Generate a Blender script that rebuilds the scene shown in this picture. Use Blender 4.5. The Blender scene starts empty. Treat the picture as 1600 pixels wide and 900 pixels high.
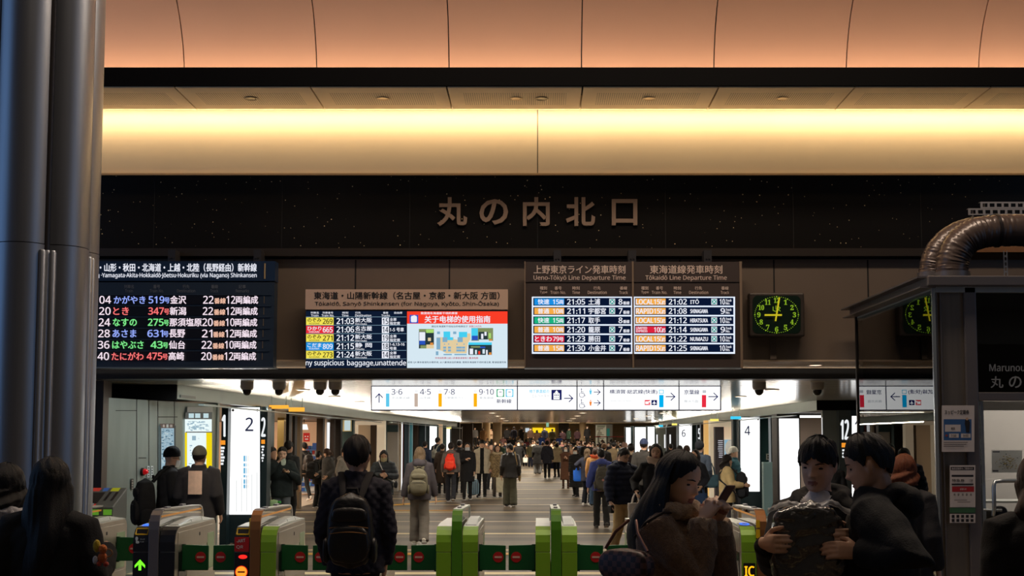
import bpy, math, random, zlib
from math import sin, cos, pi, radians, sqrt, exp, floor as fl
from mathutils import Vector, Matrix, Euler, noise, bvhtree
sc = bpy.context.scene
col = sc.collection
random.seed(7)

# ------------------------------------------------------------------ camera, exposure, world
CAMH, PITCH, HORIZON, VPX, FPX = 1.80, radians(4.2), 686.0, 840.0, 1900.0
FL = FPX * cos(PITCH)
PY = HORIZON - FL * math.tan(PITCH)
cam = bpy.data.cameras.new('camera'); camo = bpy.data.objects.new('camera', cam); col.objects.link(camo)
camo.location = (0, 0, CAMH); camo.rotation_euler = (pi/2 + PITCH, 0, 0)
cam.sensor_width = 36; cam.lens = 36 * FL / 1600
cam.shift_x = -(VPX - 800) / 1600; cam.shift_y = (PY - 450) / 1600
cam.clip_end = 400
sc.camera = camo
sc.view_settings.view_transform = 'Standard'; sc.view_settings.look = 'None'
sc.view_settings.exposure = 0.0; sc.view_settings.gamma = 1.0; sc.view_settings.use_curve_mapping = False
sc.cycles.use_denoising = True
sc.cycles.max_bounces = 7; sc.cycles.sample_clamp_indirect = 4.0
world = bpy.data.worlds.new('night'); sc.world = world; world.use_nodes = True
wb = world.node_tree.nodes['Background']; wb.inputs[0].default_value = (1.0, 0.80, 0.66, 1); wb.inputs[1].default_value = 0.022

def area(name, loc, rot, sx, sy, power, rgb, shape='RECTANGLE', spread=None):
    l = bpy.data.lights.new(name, 'AREA'); l.shape = shape; l.size = sx; l.size_y = sy; l.energy = power; l.color = rgb
    if spread: l.spread = spread
    o = bpy.data.objects.new(name, l); o.location = loc; o.rotation_euler = rot; col.objects.link(o); return o
WARM = (1.0, 0.72, 0.40)
# cove strip behind the perforated soffit (washes the pale wall), uplight strip behind the black fascia, dim dome lamps
area('cove_strip_lamp', (1.5, 13.42, 5.49), (radians(48), 0, 0), 24, 0.05, 112, (1.0, 0.72, 0.40))
area('vault_uplight_lamp', (1.5, 12.74, 5.60), (radians(180 - 26), 0, 0), 24, 0.06, 500, (1.0, 0.63, 0.39))
area('dome_lamp', (-1.0, 3.0, 10.5), (0, 0, 0), 3.0, 3.0, 45, (1.0, 0.80, 0.62))
area('dome_lamp', (1.5, 9.6, 8.8), (radians(-14), 0, 0), 7.0, 0.8, 400, (1.0, 0.80, 0.62))
area('soffit_fill_light', (1.0, 14.80, 2.60), (radians(180), 0, 0), 20, 0.04, 9, (1.0, 0.86, 0.70))  # added strip that brightens the ledge soffit from below, not a fitting of the beam
area('side_fill_light', (-11.0, 6.5, 4.5), (radians(90), 0, radians(-90)), 8.0, 9.0, 125, (0.26, 0.52, 1.0))  # added fill out of view, for blue bands on the steel pillar
area('side_fill_light', (12.0, 3.0, 4.8), (radians(90), 0, radians(90)), 8.0, 9.0, 70, (0.30, 0.56, 1.0))  # matching added fill out of view on the right

def at(u, v, Y):
    """world point seen at photo pixel (u, v) on the vertical plane at distance Y"""
    t = (PY - v) / FL
    dz = Y * (t * cos(PITCH) + sin(PITCH)) / (cos(PITCH) - t * sin(PITCH))
    d = Y * cos(PITCH) + dz * sin(PITCH)
    return Vector(((u - VPX) * d / FL, Y, CAMH + dz))

# ------------------------------------------------------------------ materials
def lin(c):
    return tuple(((x/255)/12.92 if x/255 <= 0.04045 else (((x/255) + 0.055)/1.055)**2.4) for x in c)
MATS = {}
def mat(name, rgb, rough=0.6, metal=0.0, emit=0.0, noise_amt=0.0, noise_scale=6.0, stretch=(1, 1, 1), bump=0.0, bump_scale=40.0, coat=0.0, sheen=0.0, alpha=None, spec=0.5):
    """procedural Principled material, sRGB colour in, optional noise variation and bump"""
    if name in MATS: return MATS[name]
    m = bpy.data.materials.new(name); MATS[name] = m; m.use_nodes = True
    nt = m.node_tree; b = nt.nodes['Principled BSDF']; c = lin(rgb)
    b.inputs['Base Color'].default_value = (*c, 1); b.inputs['Roughness'].default_value = rough; b.inputs['Metallic'].default_value = metal
    b.inputs['Coat Weight'].default_value = coat; b.inputs['Sheen Weight'].default_value = sheen
    b.inputs['Specular IOR Level'].default_value = spec
    if alpha is not None: b.inputs['Alpha'].default_value = alpha
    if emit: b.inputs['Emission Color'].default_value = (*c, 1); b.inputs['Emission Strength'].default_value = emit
    if noise_amt or bump:
        tc = nt.nodes.new('ShaderNodeTexCoord'); mp = nt.nodes.new('ShaderNodeMapping'); mp.inputs['Scale'].default_value = stretch
        nt.links.new(tc.outputs['Object'], mp.inputs[0])
        if noise_amt:
            n = nt.nodes.new('ShaderNodeTexNoise'); n.inputs['Scale'].default_value = noise_scale; n.inputs['Detail'].default_value = 5
            nt.links.new(mp.outputs[0], n.inputs[0])
            r = nt.nodes.new('ShaderNodeValToRGB'); nt.links.new(n.outputs[0], r.inputs[0])
            r.color_ramp.elements[0].position = 0.3; r.color_ramp.elements[1].position = 0.7
            r.color_ramp.elements[0].color = (*[x*(1 - noise_amt) for x in c], 1); r.color_ramp.elements[1].color = (*[min(1, x*(1 + noise_amt)) for x in c], 1)
            nt.links.new(r.outputs[0], b.inputs['Base Color'])
        if bump:
            n2 = nt.nodes.new('ShaderNodeTexNoise'); n2.inputs['Scale'].default_value = bump_scale; n2.inputs['Detail'].default_value = 3
            nt.links.new(mp.outputs[0], n2.inputs[0])
            bp = nt.nodes.new('ShaderNodeBump'); bp.inputs['Strength'].default_value = bump; bp.inputs['Distance'].default_value = 0.01
            nt.links.new(n2.outputs[0], bp.inputs['Height']); nt.links.new(bp.outputs[0], b.inputs['Normal'])
    return m
def glow(name, rgb, strength=1.0):
    """a lit surface: screen, lamp or backlit sign"""
    if name in MATS: return MATS[name]
    m = bpy.data.materials.new(name); MATS[name] = m; m.use_nodes = True; nt = m.node_tree; nt.nodes.clear()
    e = nt.nodes.new('ShaderNodeEmission'); e.inputs[0].default_value = (*lin(rgb), 1); e.inputs[1].default_value = strength
    o = nt.nodes.new('ShaderNodeOutputMaterial'); nt.links.new(e.outputs[0], o.inputs[0]); return m
def glass(name, rgb, rough=0.0, tint=0.85, ior=1.5):
    """thin pane: mostly see-through with a mirror-like surface reflection"""
    if name in MATS: return MATS[name]
    m = bpy.data.materials.new(name); MATS[name] = m; m.use_nodes = True; nt = m.node_tree; nt.nodes.clear()
    t = nt.nodes.new('ShaderNodeBsdfTransparent'); t.inputs[0].default_value = (*[x*tint for x in lin(rgb)], 1)
    g = nt.nodes.new('ShaderNodeBsdfGlossy'); g.inputs['Roughness'].default_value = rough; g.inputs[0].default_value = (1, 1, 1, 1)
    f = nt.nodes.new('ShaderNodeFresnel'); f.inputs[0].default_value = ior
    mx = nt.nodes.new('ShaderNodeMixShader'); o = nt.nodes.new('ShaderNodeOutputMaterial')
    nt.links.new(f.outputs[0], mx.inputs[0]); nt.links.new(t.outputs[0], mx.inputs[1]); nt.links.new(g.outputs[0], mx.inputs[2]); nt.links.new(mx.outputs[0], o.inputs[0])
    return m

# ------------------------------------------------------------------ mesh helpers
class MB:
    """collects shapes; build() links them as ONE mesh object"""
    def __init__(s): s.v = []; s.f = []; s.m = []
    def add(s, vs, fs, m=0):
        b = len(s.v); s.v += [tuple(p) for p in vs]; s.f += [tuple(b + i for i in f) for f in fs]; s.m += [m]*len(fs); return s
    def box(s, lo, hi, m=0, bev=0.0):
        (a, b, c), (d, e, f) = lo, hi
        if bev <= 0:
            return s.add([(a,b,c),(d,b,c),(d,e,c),(a,e,c),(a,b,f),(d,b,f),(d,e,f),(a,e,f)], [(0,3,2,1),(4,5,6,7),(0,1,5,4),(1,2,6,5),(2,3,7,6),(3,0,4,7)], m)
        k = min(bev, (d-a)/2.01, (e-b)/2.01, (f-c)/2.01)
        # chamfered in the XZ outline and on the Y faces
        def ring(y, ins):
            i = ins
            return [(a+k+i,y,c+i),(d-k-i,y,c+i),(d-i,y,c+k+i),(d-i,y,f-k-i),(d-k-i,y,f-i),(a+k+i,y,f-i),(a+i,y,f-k-i),(a+i,y,c+k+i)]
        rs = [ring(b, k*0.6), ring(b+k*0.6, 0), ring(e-k*0.6, 0), ring(e, k*0.6)]
        return s.rings(rs, m)
    def rings(s, rs, m=0, cap=True, closed=True):
        n = len(rs[0]); vs = [p for r in rs for p in r]; fs = []
        for i in range(len(rs)-1):
            for j in range(n if closed else n-1):
                k = (j+1) % n; fs.append((i*n+j, i*n+k, (i+1)*n+k, (i+1)*n+j))
        if cap and closed: fs.append(tuple(range(n-1, -1, -1))); fs.append(tuple((len(rs)-1)*n + j for j in range(n)))
        return s.add(vs, fs, m)
    def prism(s, poly, lo, hi, axis='x', m=0):
        """polygon extruded along an axis; poly holds the two other coordinates"""
        def P(p, t):
            return (t, p[0], p[1]) if axis == 'x' else (p[0], t, p[1]) if axis == 'y' else (p[0], p[1], t)
        return s.rings([[P(p, lo) for p in poly], [P(p, hi) for p in poly]], m)
    def quad(s, a, b, c, d, m=0): return s.add([a, b, c, d], [(0, 1, 2, 3)], m)
    def tube(s, pts, r, n=8, m=0, flat=1.0, ref=None):
        """tapering tube along points; r is a number or a list"""
        pts = [Vector(p) for p in pts]; rs = r if isinstance(r, (list, tuple)) else [r]*len(pts); out = []; u = None
        for i, p in enumerate(pts):
            t = (pts[min(i+1, len(pts)-1)] - pts[max(i-1, 0)])
            if t.length < 1e-9: t = Vector((0, 0, 1))
            t.normalize()
            if u is None:
                rf = Vector(ref) if ref else (Vector((0, 1, 0)) if abs(t.y) < 0.9 else Vector((1, 0, 0)))
                u = (rf - t*rf.dot(t)).normalized()
            else: u = (u - t*u.dot(t)).normalized()
            w = t.cross(u)
            out.append([p + (u*cos(2*pi*k/n)*flat + w*sin(2*pi*k/n))*rs[i] for k in range(n)])
        return s.rings(out, m)
    def lathe(s, prof, c=(0, 0, 0), n=16, m=0, axis='z'):
        out = []
        for r, h in prof:
            ring = []
            for k in range(n):
                a = 2*pi*k/n; x, y = r*cos(a), r*sin(a)
                q = (x, y, h) if axis == 'z' else (x, h, -y) if axis == 'y' else (h, x, y)
                ring.append((c[0]+q[0], c[1]+q[1], c[2]+q[2]))
            out.append(ring)
        return s.rings(out, m)
    def ell(s, c, r, n=12, k=8, m=0, M=None):
        c = Vector(c); rs = []
        for i in range(1, k):
            t = pi*i/k
            ring = [Vector((r[0]*sin(t)*cos(2*pi*j/n), r[1]*sin(t)*sin(2*pi*j/n), -r[2]*cos(t))) for j in range(n)]
            rs.append([c + (M @ q if M else q) for q in ring])
        lo = Vector((0, 0, -r[2])); hi = Vector((0, 0, r[2]))
        b = len(s.v); s.rings(rs, m, cap=False)
        s.v += [tuple(c + (M @ lo if M else lo)), tuple(c + (M @ hi if M else hi))]; a = len(s.v) - 2; e = len(s.v) - 1; L = b + (k-2)*n
        for j in range(n):
            s.f.append((a, b+(j+1) % n, b+j)); s.m.append(m); s.f.append((e, L+j, L+(j+1) % n)); s.m.append(m)
        return s
    def mesh(s, name, mats, smooth=False):
        me = bpy.data.meshes.new(name); me.from_pydata(s.v, [], s.f)
        for m in (mats if isinstance(mats, (list, tuple)) else [mats]): me.materials.append(m)
        me.polygons.foreach_set('material_index', s.m)
        if smooth: me.polygons.foreach_set('use_smooth', [True]*len(s.f))
        me.update()
        if smooth: me.set_sharp_from_angle(angle=radians(48))
        return me
    def build(s, name, mats, parent=None, smooth=False, bevel=0.0, smooth_angle=None):
        o = bpy.data.objects.new(name, s.mesh(name, mats, smooth)); col.objects.link(o)
        if parent: o.parent = parent
        if bevel:
            b = o.modifiers.new('edge', 'BEVEL'); b.width = bevel; b.segments = 2; b.limit_method = 'ANGLE'
        return o
def tag(o, label, cat, group=None):
    o['label'] = label; o['category'] = cat
    if group: o['group'] = group
    return o
def struct(o): o['kind'] = 'structure'; return o
def thing(name, label, cat, loc=(0, 0, 0), rz=0.0, group=None):
    o = bpy.data.objects.new(name, None); col.objects.link(o); o.location = loc; o.rotation_euler = (0, 0, rz); o.empty_display_size = 0.2
    return tag(o, label, cat, group)
def copy_tree(o, parent=None):
    c = o.copy(); col.objects.link(c)
    if parent: c.parent = parent
    for ch in list(o.children): copy_tree(ch, c)
    return c

# ------------------------------------------------------------------ lettering
_tx = {}
def humanist(t, serif=False):
    """Latin letters and digits in the plain humanist sans of the station signs (serif digits for the clock)"""
    out = ''
    for ch in t:
        c = ord(ch)
        out += chr((0x1D7CE if serif else 0x1D7E2) + c - 48) if 48 <= c <= 57 else chr(0x1D5A0 + c - 65) if 65 <= c <= 90 else chr(0x1D5BA + c - 97) if 97 <= c <= 122 else ch
    return out
def glyphs(body, bold):
    k = (body, bold)
    if k not in _tx:
        cu = bpy.data.curves.new('t', 'FONT'); cu.body = body; cu.size = 1; cu.offset = bold; cu.resolution_u = 3
        o = bpy.data.objects.new('t', cu); col.objects.link(o); bpy.context.view_layer.update()
        me = bpy.data.meshes.new_from_object(o.evaluated_get(bpy.context.evaluated_depsgraph_get()))
        vs = [v.co.copy() for v in me.vertices]; fs = [tuple(p.vertices) for p in me.polygons]
        bpy.data.objects.remove(o); bpy.data.curves.remove(cu); bpy.data.meshes.remove(me); _tx[k] = (vs, fs)
    return _tx[k]
def write(mb, body, O, U, V, w, h, m=0, bold=0.012, depth=0.0, serif=False):
    """fits the lettering to a w x h rectangle with lower left corner O and axes U, V"""
    vs, fs = glyphs(humanist(body, serif), bold if depth else 0.0)
    if not vs: return
    x0 = min(v.x for v in vs); x1 = max(v.x for v in vs); y0 = min(v.y for v in vs); y1 = max(v.y for v in vs)
    O, U, V = Vector(O), Vector(U).normalized(), Vector(V).normalized()
    kx = w/max(x1 - x0, 1e-6); ky = h/max(y1 - y0, 1e-6)
    P = [O + U*((v.x - x0)*kx) + V*((v.y - y0)*ky) for v in vs]
    mb.add(P, fs, m)
    if bold and not depth:      # heavier stroke: the same outline laid again, shifted by part of a stroke
        s_ = min(bold*1.1*(kx + ky)/2, (0.035 if body.isascii() else 0.026)*h); N = U.cross(V)*0.00006
        for i, (a, b_) in enumerate(((s_, 0), (-s_, 0), (0, s_*0.7), (0, -s_*0.7))): mb.add([p + U*a + V*b_ + N*(i + 1) for p in P], fs, m)
    if depth:
        N = U.cross(V)*-depth; b = len(P)
        cnt = {}
        for f in fs:
            for i in range(len(f)): e = (f[i], f[(i+1) % len(f)]); cnt[e] = 1
        side = [(e[1], e[0], e[0]+b, e[1]+b) for e in cnt if (e[1], e[0]) not in cnt]
        mb.add(P + [p + N for p in P], side, m)
class Face:
    """a flat face standing at distance Y (towards the camera side); rectangles and text given by where they are read in the photo"""
    def __init__(s, Y): s.Y = Y; s.mb = MB(); s.k = 0
    def rect(s, u0, v0, u1, v1, m=0, lift=None):
        s.k += 1; Y = s.Y - (lift if lift is not None else 0.0002*s.k)
        s.mb.quad(at(u0, v1, Y), at(u1, v1, Y), at(u1, v0, Y), at(u0, v0, Y), m); return s
    def poly(s, pts, m=0, lift=None):
        s.k += 1; Y = s.Y - (lift if lift is not None else 0.0002*s.k)
        s.mb.add([at(u, v, Y) for u, v in pts], [tuple(range(len(pts)))], m); return s
    def disc(s, u, v, r, m=0, n=20, ry=None):
        return s.poly([(u + r*cos(2*pi*i/n), v - (ry or r)*sin(2*pi*i/n)) for i in range(n)], m)
    def text(s, body, u0, v0, u1, v1, m=0, bold=0.012, lift=None, serif=False):
        s.k += 2; Y = s.Y - (lift if lift is not None else 0.0002*s.k); a = at(u0, v1, Y); b = at(u1, v1, Y); c = at(u0, v0, Y)
        write(s.mb, body, a, b - a, c - a, (b - a).length, (c - a).length, m, bold, 0.0, serif); return s
    def line(s, pts, r, m=0):
        """polyline of half width r photo pixels"""
        for (x0, y0), (x1, y1) in zip(pts, pts[1:]):
            d = Vector((x1-x0, y1-y0)); d.normalize(); n = Vector((-d.y, d.x))*r; e = d*r
            s.poly([(x0-e.x+n.x, y0-e.y+n.y), (x1+e.x+n.x, y1+e.y+n.y), (x1+e.x-n.x, y1+e.y-n.y), (x0-e.x-n.x, y0-e.y-n.y)], m)
        return s
    def arrow(s, u, v, size, ang, m=0, r=1.0):
        """arrow whose tip points along ang (0 = right, 90 = up)"""
        c, t = cos(radians(ang)), sin(radians(ang)); R = lambda x, y: (u + (x*c - y*t)*size, v - (x*t + y*c)*size)
        s.line([R(-1, 0), R(1, 0)], r, m); s.line([R(0.15, 0.8), R(1, 0), R(0.15, -0.8)], r, m); return s
    def build(s, name, mats, parent=None): return s.mb.build(name, mats, parent)

# ================================================================== THE SETTING
def nodes_of(name, rough=0.5, metal=0.0):
    m = bpy.data.materials.new(name); m.use_nodes = True; nt = m.node_tree; b = nt.nodes['Principled BSDF']
    b.inputs['Roughness'].default_value = rough; b.inputs['Metallic'].default_value = metal
    N = lambda t, **k: (lambda n: [setattr(n, a, v) for a, v in k.items()] and n or n)(nt.nodes.new(t))
    return m, nt, b, N, nt.links.new
def ramp(N, stops, interp='LINEAR'):
    r = N('ShaderNodeValToRGB'); cr = r.color_ramp; cr.interpolation = interp
    while len(cr.elements) < len(stops): cr.elements.new(0.5)
    for e, (p, c) in zip(cr.elements, stops): e.position = p; e.color = (*lin(c), 1)
    return r
def math_(N, L, op, a, b=None):
    n = N('ShaderNodeMath', operation=op)
    for i, x in enumerate((a, b)):
        if x is None: continue
        if isinstance(x, (int, float)): n.inputs[i].default_value = x
        else: L(x, n.inputs[i])
    return n.outputs[0]
# floor: polished stone laid in broad bands across the concourse, pale border lines every 6.8 m
m, nt, b, N, L = nodes_of('polished_stone_floor', 0.40)
tc = N('ShaderNodeTexCoord'); sx = N('ShaderNodeSeparateXYZ'); L(tc.outputs['Object'], sx.inputs[0])
ph = math_(N, L, 'FRACT', math_(N, L, 'DIVIDE', math_(N, L, 'ADD', sx.outputs[1], -30.05 + 68.5), 6.85))
band = ramp(N, [(0, (250, 228, 176)), (0.035, (250, 228, 176)), (0.04, (76, 64, 53)), (0.17, (76, 64, 53)), (0.175, (110, 96, 78)), (0.33, (110, 96, 78)), (0.335, (62, 52, 43)), (0.50, (62, 52, 43)), (0.505, (206, 184, 144)), (0.53, (206, 184, 144)), (0.535, (70, 60, 50)), (0.64, (70, 60, 50)), (0.645, (98, 85, 69)), (0.77, (98, 85, 69)), (0.775, (70, 60, 50)), (0.88, (70, 60, 50)), (0.885, (114, 98, 78)), (0.96, (114, 98, 78)), (0.965, (66, 57, 48))], 'CONSTANT')
L(ph, band.inputs[0])
mp = N('ShaderNodeMapping'); mp.inputs['Scale'].default_value = (0.12, 2.2, 1); L(tc.outputs['Object'], mp.inputs[0])
nz = N('ShaderNodeTexNoise'); nz.inputs['Scale'].default_value = 1.6; nz.inputs['Detail'].default_value = 6; L(mp.outputs[0], nz.inputs[0])
nr = ramp(N, [(0.3, (150, 150, 150)), (0.7, (255, 255, 255))]); L(nz.outputs[0], nr.inputs[0])
mx = N('ShaderNodeMix', data_type='RGBA', blend_type='MULTIPLY'); mx.inputs[0].default_value = 0.55; L(band.outputs[0], mx.inputs[6]); L(nr.outputs[0], mx.inputs[7])
bk = N('ShaderNodeTexBrick'); bk.inputs['Scale'].default_value = 1.0; bk.inputs['Brick Width'].default_value = 1.2; bk.inputs['Row Height'].default_value = 0.6; bk.inputs['Mortar Size'].default_value = 0.006
bk.inputs['Color1'].default_value = bk.inputs['Color2'].default_value = (1, 1, 1, 1); bk.inputs['Mortar'].default_value = (0.55, 0.5, 0.45, 1); L(tc.outputs['Object'], bk.inputs[0])
mx2 = N('ShaderNodeMix', data_type='RGBA', blend_type='MULTIPLY'); mx2.inputs[0].default_value = 1.0; L(mx.outputs[2], mx2.inputs[6]); L(bk.outputs[0], mx2.inputs[7])
L(mx2.outputs[2], b.inputs['Base Color']); b.inputs['Specular IOR Level'].default_value = 0.28
FLOOR = m
struct(MB().box((-14, -3, -0.2), (14, 88, 0)).build('floor', FLOOR))

# granite band, near black with tiny glinting flakes
m, nt, b, N, L = nodes_of('black_granite', 0.30)
tc = N('ShaderNodeTexCoord'); vo = N('ShaderNodeTexVoronoi'); vo.inputs['Scale'].default_value = 15; L(tc.outputs['Object'], vo.inputs[0])
n2 = N('ShaderNodeTexNoise'); n2.inputs['Scale'].default_value = 2.0; L(tc.outputs['Object'], n2.inputs[0])
thr = math_(N, L, 'MULTIPLY', n2.outputs[0], 0.15)
fk = math_(N, L, 'LESS_THAN', vo.outputs['Distance'], thr)
mxg = N('ShaderNodeMix', data_type='RGBA'); L(fk, mxg.inputs[0]); mxg.inputs[6].default_value = (*lin((22, 20, 19)), 1); mxg.inputs[7].default_value = (*lin((225, 200, 150)), 1)
L(mxg.outputs[2], b.inputs['Base Color']); b.inputs['Specular IOR Level'].default_value = 0.25
GRANITE = m
M_palewall = mat('pale_cove_wall', (224, 208, 182), 0.55, noise_amt=0.04, noise_scale=0.7)
M_vault = mat('vault_plaster', (232, 196, 172), 0.6, noise_amt=0.03, noise_scale=0.8)
M_black = mat('black_fascia', (14, 13, 13), 0.8, spec=0.1)
M_dark = mat('dark_bronze', (42, 38, 36), 0.45, 0.2)
M_brownpanel = mat('taupe_metal_panel', (112, 97, 84), 0.5, 0.0, noise_amt=0.05, noise_scale=1.5)
M_joint = mat('dark_joint', (18, 15, 13), 0.7)
M_beam = mat('blue_black_beam', (30, 34, 40), 0.35, 0.3)

YW = 13.60
def zat(v, Y): return at(800, v, Y).z
def xat(u, v, Y): return at(u, v, Y).x
zs0 = zat(137, 12.60)      # soffit underside
# lit wall, granite band, ledge, taupe wall, lower ledge
XL, XR = -9.0, 11.0
struct(MB().box((XL, YW, zat(272, YW)), (XR, YW + 0.3, 6.2)).build('wall_cove', M_palewall))
struct(MB().box((XL, YW - 0.035, zat(274.5, YW)), (XR, YW, zat(271.5, YW))).build('trim_1', mat('cove_lip', (190, 160, 120), 0.5)))
struct(MB().box((XL, YW + 0.01, zat(390, YW)), (XR, YW + 0.3, zat(272, YW))).build('wall_granite', GRANITE))
struct(MB().box((-0.004, YW - 0.002, zat(272, YW)), (0.004, YW, zs0 + 0.3)).build('wall_joint', M_joint))
for k in range(-6, 7):      # granite slab joints
    struct(MB().box((k*1.45 - 0.003, YW + 0.008, zat(390, YW)), (k*1.45 + 0.003, YW + 0.011, zat(274, YW))).build('wall_joint', M_joint))
struct(MB().box((XL, YW - 0.10, zat(402, YW)), (XR, YW + 0.3, zat(390, YW))).build('trim_2', mat('ledge_metal', (60, 52, 46), 0.4, 0.4)))
struct(MB().box((XL, YW + 0.02, zat(406, YW)), (XR, YW + 0.3, zat(402, YW))).build('trim_3', M_joint))
zb = zat(562, YW)
struct(MB().box((XL, YW, zb), (XR, YW + 0.3, zat(405, YW))).build('wall_upper', M_brownpanel))
for u in (365, 555, 702, 850, 1063, 1210, 1357, 1504):
    x = xat(u, 480, YW); struct(MB().box((x - 0.008, YW - 0.003, zb), (x + 0.008, YW, zat(406, YW))).build('wall_joint', M_joint))
# the lower ledge: soffit between the taupe wall and the recessed beam, then the beam over the opening
YB = 14.92
struct(MB().box((XL, YW, zb - 0.02), (XR, YB, zb)).build('ceiling_ledge', mat('ledge_soffit', (196, 172, 146), 0.45)))
zbm = zat(592, YB)
struct(MB().box((XL, YB, zbm), (XR, YB + 0.35, zb + 0.1)).build('beam', M_beam))
# perforated soffit panels over the cove
m, nt, b, N, L = nodes_of('perforated_panel', 0.5)
tc = N('ShaderNodeTexCoord'); s3 = N('ShaderNodeSeparateXYZ'); L(tc.outputs['Object'], s3.inputs[0])
def cell(o): return math_(N, L, 'SUBTRACT', math_(N, L, 'FRACT', math_(N, L, 'DIVIDE', o, 0.0235)), 0.5)
cx, cy = cell(s3.outputs[0]), cell(s3.outputs[1])
r2 = math_(N, L, 'ADD', math_(N, L, 'MULTIPLY', cx, cx), math_(N, L, 'MULTIPLY', cy, cy))
inx = math_(N, L, 'LESS_THAN', math_(N, L, 'ABSOLUTE', s3.outputs[0]), 0.555); iny = math_(N, L, 'LESS_THAN', math_(N, L, 'ABSOLUTE', s3.outputs[1]), 0.235)
hole = math_(N, L, 'MULTIPLY', math_(N, L, 'LESS_THAN', r2, 0.075), math_(N, L, 'MULTIPLY', inx, iny))
mxh = N('ShaderNodeMix', data_type='RGBA'); L(hole, mxh.inputs[0]); mxh.inputs[6].default_value = (*lin((236, 220, 194)), 1); mxh.inputs[7].default_value = (*lin((50, 36, 24)), 1)
L(mxh.outputs[2], b.inputs['Base Color'])
PERF = m
PW = 1.44; JX = 0.477
for k in range(-7, 6):
    xc = JX + PW*(k + 0.5)
    o = struct(MB().box((-PW/2 + 0.009, -0.43, 0), (PW/2 - 0.009, 0.43, 0.04)).build('ceiling_panel', PERF)); o.location = (xc, 13.03, zs0)
# black fascia in front of the soffit, shelf behind it, vault above
zf1 = zat(107, 12.60)
struct(MB().box((XL, 12.56, zs0 + 0.012), (XR, 12.62, zf1)).build('trim_4', M_black))
struct(MB().box((XL, 12.62, zs0 + 0.06), (XR, 13.10, zs0 + 0.10)).build('ceiling_shelf', M_black))
R, y0 = 1.20, 12.95
arc = [(y0 - R*(1 - cos(a)), zs0 + 0.10 + R*sin(a)) for a in [radians(90)*i/28 for i in range(29)]]
for k in range(-7, 6):
    x0 = JX + PW*k
    o = MB(); rs = [[(x0 + 0.006, y, z), (x0 + PW - 0.006, y, z), (x0 + PW - 0.006, y + 0.03, z + 0.02), (x0 + 0.006, y + 0.03, z + 0.02)] for y, z in arc]
    struct(o.rings(rs).build('ceiling_vault_panel', M_vault, smooth=False))
vb = MB(); vb.rings([[(XL, y + 0.04, z + 0.03), (XR, y + 0.04, z + 0.03), (XR, y + 0.2, z + 0.1), (XL, y + 0.2, z + 0.1)] for y, z in arc]); struct(vb.build('ceiling_vault_backing', M_joint))
# soffit downlights and a detector, set in the perforated panels
def soffit_fitting(u, v, Y, label, dark=False):
    p = at(u, v, Y); t = thing('ceiling_downlight', label, 'downlight', (p.x, Y, zs0), 0, 'fittings in the perforated soffit panels')
    MB().lathe([(0.03, 0.0), (0.062, -0.003), (0.074, -0.006), (0.066, -0.009), (0.05, -0.006), (0.045, 0.0)], n=24).build('trim_ring', mat('soffit_ring', (226, 204, 170), 0.4) if not dark else mat('soffit_ring_dark', (80, 62, 46), 0.4), t, True)
    MB().lathe([(0.0, -0.004), (0.046, -0.006), (0.046, 0.0)], n=20).build('reflector', mat('soffit_reflector', (190, 160, 122), 0.3, 0.3) if not dark else mat('soffit_reflector_dark', (40, 30, 22), 0.3, 0.5), t, True)
labs = ['dark round fitting in the perforated panel second from the big steel pillar', 'round downlight in the third perforated panel from the pillar', 'round downlight left of the dark fitting in the middle perforated panel', 'dark round fitting beside the downlight of the middle perforated panel', 'round downlight in the perforated panel right of the middle one', 'round downlight in the perforated panel above the clock side']
for (u, d), lb in zip(((392, True), (598, False), (806, False), (846, True), (1014, False), (1222, False)), labs): soffit_fitting(u, 162, 13.0, lb, d)

# ------------------------------------------------------------------ the concourse beyond the opening
ZC = 1.80 + 85/112.5; ZF = 2.36
m, nt, b, N, L = nodes_of('mirror_metal_ceiling', 0.15, 0.12)
tc = N('ShaderNodeTexCoord'); wv = N('ShaderNodeTexWave', wave_type='BANDS', bands_direction='Y'); wv.inputs['Scale'].default_value = 1.05; wv.inputs['Distortion'].default_value = 0.0
L(tc.outputs['Object'], wv.inputs[0]); cr = ramp(N, [(0.0, (90, 84, 76)), (0.06, (226, 222, 212)), (1.0, (234, 230, 220))]); L(wv.outputs[0], cr.inputs[0]); L(cr.outputs[0], b.inputs['Base Color'])
struct(MB().box((-9, YB + 0.35, ZC), (9, 56, ZC + 0.2)).build('ceiling', m))
M_fascia = mat('steel_fascia', (126, 138, 132), 0.30, 0.6, noise_amt=0.08, noise_scale=1.2)
M_steel = mat('grey_steel_wall', (124, 134, 127), 0.42, 0.35, noise_amt=0.10, noise_scale=1.6, stretch=(3, 3, 0.5))
M_teal = mat('teal_grey_steel', (74, 98, 102), 0.35, 0.5)
M_tealdark = mat('dark_teal', (40, 58, 65), 0.35, 0.3)
M_brown = mat('brown_bronze', (70, 56, 44), 0.4, 0.4, noise_amt=0.1, noise_scale=3, stretch=(4, 4, 0.4))
def wall_run(name, pts, z0, z1, m, th=0.15, side=1):
    """vertical slab following plan points, thickened to the outside"""
    mb = MB(); fr = []
    for i, p in enumerate(pts):
        a = Vector(pts[max(i-1, 0)]); c = Vector(pts[min(i+1, len(pts)-1)]); d = (c - a).normalized(); n = Vector((-d.y, d.x))*side*th
        fr.append([(p[0], p[1], z0), (p[0]+n.x, p[1]+n.y, z0), (p[0]+n.x, p[1]+n.y, z1), (p[0], p[1], z1)])
    return struct(mb.rings(fr).build(name, m))
left_fascia = [(-5.02, 16.9), (-4.97, 19.0), (-4.85, 21.7), (-4.72, 34.3), (-3.7, 56)]
wall_run('wall_left_fascia', left_fascia, ZF, ZC, M_fascia, 0.12, 1)
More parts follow.
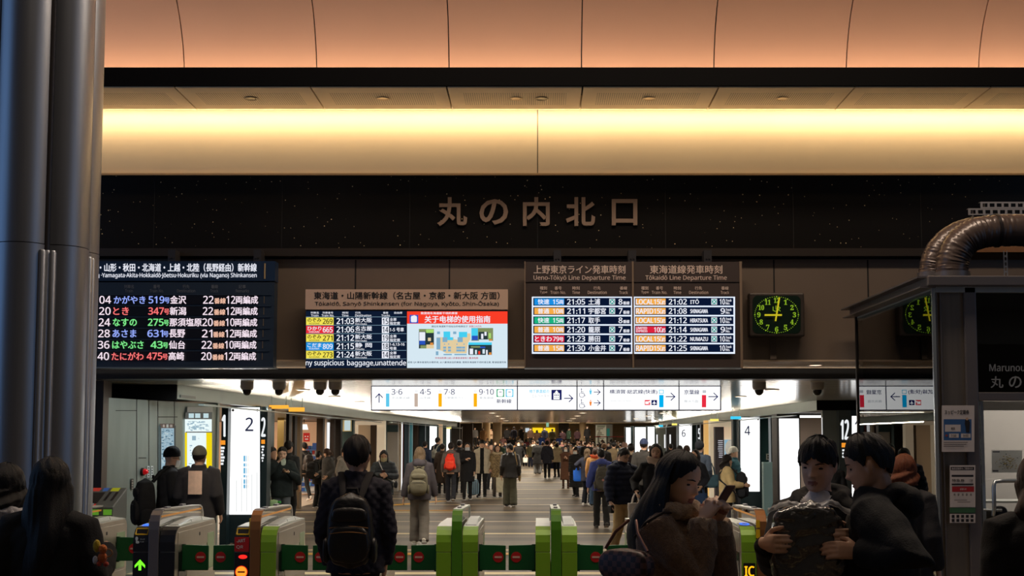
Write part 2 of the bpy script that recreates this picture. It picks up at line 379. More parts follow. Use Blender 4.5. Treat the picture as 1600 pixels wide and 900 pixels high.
wall_run('wall_left_dark_fascia', [(-7.2, 16.75), (-5.02, 16.85)], ZF - 0.02, ZC + 0.1, M_black, 0.1, 1)
wall_run('wall_right_fascia', [(5.45, 23.7), (5.42, 33), (5.6, 56)], ZF, ZC, M_fascia, 0.12, -1)
wall_run('wall_right_dark_fascia', [(5.45, 23.7), (9.0, 23.7)], ZF, ZC + 0.05, M_black, 0.1, 1)
# side strips of ceiling over the shopfronts
struct(MB().box((-12, 17.0, ZF + 0.02), (-5.0, 60, ZF + 0.06)).build('ceiling_left_bay', mat('bay_ceiling', (96, 100, 96), 0.4, 0.3)))
struct(MB().box((5.55, 23.8, ZF + 0.02), (12, 60, ZF + 0.06)).build('ceiling_right_bay', MATS['bay_ceiling']))
# left steel wall (service doors) and the brown pier beside it
A0, A1 = Vector((-5.62, 15.9)), Vector((-4.98, 19.0))
wall_run('wall_left_steel', [A0, A1], 0, ZF - 0.02, M_steel, 0.12, 1)
struct(MB().box((-7.5, 15.7, 0), (-5.62, 16.0, ZC)).build('wall_left_pier', M_brown))
wd = (A1 - A0).normalized(); wn = Vector((wd.y, -wd.x))
def onwall(u, v):
    """point of the left steel wall seen at (u, v)"""
    lo, hi = 15.0, 20.0
    for _ in range(40):
        Y = (lo + hi)/2; x = A0.x + wd.x*(Y - A0.y)/wd.y
        if at(u, v, Y).x > x: lo = Y
        else: hi = Y
    return at(u, v, (lo + hi)/2)
def wallquad(mb, u0, v0, u1, v1, m=0, off=0.004):
    n = Vector((wn.x, wn.y, 0))*off; a, c = onwall(u0, v0), onwall(u1, v0); b_, d = onwall(u0, v1), onwall(u1, v1)
    mb.quad(b_ + n, Vector((d.x, d.y, d.z)) + n, c + n, a + n, m)
js = MB()
for u in (213, 232, 246, 272): wallquad(js, u, 624, u + 0.8, 812, 0)
for (u0, v0, u1, v1) in ((180, 641, 213, 642), (216, 715, 228, 716), (216, 798, 228, 799), (246, 651, 277, 652)): wallquad(js, u0, v0, u1, v1, 0, 0.005)
struct(js.build('wall_left_steel_joints', M_joint))
# shopfront lines: dark plinth walls set back behind the fascias, closed by side rooms
XS = -6.2
struct(MB().box((-11.0, 60, 0), (-3.2, 60.2, ZC)).build('wall_left_end', M_brown))
struct(MB().box((-11.2, 19, 0), (-11.0, 60, ZC)).build('wall_left_shop_back', mat('shop_back_wall', (232, 196, 160), 0.7)))
struct(MB().box((10.8, 23, 0), (11.0, 60, ZC)).build('wall_right_shop_back', MATS['shop_back_wall']))
struct(MB().box((6.4, 23.75, 0), (11.0, 23.9, ZC)).build('wall_right_return', M_steel))
struct(MB().box((-11.0, 18.9, 0), (-4.98, 19.02, ZF)).build('wall_left_return', M_steel))
# far hall: steps up, landing, back wall, higher ceiling, columns
ST0 = 88.0
for i in range(8):
    struct(MB().box((-9, ST0 + 0.32*i, 0.156*i - (0.2 if i == 0 else 0)), (9, ST0 + 0.32*(i+1), 0.156*(i+1))).build('floor_step', mat('step_stone', (120, 116, 106), 0.5)))
    struct(MB().box((-9, ST0 + 0.32*i - 0.012, 0.156*(i+1) - 0.03), (9, ST0 + 0.32*i, 0.156*(i+1))).build('floor_step_nosing', mat('step_nosing', (66, 66, 62), 0.5)))
ZL = 0.156*8
struct(MB().box((-14, ST0 + 0.32*8, 0.0), (14, 125, ZL)).build('floor_landing', mat('landing_stone', (160, 146, 124), 0.4)))
struct(MB().box((-14, 124, ZL), (14, 124.3, 5)).build('wall_back', mat('far_wall', (190, 166, 132), 0.7)))
struct(MB().box((-14, 56.0, 3.25), (14, 124, 3.4)).build('ceiling_far', mat('far_ceiling', (210, 200, 184), 0.5)))
struct(MB().box((-14, 56.0, ZC), (14, 56.15, 3.3)).build('beam_far', mat('far_beam', (112, 104, 92), 0.5)))
struct(MB().box((-14.2, 56, 0), (-14, 124, 3.4)).build('wall_left_far', MATS['far_wall']))
struct(MB().box((14, 56, 0), (14.2, 124, 3.4)).build('wall_right_far', MATS['far_wall']))
struct(MB().box((-14, 56.16, 0), (-3.6, 56.4, 3.25)).build('wall_left_partition', mat('far_partition', (70, 62, 54), 0.5)))
struct(MB().box((6.9, 56.16, 0), (14, 56.4, 3.25)).build('wall_right_partition', MATS['far_partition']))

# ================================================================== BIG STEEL PILLAR (left)
M_alu = mat('brushed_pillar_steel', (172, 176, 184), 0.40, 0.9, noise_amt=0.05, noise_scale=5, stretch=(6, 6, 0.3))
M_alud = mat('pillar_shadow_gap', (28, 28, 30), 0.5, 0.3)
PC = Vector((-3.60, 8.62)); PR = 0.40
t = thing('steel_pillar', 'huge round brushed steel pillar with fluted ribs at the left edge of the hall', 'pillar', (PC.x, PC.y, 0)); t['kind'] = 'structure'
ZCAP = 3.10
def column_at(deg, rad, r, z0, z1, nm, m, n=40):
    a = radians(deg); return MB().lathe([(r, z0), (r, z1)], (rad*sin(a), -rad*cos(a), 0), n).build(nm, m, t, True)
for deg in (4, 64, 124, 184, 244, 304):
    column_at(deg, 0.25, 0.188, 0.0, ZCAP + 0.04, 'shaft', M_alu, 64); column_at(deg, 0.25, 0.187, ZCAP + 0.046, 9.0, 'shaft', M_alu, 64); column_at(deg, 0.25, 0.180, ZCAP + 0.03, ZCAP + 0.06, 'shaft_seam', M_alud, 48)
column_at(0, 0, 0.30, 0.0, 9.0, 'core', M_alud)
for deg in (-26, 34, 94, 154, 214, 274):
    a = radians(deg); dv = Vector((sin(a), -cos(a), 0)); tan = Vector((cos(a), sin(a), 0)); mb = MB()
    for sgn, ro in ((-1, .385), (0, .375), (1, .385)):
        c = dv*ro + tan*0.034*sgn; mb.tube([c, c + Vector((0, 0, ZCAP - 0.015)), c + Vector((0, 0, ZCAP))], [0.027, 0.027, 0.02], 16)
    mb.build('rib', M_alu, t, True)
    c = dv*0.335; mb = MB(); mb.tube([c + Vector((0, 0, ZCAP)), c + Vector((0, 0, 9))], 0.04, 14); mb.build('upper_rib', mat('rib_bronze', (84, 78, 76), 0.4, 0.7), t, True)

# ================================================================== WRITING AND DISPLAYS ON THE WALL
# station-gate lettering fixed to the granite
Yl = YW - 0.02; tl = thing('wall_lettering', 'large metal characters 丸の内北口 fixed on the black granite band', 'sign', tuple(at(840, 353, Yl)))
for ch, u0, v0, u1, v1 in (('丸', 683, 308, 730, 353), ('の', 749, 311, 794, 351), ('内', 817, 308, 859, 353), ('北', 884, 308, 930, 353), ('口', 956, 311, 996, 352)):
    a, b_, c = at(u0, v1, Yl), at(u1, v1, Yl), at(u0, v0, Yl); mb = MB()
    write(mb, ch, a, b_ - a, c - a, (b_ - a).length, (c - a).length, 0, 0.024, depth=0.03)
    o = mb.build('character', mat('bronze_letters', (150, 126, 108), 0.45, 0.3)); o.parent = tl; o.matrix_parent_inverse = Matrix.Translation(tl.location).inverted()

W_ = glow('screen_white', (236, 238, 248), 1.0); NAVY = glow('screen_navy', (12, 22, 44), 0.7)
RED_ = glow('led_red', (255, 118, 118)); GRN_ = glow('led_green', (128, 240, 142)); BLU_ = glow('led_blue', (150, 172, 255)); PNK_ = glow('led_pale', (250, 232, 244)); ORG_ = glow('led_peach', (250, 196, 170))
def slab(name, parent, u0, v0, u1, v1, Y, th, m, bevel=0.0):
    a, c = at(u0, v1, Y), at(u1, v0, Y)
    return MB().box((min(a.x, c.x), Y, min(a.z, c.z)), (max(a.x, c.x), Y + th, max(a.z, c.z))).build(name, m, parent, bevel=bevel)
def hangers(parent, us, v0, v1, Y):
    for u in us:
        a, c = at(u - 6, v1, Y), at(u + 6, v0, Y)
        MB().box((a.x, Y, a.z), (c.x, Y + 0.2, c.z)).box((a.x + 0.02, Y - 0.012, a.z + 0.03), (a.x + 0.035, Y, a.z + 0.045)).box((c.x - 0.035, Y - 0.012, a.z + 0.03), (c.x - 0.02, Y, a.z + 0.045)).build('hanger_bracket', mat('hanger_grey', (58, 56, 58), 0.5, 0.4), parent)

# --- departure board 1 (bullet trains, left)
YD = 13.30
t = thing('departure_board', 'dark blue bullet train departure board with six coloured rows beside the steel pillar', 'departure board', (-5.0, YD, 0))
t.location.z = 0
def keep(o, par):      # children are written in world coordinates
    o.parent = par; o.matrix_parent_inverse = Matrix.Translation(par.location).inverted() if par.rotation_euler.z == 0 else (Matrix.Translation(par.location) @ Euler(par.rotation_euler).to_matrix().to_4x4()).inverted(); return o
M_case1 = mat('board_case_blue', (44, 58, 74), 0.45, 0.2)
keep(slab('case', None, 60, 441, 429, 574, YD, 0.16, M_case1), t); keep(slab('header_panel', None, 60, 408, 430, 439, YD - 0.01, 0.17, mat('board_header_blue', (34, 56, 84), 0.4, 0.2)), t)
keep(MB().box(tuple(at(60, 575.5, YD - 0.02)), tuple(Vector(at(429, 573.5, YD - 0.02)) + Vector((0, 0.18, 0)))).build('bottom_rail', mat('rail_silver', (150, 160, 165), 0.3, 0.7)), t)
for i, vc in enumerate((468.4, 486, 503.5, 521, 538.7, 556.5)):
    sh = -i*0.62
    keep(slab('row_display', None, 100, vc - 7.4, 404 + sh, vc + 7.2, YD - 0.008, 0.02, mat('led_panel_black', (13, 13, 24), 0.4)), t)
    keep(slab('row_frame', None, 60, vc - 8.6, 424 + sh, vc - 7.6, YD - 0.012, 0.02, mat('row_frame_slate', (62, 78, 94), 0.4, 0.3)), t)
    keep(slab('row_marker', None, 412 + sh, vc - 5.5, 413.2 + sh, vc + 5.5, YD - 0.006, 0.02, mat('marker_bronze', (120, 104, 84), 0.5)), t)
keep(slab('header_marker', None, 412.5, 411.5, 415, 435.5, YD - 0.016, 0.02, mat('marker_gold', (190, 160, 112), 0.5)), t)
f = Face(YD - 0.016)
f.text('東北', 131, 411.5, 154, 424.5); f.text('・山形・秋田・北海道・上越・北陸（長野経由）新幹線', 156, 411.5, 401, 424.5, bold=0.02)
f.text('Tōhoku', 126, 426, 155, 434.5); f.text('·Yamagata·Akita·Hokkaidō·Jōetsu·Hokuriku (via Nagano) Shinkansen', 158, 426.3, 401, 435.3)
keep(f.build('header_lettering', W_), t)
f = Face(YD - 0.004)
for (a, u0, u1, e, w0, w1) in (('列車名', 194, 209, 'Train', 195.5, 207.5), ('番号', 239.5, 250, 'Train No.', 234, 255.5), ('行先', 285.5, 296, 'Destination', 276.7, 305), ('番線', 330, 340.5, 'Track', 328.5, 341), ('記事', 373, 384, 'Remarks', 368.5, 389)):
    f.text(a, u0, 445, u1, 450.6); f.text(e, w0, 452, w1, 456.8)
keep(f.build('column_lettering', mat('lettering_grey', (120, 124, 130), 0.6)), t)
rows1 = [('21:04', 'かがやき', (178, 227), '519', '金沢', 290.7, '22', '12', 2), ('21:20', 'とき', (177, 201), '347', '新潟', 290.7, '22', '12', 0), ('21:24', 'なすの', (176.5, 213.5), '275', '那須塩原', 315, '20', '10', 1),
         ('21:28', 'あさま', (176, 212.7), '631', '長野', 289, '21', '12', 2), ('21:36', 'はやぶさ', (175.5, 224), '43', '仙台', 289, '22', '10', 1), ('21:40', 'たにがわ', (174.5, 224), '475', '高崎', 287.4, '20', '12', 0)]
f = Face(YD - 0.010)
for i, (tm, nm, (n0, n1), no, ds, d1, tr, ca, cc) in enumerate(rows1):
    v = (468.4, 486, 503.5, 521, 538.7, 556.5)[i]; s_ = -i*0.62; T, B_ = v - 6, v + 6
    f.text(tm[:3], 132 + s_, T, 152.5 + s_, B_, 3); f.text(tm[3:], 155.5 + s_, T, 173.3 + s_, B_, 3)
    f.text(nm, n0, T, n1, B_, cc, 0.02)
    f.text(no, (238 if len(no) == 2 else 232.5) + s_, T + 0.5, 256.5 + s_, B_ - 0.5, cc, 0.02); f.text('号', 257 + s_, T + 2.5, 265 + s_, B_ - 0.6, cc, 0.02)
    f.text(ds, 266 + s_*0.8, T - 0.3, d1, B_ + 0.3, 3, 0.02); f.text(tr, 317.5 + s_, T, 333.5 + s_, B_, 3); f.text('番線', 334.8 + s_, T + 3.2, 352.6 + s_, B_, 4, 0.02)
    f.text(ca, 354 + s_, T, 367.5 + s_, B_, 3); f.text('両編成', 368.2 + s_, T, 403 + s_, B_ + 0.3, 3, 0.02)
keep(f.build('row_lettering', [RED_, GRN_, BLU_, PNK_, ORG_]), t)
hangers(t, (268, 402), 390, 408, YD + 0.03)
for o in t.children:
    if not o.matrix_parent_inverse or o.name.startswith('hanger'): keep(o, t)

# --- departure board 2 (centre)
YE = 13.32
t = thing('departure_board', 'centre departure board with tan header and a red and white notice screen', 'departure board', (-1.5, YE, 0))
keep(slab('case', None, 477.5, 484.5, 793, 575.5, YE + 0.01, 0.262, M_dark), t); keep(slab('header_panel', None, 477, 452, 793.5, 483.5, YE - 0.02, 0.17, mat('header_tan', (226, 190, 164), 0.5)), t)
f = Face(YE - 0.022); f.text('東海道・山陽新幹線（名古屋・京都・新大阪 方面）', 490.6, 456, 780.5, 467.8, 0, 0.02); f.text('Tōkaidō, Sanyō Shinkansen (for Nagoya, Kyōto, Shin-Ōsaka)', 492, 470.3, 779.5, 479.3)
keep(f.build('header_lettering', mat('lettering_dark', (34, 28, 26), 0.6)), t)
cols2 = [glow('s2_navy', (14, 26, 48)), glow('s2_line', (120, 150, 170)), W_, glow('s2_yellow', (242, 226, 84)), glow('s2_red', (232, 46, 58)), glow('s2_blue', (34, 146, 222)), glow('s2_ink', (52, 44, 18))]
f = Face(YE); f.rect(478, 486, 635, 575, 0)
for (a, u0, u1, e, w0, w1) in (('列車名', 485.5, 498, 'Train', 486, 497.5), ('列車番号', 504, 520.5, 'Train No.', 502.5, 522), ('時刻', 535, 544, 'Time', 534, 544.5), ('行先', 555, 563.5, 'Destination', 555, 580), ('番線', 598.5, 606.5, 'Tracks', 596, 609), ('自由席', 616, 628.5, '', 0, 0)):
    f.text(a, u0, 487, u1, 490.3, 2)
    if e: f.text(e, w0, 491.2, w1, 494.6, 2)
rows2 = [('のぞみ', 'NOZOMI', '269', '21:03', '新大阪', 'Shin-Osaka', '15', ('全車', '指定席'), 3), ('ひかり', 'HIKARI', '665', '21:06', '名古屋', 'Nagoya', '14', ('1-5 号車',), 4), ('のぞみ', 'NOZOMI', '271', '21:12', '新大阪', 'Shin-Osaka', '19', ('全車', '指定席'), 3),
         ('こだま', 'KODAMA', '809', '21:15', '静 岡', 'Shizuoka', '18', ('1-6,13-16', '号車'), 5), ('のぞみ', 'NOZOMI', '273', '21:24', '新大阪', 'Shin-Osaka', '14', ('全車', '指定席'), 3)]
for i, (nm, ro, no, tm, ds, de, tr, rm, cc) in enumerate(rows2):
    v = 501.7 + 13.08*i; f.rect(478, v - 6.9, 635, v - 6.2, 1); f.rect(478.3, v - 5.7, 521.2, v + 6.1, cc)
    ic = 6 if cc == 3 else 2
    f.text(nm, 480.5, v - 4.6, 502, v + 1.4, ic, 0.02); f.text(ro, 483, v + 2.6, 499, v + 5, ic); f.text(no, 504.5, v - 3.6, 519.5, v + 4.4, ic, 0.02)
    f.text(tm, 526, v - 4.6, 553, v + 4.6, 2, 0.02); f.text(ds, 555, v - 5.2, 581, v + 2, 2, 0.02); f.text(de, 555, v + 3, 573 if len(de) > 8 else 569, v + 5.8, 2)
    f.rect(596.7, v - 5.5, 607.7, v + 6, 2); f.text(tr, 598, v - 4, 606.5, v + 4.5, 0, 0.02)
    if len(rm) == 2: f.text(rm[0], 609, v - 5, 619.5 if rm[0] == '全車' else 632, v - 0.2, 2, 0.02); f.text(rm[1], 609, v + 1, 625 if rm[1] == '指定席' else 619.5, v + 6, 2, 0.02)
    else: f.text(rm[0], 609, v - 3, 631, v + 3.4, 2, 0.02)
f.rect(478, 560.4, 635, 561, 1); f.text('ny suspicious', 477.8, 562.6, 537.5, 573.4, 2); f.text('baggage,unattende', 542.5, 562.6, 634.5, 573.4, 2)
keep(f.build('timetable_screen', cols2), t)
c3 = [glow('s3_white', (214, 232, 242)), glow('s3_red', (250, 62, 40)), W_, glow('s3_blue', (42, 84, 190)), glow('s3_cyan', (70, 206, 240)), glow('s3_sand', (226, 204, 160)), glow('s3_slate', (128, 172, 200)), glow('s3_dark', (40, 56, 60)), glow('s3_olive', (130, 146, 96)), glow('s3_rose', (190, 40, 70)), glow('s3_ink', (30, 60, 84)), glow('s3_orange', (224, 140, 60)), glow('s3_lime', (170, 220, 110))]
f = Face(YE); f.rect(636, 486.5, 793, 575, 0); f.rect(636, 486.5, 793, 505.8, 1)
f.rect(640, 492, 653.5, 505, 3); f.poly([(642, 495.5), (643, 493.5), (645.5, 493.5), (646, 492.6), (648.5, 492.6), (649, 493.5), (650.5, 493.5), (651.5, 495.5), (651.5, 502), (650.5, 503.5), (643, 503.5), (642, 502)], 2)
f.text('致使用东海道新干线的乘客', 657.5, 487.4, 715, 491.2, 2, 0.02); f.text('关于电梯的使用指南', 663.5, 493.4, 766, 504.2, 2, 0.024)
f.text('通往东海道新干线站台的电梯位于', 674, 508.5, 731, 511.5, 10); f.text('剪票口大厅内', 733, 508.5, 752, 511.5, 9)
def snap(u0, v0, u1, v1, base, bits):
    f.rect(u0, v0, u1, v1, base)
    for (a, b_, c, d, k) in bits: f.rect(u0 + (u1-u0)*a, v0 + (v1-v0)*b_, u0 + (u1-u0)*c, v0 + (v1-v0)*d, k)
snap(654.5, 514, 678, 544.5, 7, ((0, 0, 1, .14, 8), (.48, .02, .98, .2, 12), (.03, .16, .42, .8, 2), (.03, .6, .42, .8, 3), (.5, .8, 1, 1, 5), (.1, .84, .5, 1, 8), (.6, .45, .8, .62, 5), (.75, .7, .95, .82, 11)))
snap(736.5, 512.5, 770.5, 532.5, 8, ((0, .02, .3, .9, 4), (.02, .6, .3, .95, 3), (.33, .3, .75, .9, 7), (.45, .45, .55, .85, 2), (.6, .3, .7, .6, 2), (.8, .4, .9, .8, 12), (.35, .9, .8, 1, 0), (.82, .88, .95, 1, 11)))
snap(732, 535, 768.5, 554.5, 7, ((0, 0, 1, .2, 4), (.1, .3, .5, .42, 8), (.5, .34, .72, .45, 3), (.05, .5, .2, .95, 2), (.28, .6, .36, .95, 0), (.42, .7, .5, .95, 1), (.6, .55, .7, .9, 0), (.75, .6, .82, 1, 2), (.88, .8, .98, 1, 11)))
f.poly([(682, 527), (709, 527), (709, 530), (716, 531), (716, 527), (730, 527), (730, 521), (735, 521), (735, 530), (731, 536), (729, 552), (697, 552), (690, 548), (682, 546)], 5)
for r in ((693, 518, 703.5, 527, 4), (693, 527, 708, 531.5, 4), (717, 518.5, 730, 527, 4), (683, 518, 687.5, 522, 6), (708, 518, 713, 522, 6), (682, 527.5, 688, 546, 6), (691.5, 527, 699, 534.5, 6), (715, 527, 723, 534.5, 6), (693, 553, 706, 555, 6), (710, 553, 729, 555, 6), (681, 549, 685, 555, 6)): f.rect(*r)
for u in (692.5, 700, 713, 717, 722): 
    for v in (541.5, 546): f.rect(u, v, u + 4.6, v + 3.2, 6)
for (u, v) in ((693.5, 537), (700, 536.8), (713, 537), (724, 537)): f.rect(u, v, u + 2, v + 1.6, 6)
f.text('中央线剪票口进入的乘客请使用八重洲电梯', 680, 557.8, 747, 561, 9); f.text('使用 QR 乘车者请先办理手续, 从八重洲进出的乘客, 使用东海道新干线时请注意, 敬请留意列车', 637, 564.5, 791, 567.8, 10)
keep(f.build('notice_screen', c3), t)

# --- departure board 3 (right, two halves)
t = thing('departure_board', 'brown departure board split in two halves with white framed rows left of the green clock', 'departure board', (1.1, YE, 0))
M_case3 = mat('board_case_brown', (74, 62, 58), 0.5, 0.1)
for (u0, u1) in ((820.5, 988.6), (989.4, 1159)):
    keep(slab('case', None, u0, 441.5, u1, 574, YE, 0.15, M_case3), t); keep(slab('header_panel', None, u0, 409, u1, 440.5, YE - 0.01, 0.16, M_case3), t)
for u in (820, 989, 1158): keep(slab('edge_trim', None, u - 0.7, 408.5, u + 1.1, 575, YE - 0.022, 0.17, mat('trim_bronze', (164, 140, 118), 0.4, 0.4)), t)
keep(slab('bottom_rail', None, 819.5, 574, 1160, 575.6, YE - 0.02, 0.17, MATS['rail_silver']), t)
f = Face(YE - 0.014)
f.text('上野東京ライン発車時刻', 834, 414.5, 977, 427.6, 0, 0.016); f.text('Ueno-Tōkyō Line Departure Time', 833.7, 430, 977.4, 439.4); f.text('東海道線発車時刻', 1015.6, 414.5, 1128.5, 427.6, 0, 0.016); f.text('Tōkaidō Line Departure Time', 1008.5, 430, 1135.6, 439.4)
for off in (0, 158.4):
    for (a, u0, u1, e, w0, w1) in (('種別', 843.5, 854.6, 'Type', 843.4, 855), ('番号', 866.6, 877.4, 'Train No.', 860, 884), ('時刻', 894.4, 905.6, 'Time', 894, 906), ('行先', 927.3, 938.4, 'Destination', 918.4, 948), ('番線', 968.6, 980, 'Track', 967.5, 981)):
        f.text(a, u0 + off, 447.4, u1 + off, 452.8); f.text(e, w0 + off, 454.4, w1 + off, 459.4)
keep(f.build('header_lettering', mat('lettering_tan', (240, 214, 196), 0.5)), t)
c4 = [glow('s4_frame', (226, 236, 255), 1.1), glow('s4_navy', (10, 22, 50)), W_, glow('s4_blue', (26, 142, 226)), glow('s4_orange', (246, 172, 72)), glow('s4_green', (28, 178, 128)), glow('s4_red', (222, 34, 62)), glow('s4_teal', (34, 150, 136))]
f = Face(YE - 0.002)
L3 = [('快速', '15両', '21:05', '土浦', 1, '8', 3), ('普通', '10両', '21:11', '宇都宮', 1, '7', 4), ('快速', '15両', '21:17', '取手', 0, '8', 5), ('普通', '10両', '21:20', '籠原', 1, '7', 4), ('ときわ', '79号', '21:23', '勝田', 1, '7', 6), ('普通', '15両', '21:30', '小金井', 1, '7', 4)]
R3 = [('LOCAL', '15Cars', '21:02', 'ITŌ', 1, '10', 4), ('RAPID', '15Cars', '21:08', 'SHINAGAWA', 0, '9', 4), ('LOCAL', '15Cars', '21:12', 'HIRATSUKA', 1, '10', 4), ('LIMITED EXPRESS', '10Cars', '21:14', 'SHINAGAWA', 1, '9', 6), ('LOCAL', '15Cars', '21:22', 'NUMAZU', 1, '10', 4), ('RAPID', '15Cars', '21:25', 'SHINAGAWA', 0, '10', 4)]
f.rect(831, 463.6, 988, 552.8, 0); f.rect(990, 463.6, 1148.5, 552.8, 0)
def xbox(u, v):
    f.rect(u, v - 4.6, u + 9, v + 4.6, 2); f.rect(u + 0.8, v - 3.8, u + 8.2, v + 3.8, 7)
    f.line([(u + 2, v - 2.6), (u + 7, v + 2.6)], 0.5, 2); f.line([(u + 7, v - 2.6), (u + 2, v + 2.6)], 0.5, 2)
for i in range(6):
    v = 471.4 + 14.5*i; a, n_, tm, ds, g, tr, cc = L3[i]
    f.rect(833.2, v - 6, 986, v + 6.2, 1); f.rect(835, v - 4.8, 881.5, v + 5, cc); f.text(a, 840.5 if len(a) == 2 else 836, v - 4, 858 if len(a) == 2 else 862, v + 4.2, 2, 0.03)
    f.text(n_[:2], 864, v - 3.4, 873.5, v + 3.8, 2, 0.02); f.text(n_[2:], 874, v - 2.6, 880.5, v + 4, 2, 0.02)
    f.text(tm, 886.2, v - 4.2, 914, v + 4.4, 2, 0.02); f.text(ds, 919.5, v - 4.6, 937.5 if len(ds) == 2 else 946.6, v + 4.8, 2, 0.02)
    if g: xbox(952, v)
    f.text(tr, 966.6, v - 4.2, 972.4, v + 4.4, 2, 0.02); f.text('番線', 973.6, v - 0.6, 983.6, v + 4.6, 2, 0.03)
    a, n_, tm, ds, g, tr, cc = R3[i]
    f.rect(992, v - 6, 1146, v + 6.2, 1); f.rect(993.2, v - 4.8, 1040, v + 5, cc)
    if ' ' in a: f.text('LIMITED', 994, v - 4, 1011, v - 0.6, 2, 0.03); f.text('EXPRESS', 994, v + 0.6, 1011.5, v + 4, 2, 0.03)
    else: f.text(a, 994, v - 3.8, 1020.5, v + 4.2, 2, 0.03)
    f.text(n_[:2], 1022, v - 3.6, 1030.8, v + 4.2, 2, 0.02); f.text('Cars', 1031.2, v - 3.6, 1039.6, v + 4.2, 2, 0.02)
    f.text(tm, 1045, v - 4.2, 1073, v + 4.4, 2, 0.02); f.text(ds, 1078.6, v - (4 if ds == 'ITŌ' else 2.8), 1092 if ds == 'ITŌ' else 1106, v + 3.4, 2, 0.03)
    if g: xbox(1111.4, v)
    f.text(tr, 1126 if len(tr) == 1 else 1124.6, v - 4.2, 1132.6, v + 4.4, 2, 0.02); f.text('Track', 1134, v - 4, 1143, v - 0.2, 2, 0.03); f.text('No.', 1134, v + 0.8, 1140.5, v + 4.4, 2, 0.03)
keep(f.build('timetable_screen', c4), t)
hangers(t, (871, 988, 1106), 391, 409, YE + 0.03)
for o in list(col.objects):
    if o.name.startswith('hanger_bracket') and o.parent and not o.get('k'): o['k'] = 1; keep(o, o.parent); 
for o in list(col.objects):
    if 'k' in o.keys(): del o['k']

# --- clock
YK = 13.42
t = thing('wall_clock', 'square dark wall clock with glowing green numerals showing nine o\'clock', 'clock', (2.7, YK, 0))
keep(slab('case', None, 1171.5, 457, 1257, 526, YK, 0.15, mat('clock_case', (62, 54, 48), 0.5, 0.2), 0.02), t)
cg = [mat('clock_face_green', (10, 34, 24), 0.35), glow('clock_lume', (168, 214, 50), 0.6), glow('clock_hand', (222, 206, 40), 0.8)]
f = Face(YK - 0.004)
rr = []
for (cx_, cy_, a0) in ((1243, 470, 0), (1184, 470, 90), (1184, 513, 180), (1243, 513, 270)):
    for k in range(7): a = radians(a0 + 15*k); rr.append((cx_ + 8*cos(a), cy_ - 8*sin(a)))
f.poly(rr, 0)
CX, CY, RX, RY = 1213.5, 491.8, 34.0, 28.2
for k in range(60):
    a = radians(90 - 6*k); r_ = 0.85 if k % 5 else 1.5; f.disc(CX + RX*cos(a), CY - RY*sin(a), r_*0.75, 1, 8)
for k in range(1, 13):
    a = radians(90 - 30*k); w_ = 5.0 if k < 10 else 8.8; x, y = CX + 27.8*cos(a), CY - 22.6*sin(a); f.text(str(k), x - w_/2, y - 3.9, x + w_/2, y + 3.9, 1, 0.01, serif=True)
f.line([(1208, 479.5), (1208, 485), (1211.5, 486.5), (1216, 485)], 0.5, 1); f.line([(1212.5, 478), (1212.5, 483)], 0.5, 1); f.line([(1216.5, 479), (1219, 481), (1216.5, 483.5), (1219, 486)], 0.5, 1)
keep(f.build('face', cg), t)
f = Face(YK - 0.03); f.line([(1196, 492.2), (1220.5, 492.2)], 1.3, 0); keep(f.build('hour_hand', [cg[2]]), t)
f = Face(YK - 0.034); f.line([(1212, 500.5), (1217.6, 466)], 1.2, 0); keep(f.build('minute_hand', [cg[2]]), t)
keep(slab('conduit', None, 1203.5, 526, 1213, 561, YW - 0.035, 0.03, mat('conduit_brown', (92, 80, 70), 0.5)), t)

# ledge downlights
for (u, lb) in ((1274, 'bright oval downlight in the ledge under the clock side'), (700, 'downlight in the ledge below the centre departure board'), (410, 'downlight in the ledge below the bullet train board')):
    p = at(u, 567.5, 14.25); t = thing('ledge_downlight', lb, 'downlight', (p.x, 14.25, zb - 0.02), 0, 'downlights in the ledge')
    MB().lathe([(0.0, -0.003), (0.075, -0.003), (0.075, 0.0)], n=24).build('lamp', glow('ledge_lamp', (255, 222, 196), 3.0), t); MB().lathe([(0.075, 0.0), (0.075, -0.006), (0.095, -0.006), (0.095, 0)], n=24).build('trim_ring', mat('ring_white', (200, 190, 178), 0.4), t)
for u in (1245, 1110, 990, 900, 720, 620, 500, 330):
    p = at(u, 575, 14.6); l = bpy.data.lights.new('ledge_spot', 'SPOT'); l.energy = 70; l.color = (1, .84, .66); l.spot_size = radians(115); l.shadow_soft_size = 0.05
    o = bpy.data.objects.new('ledge_spot', l); o.location = (p.x, 14.3, zb - 0.03); col.objects.link(o)

# ================================================================== CONCOURSE SIGNS, LIT COLUMNS, SHOPFRONTS
YS = 17.3
t = thing('hanging_sign', 'long white backlit direction sign hanging across the concourse with arrows and track numbers', 'direction sign', (0.1, YS, 0))
keep(slab('case', None, 579.5, 602.5, 1126.5, 641.5, YS + 0.004, 0.16, mat('sign_frame_navy', (20, 30, 84), 0.4)), t)
cs = [glow('sign_white', (242, 243, 242), 1.3), glow('sign_navy', (26, 30, 92)), glow('sign_cyan', (96, 200, 236)), glow('sign_taupe', (196, 176, 162)), glow('sign_amber', (252, 180, 16)), glow('sign_grey', (196, 200, 206)), glow('sign_green', (40, 160, 110)), glow('sign_red', (232, 44, 66)), glow('sign_sky', (0, 176, 238)), glow('sign_orange', (240, 130, 40))]
f = Face(YS)
for u0, u1 in ((581, 807.6), (809.2, 900.8), (902.4, 942.4), (944, 1060.2), (1061.8, 1125.2)): f.rect(u0, 604, u1, 640, 0)
f.arrow(592.3, 622, 6.6, 90, 1, 0.7)
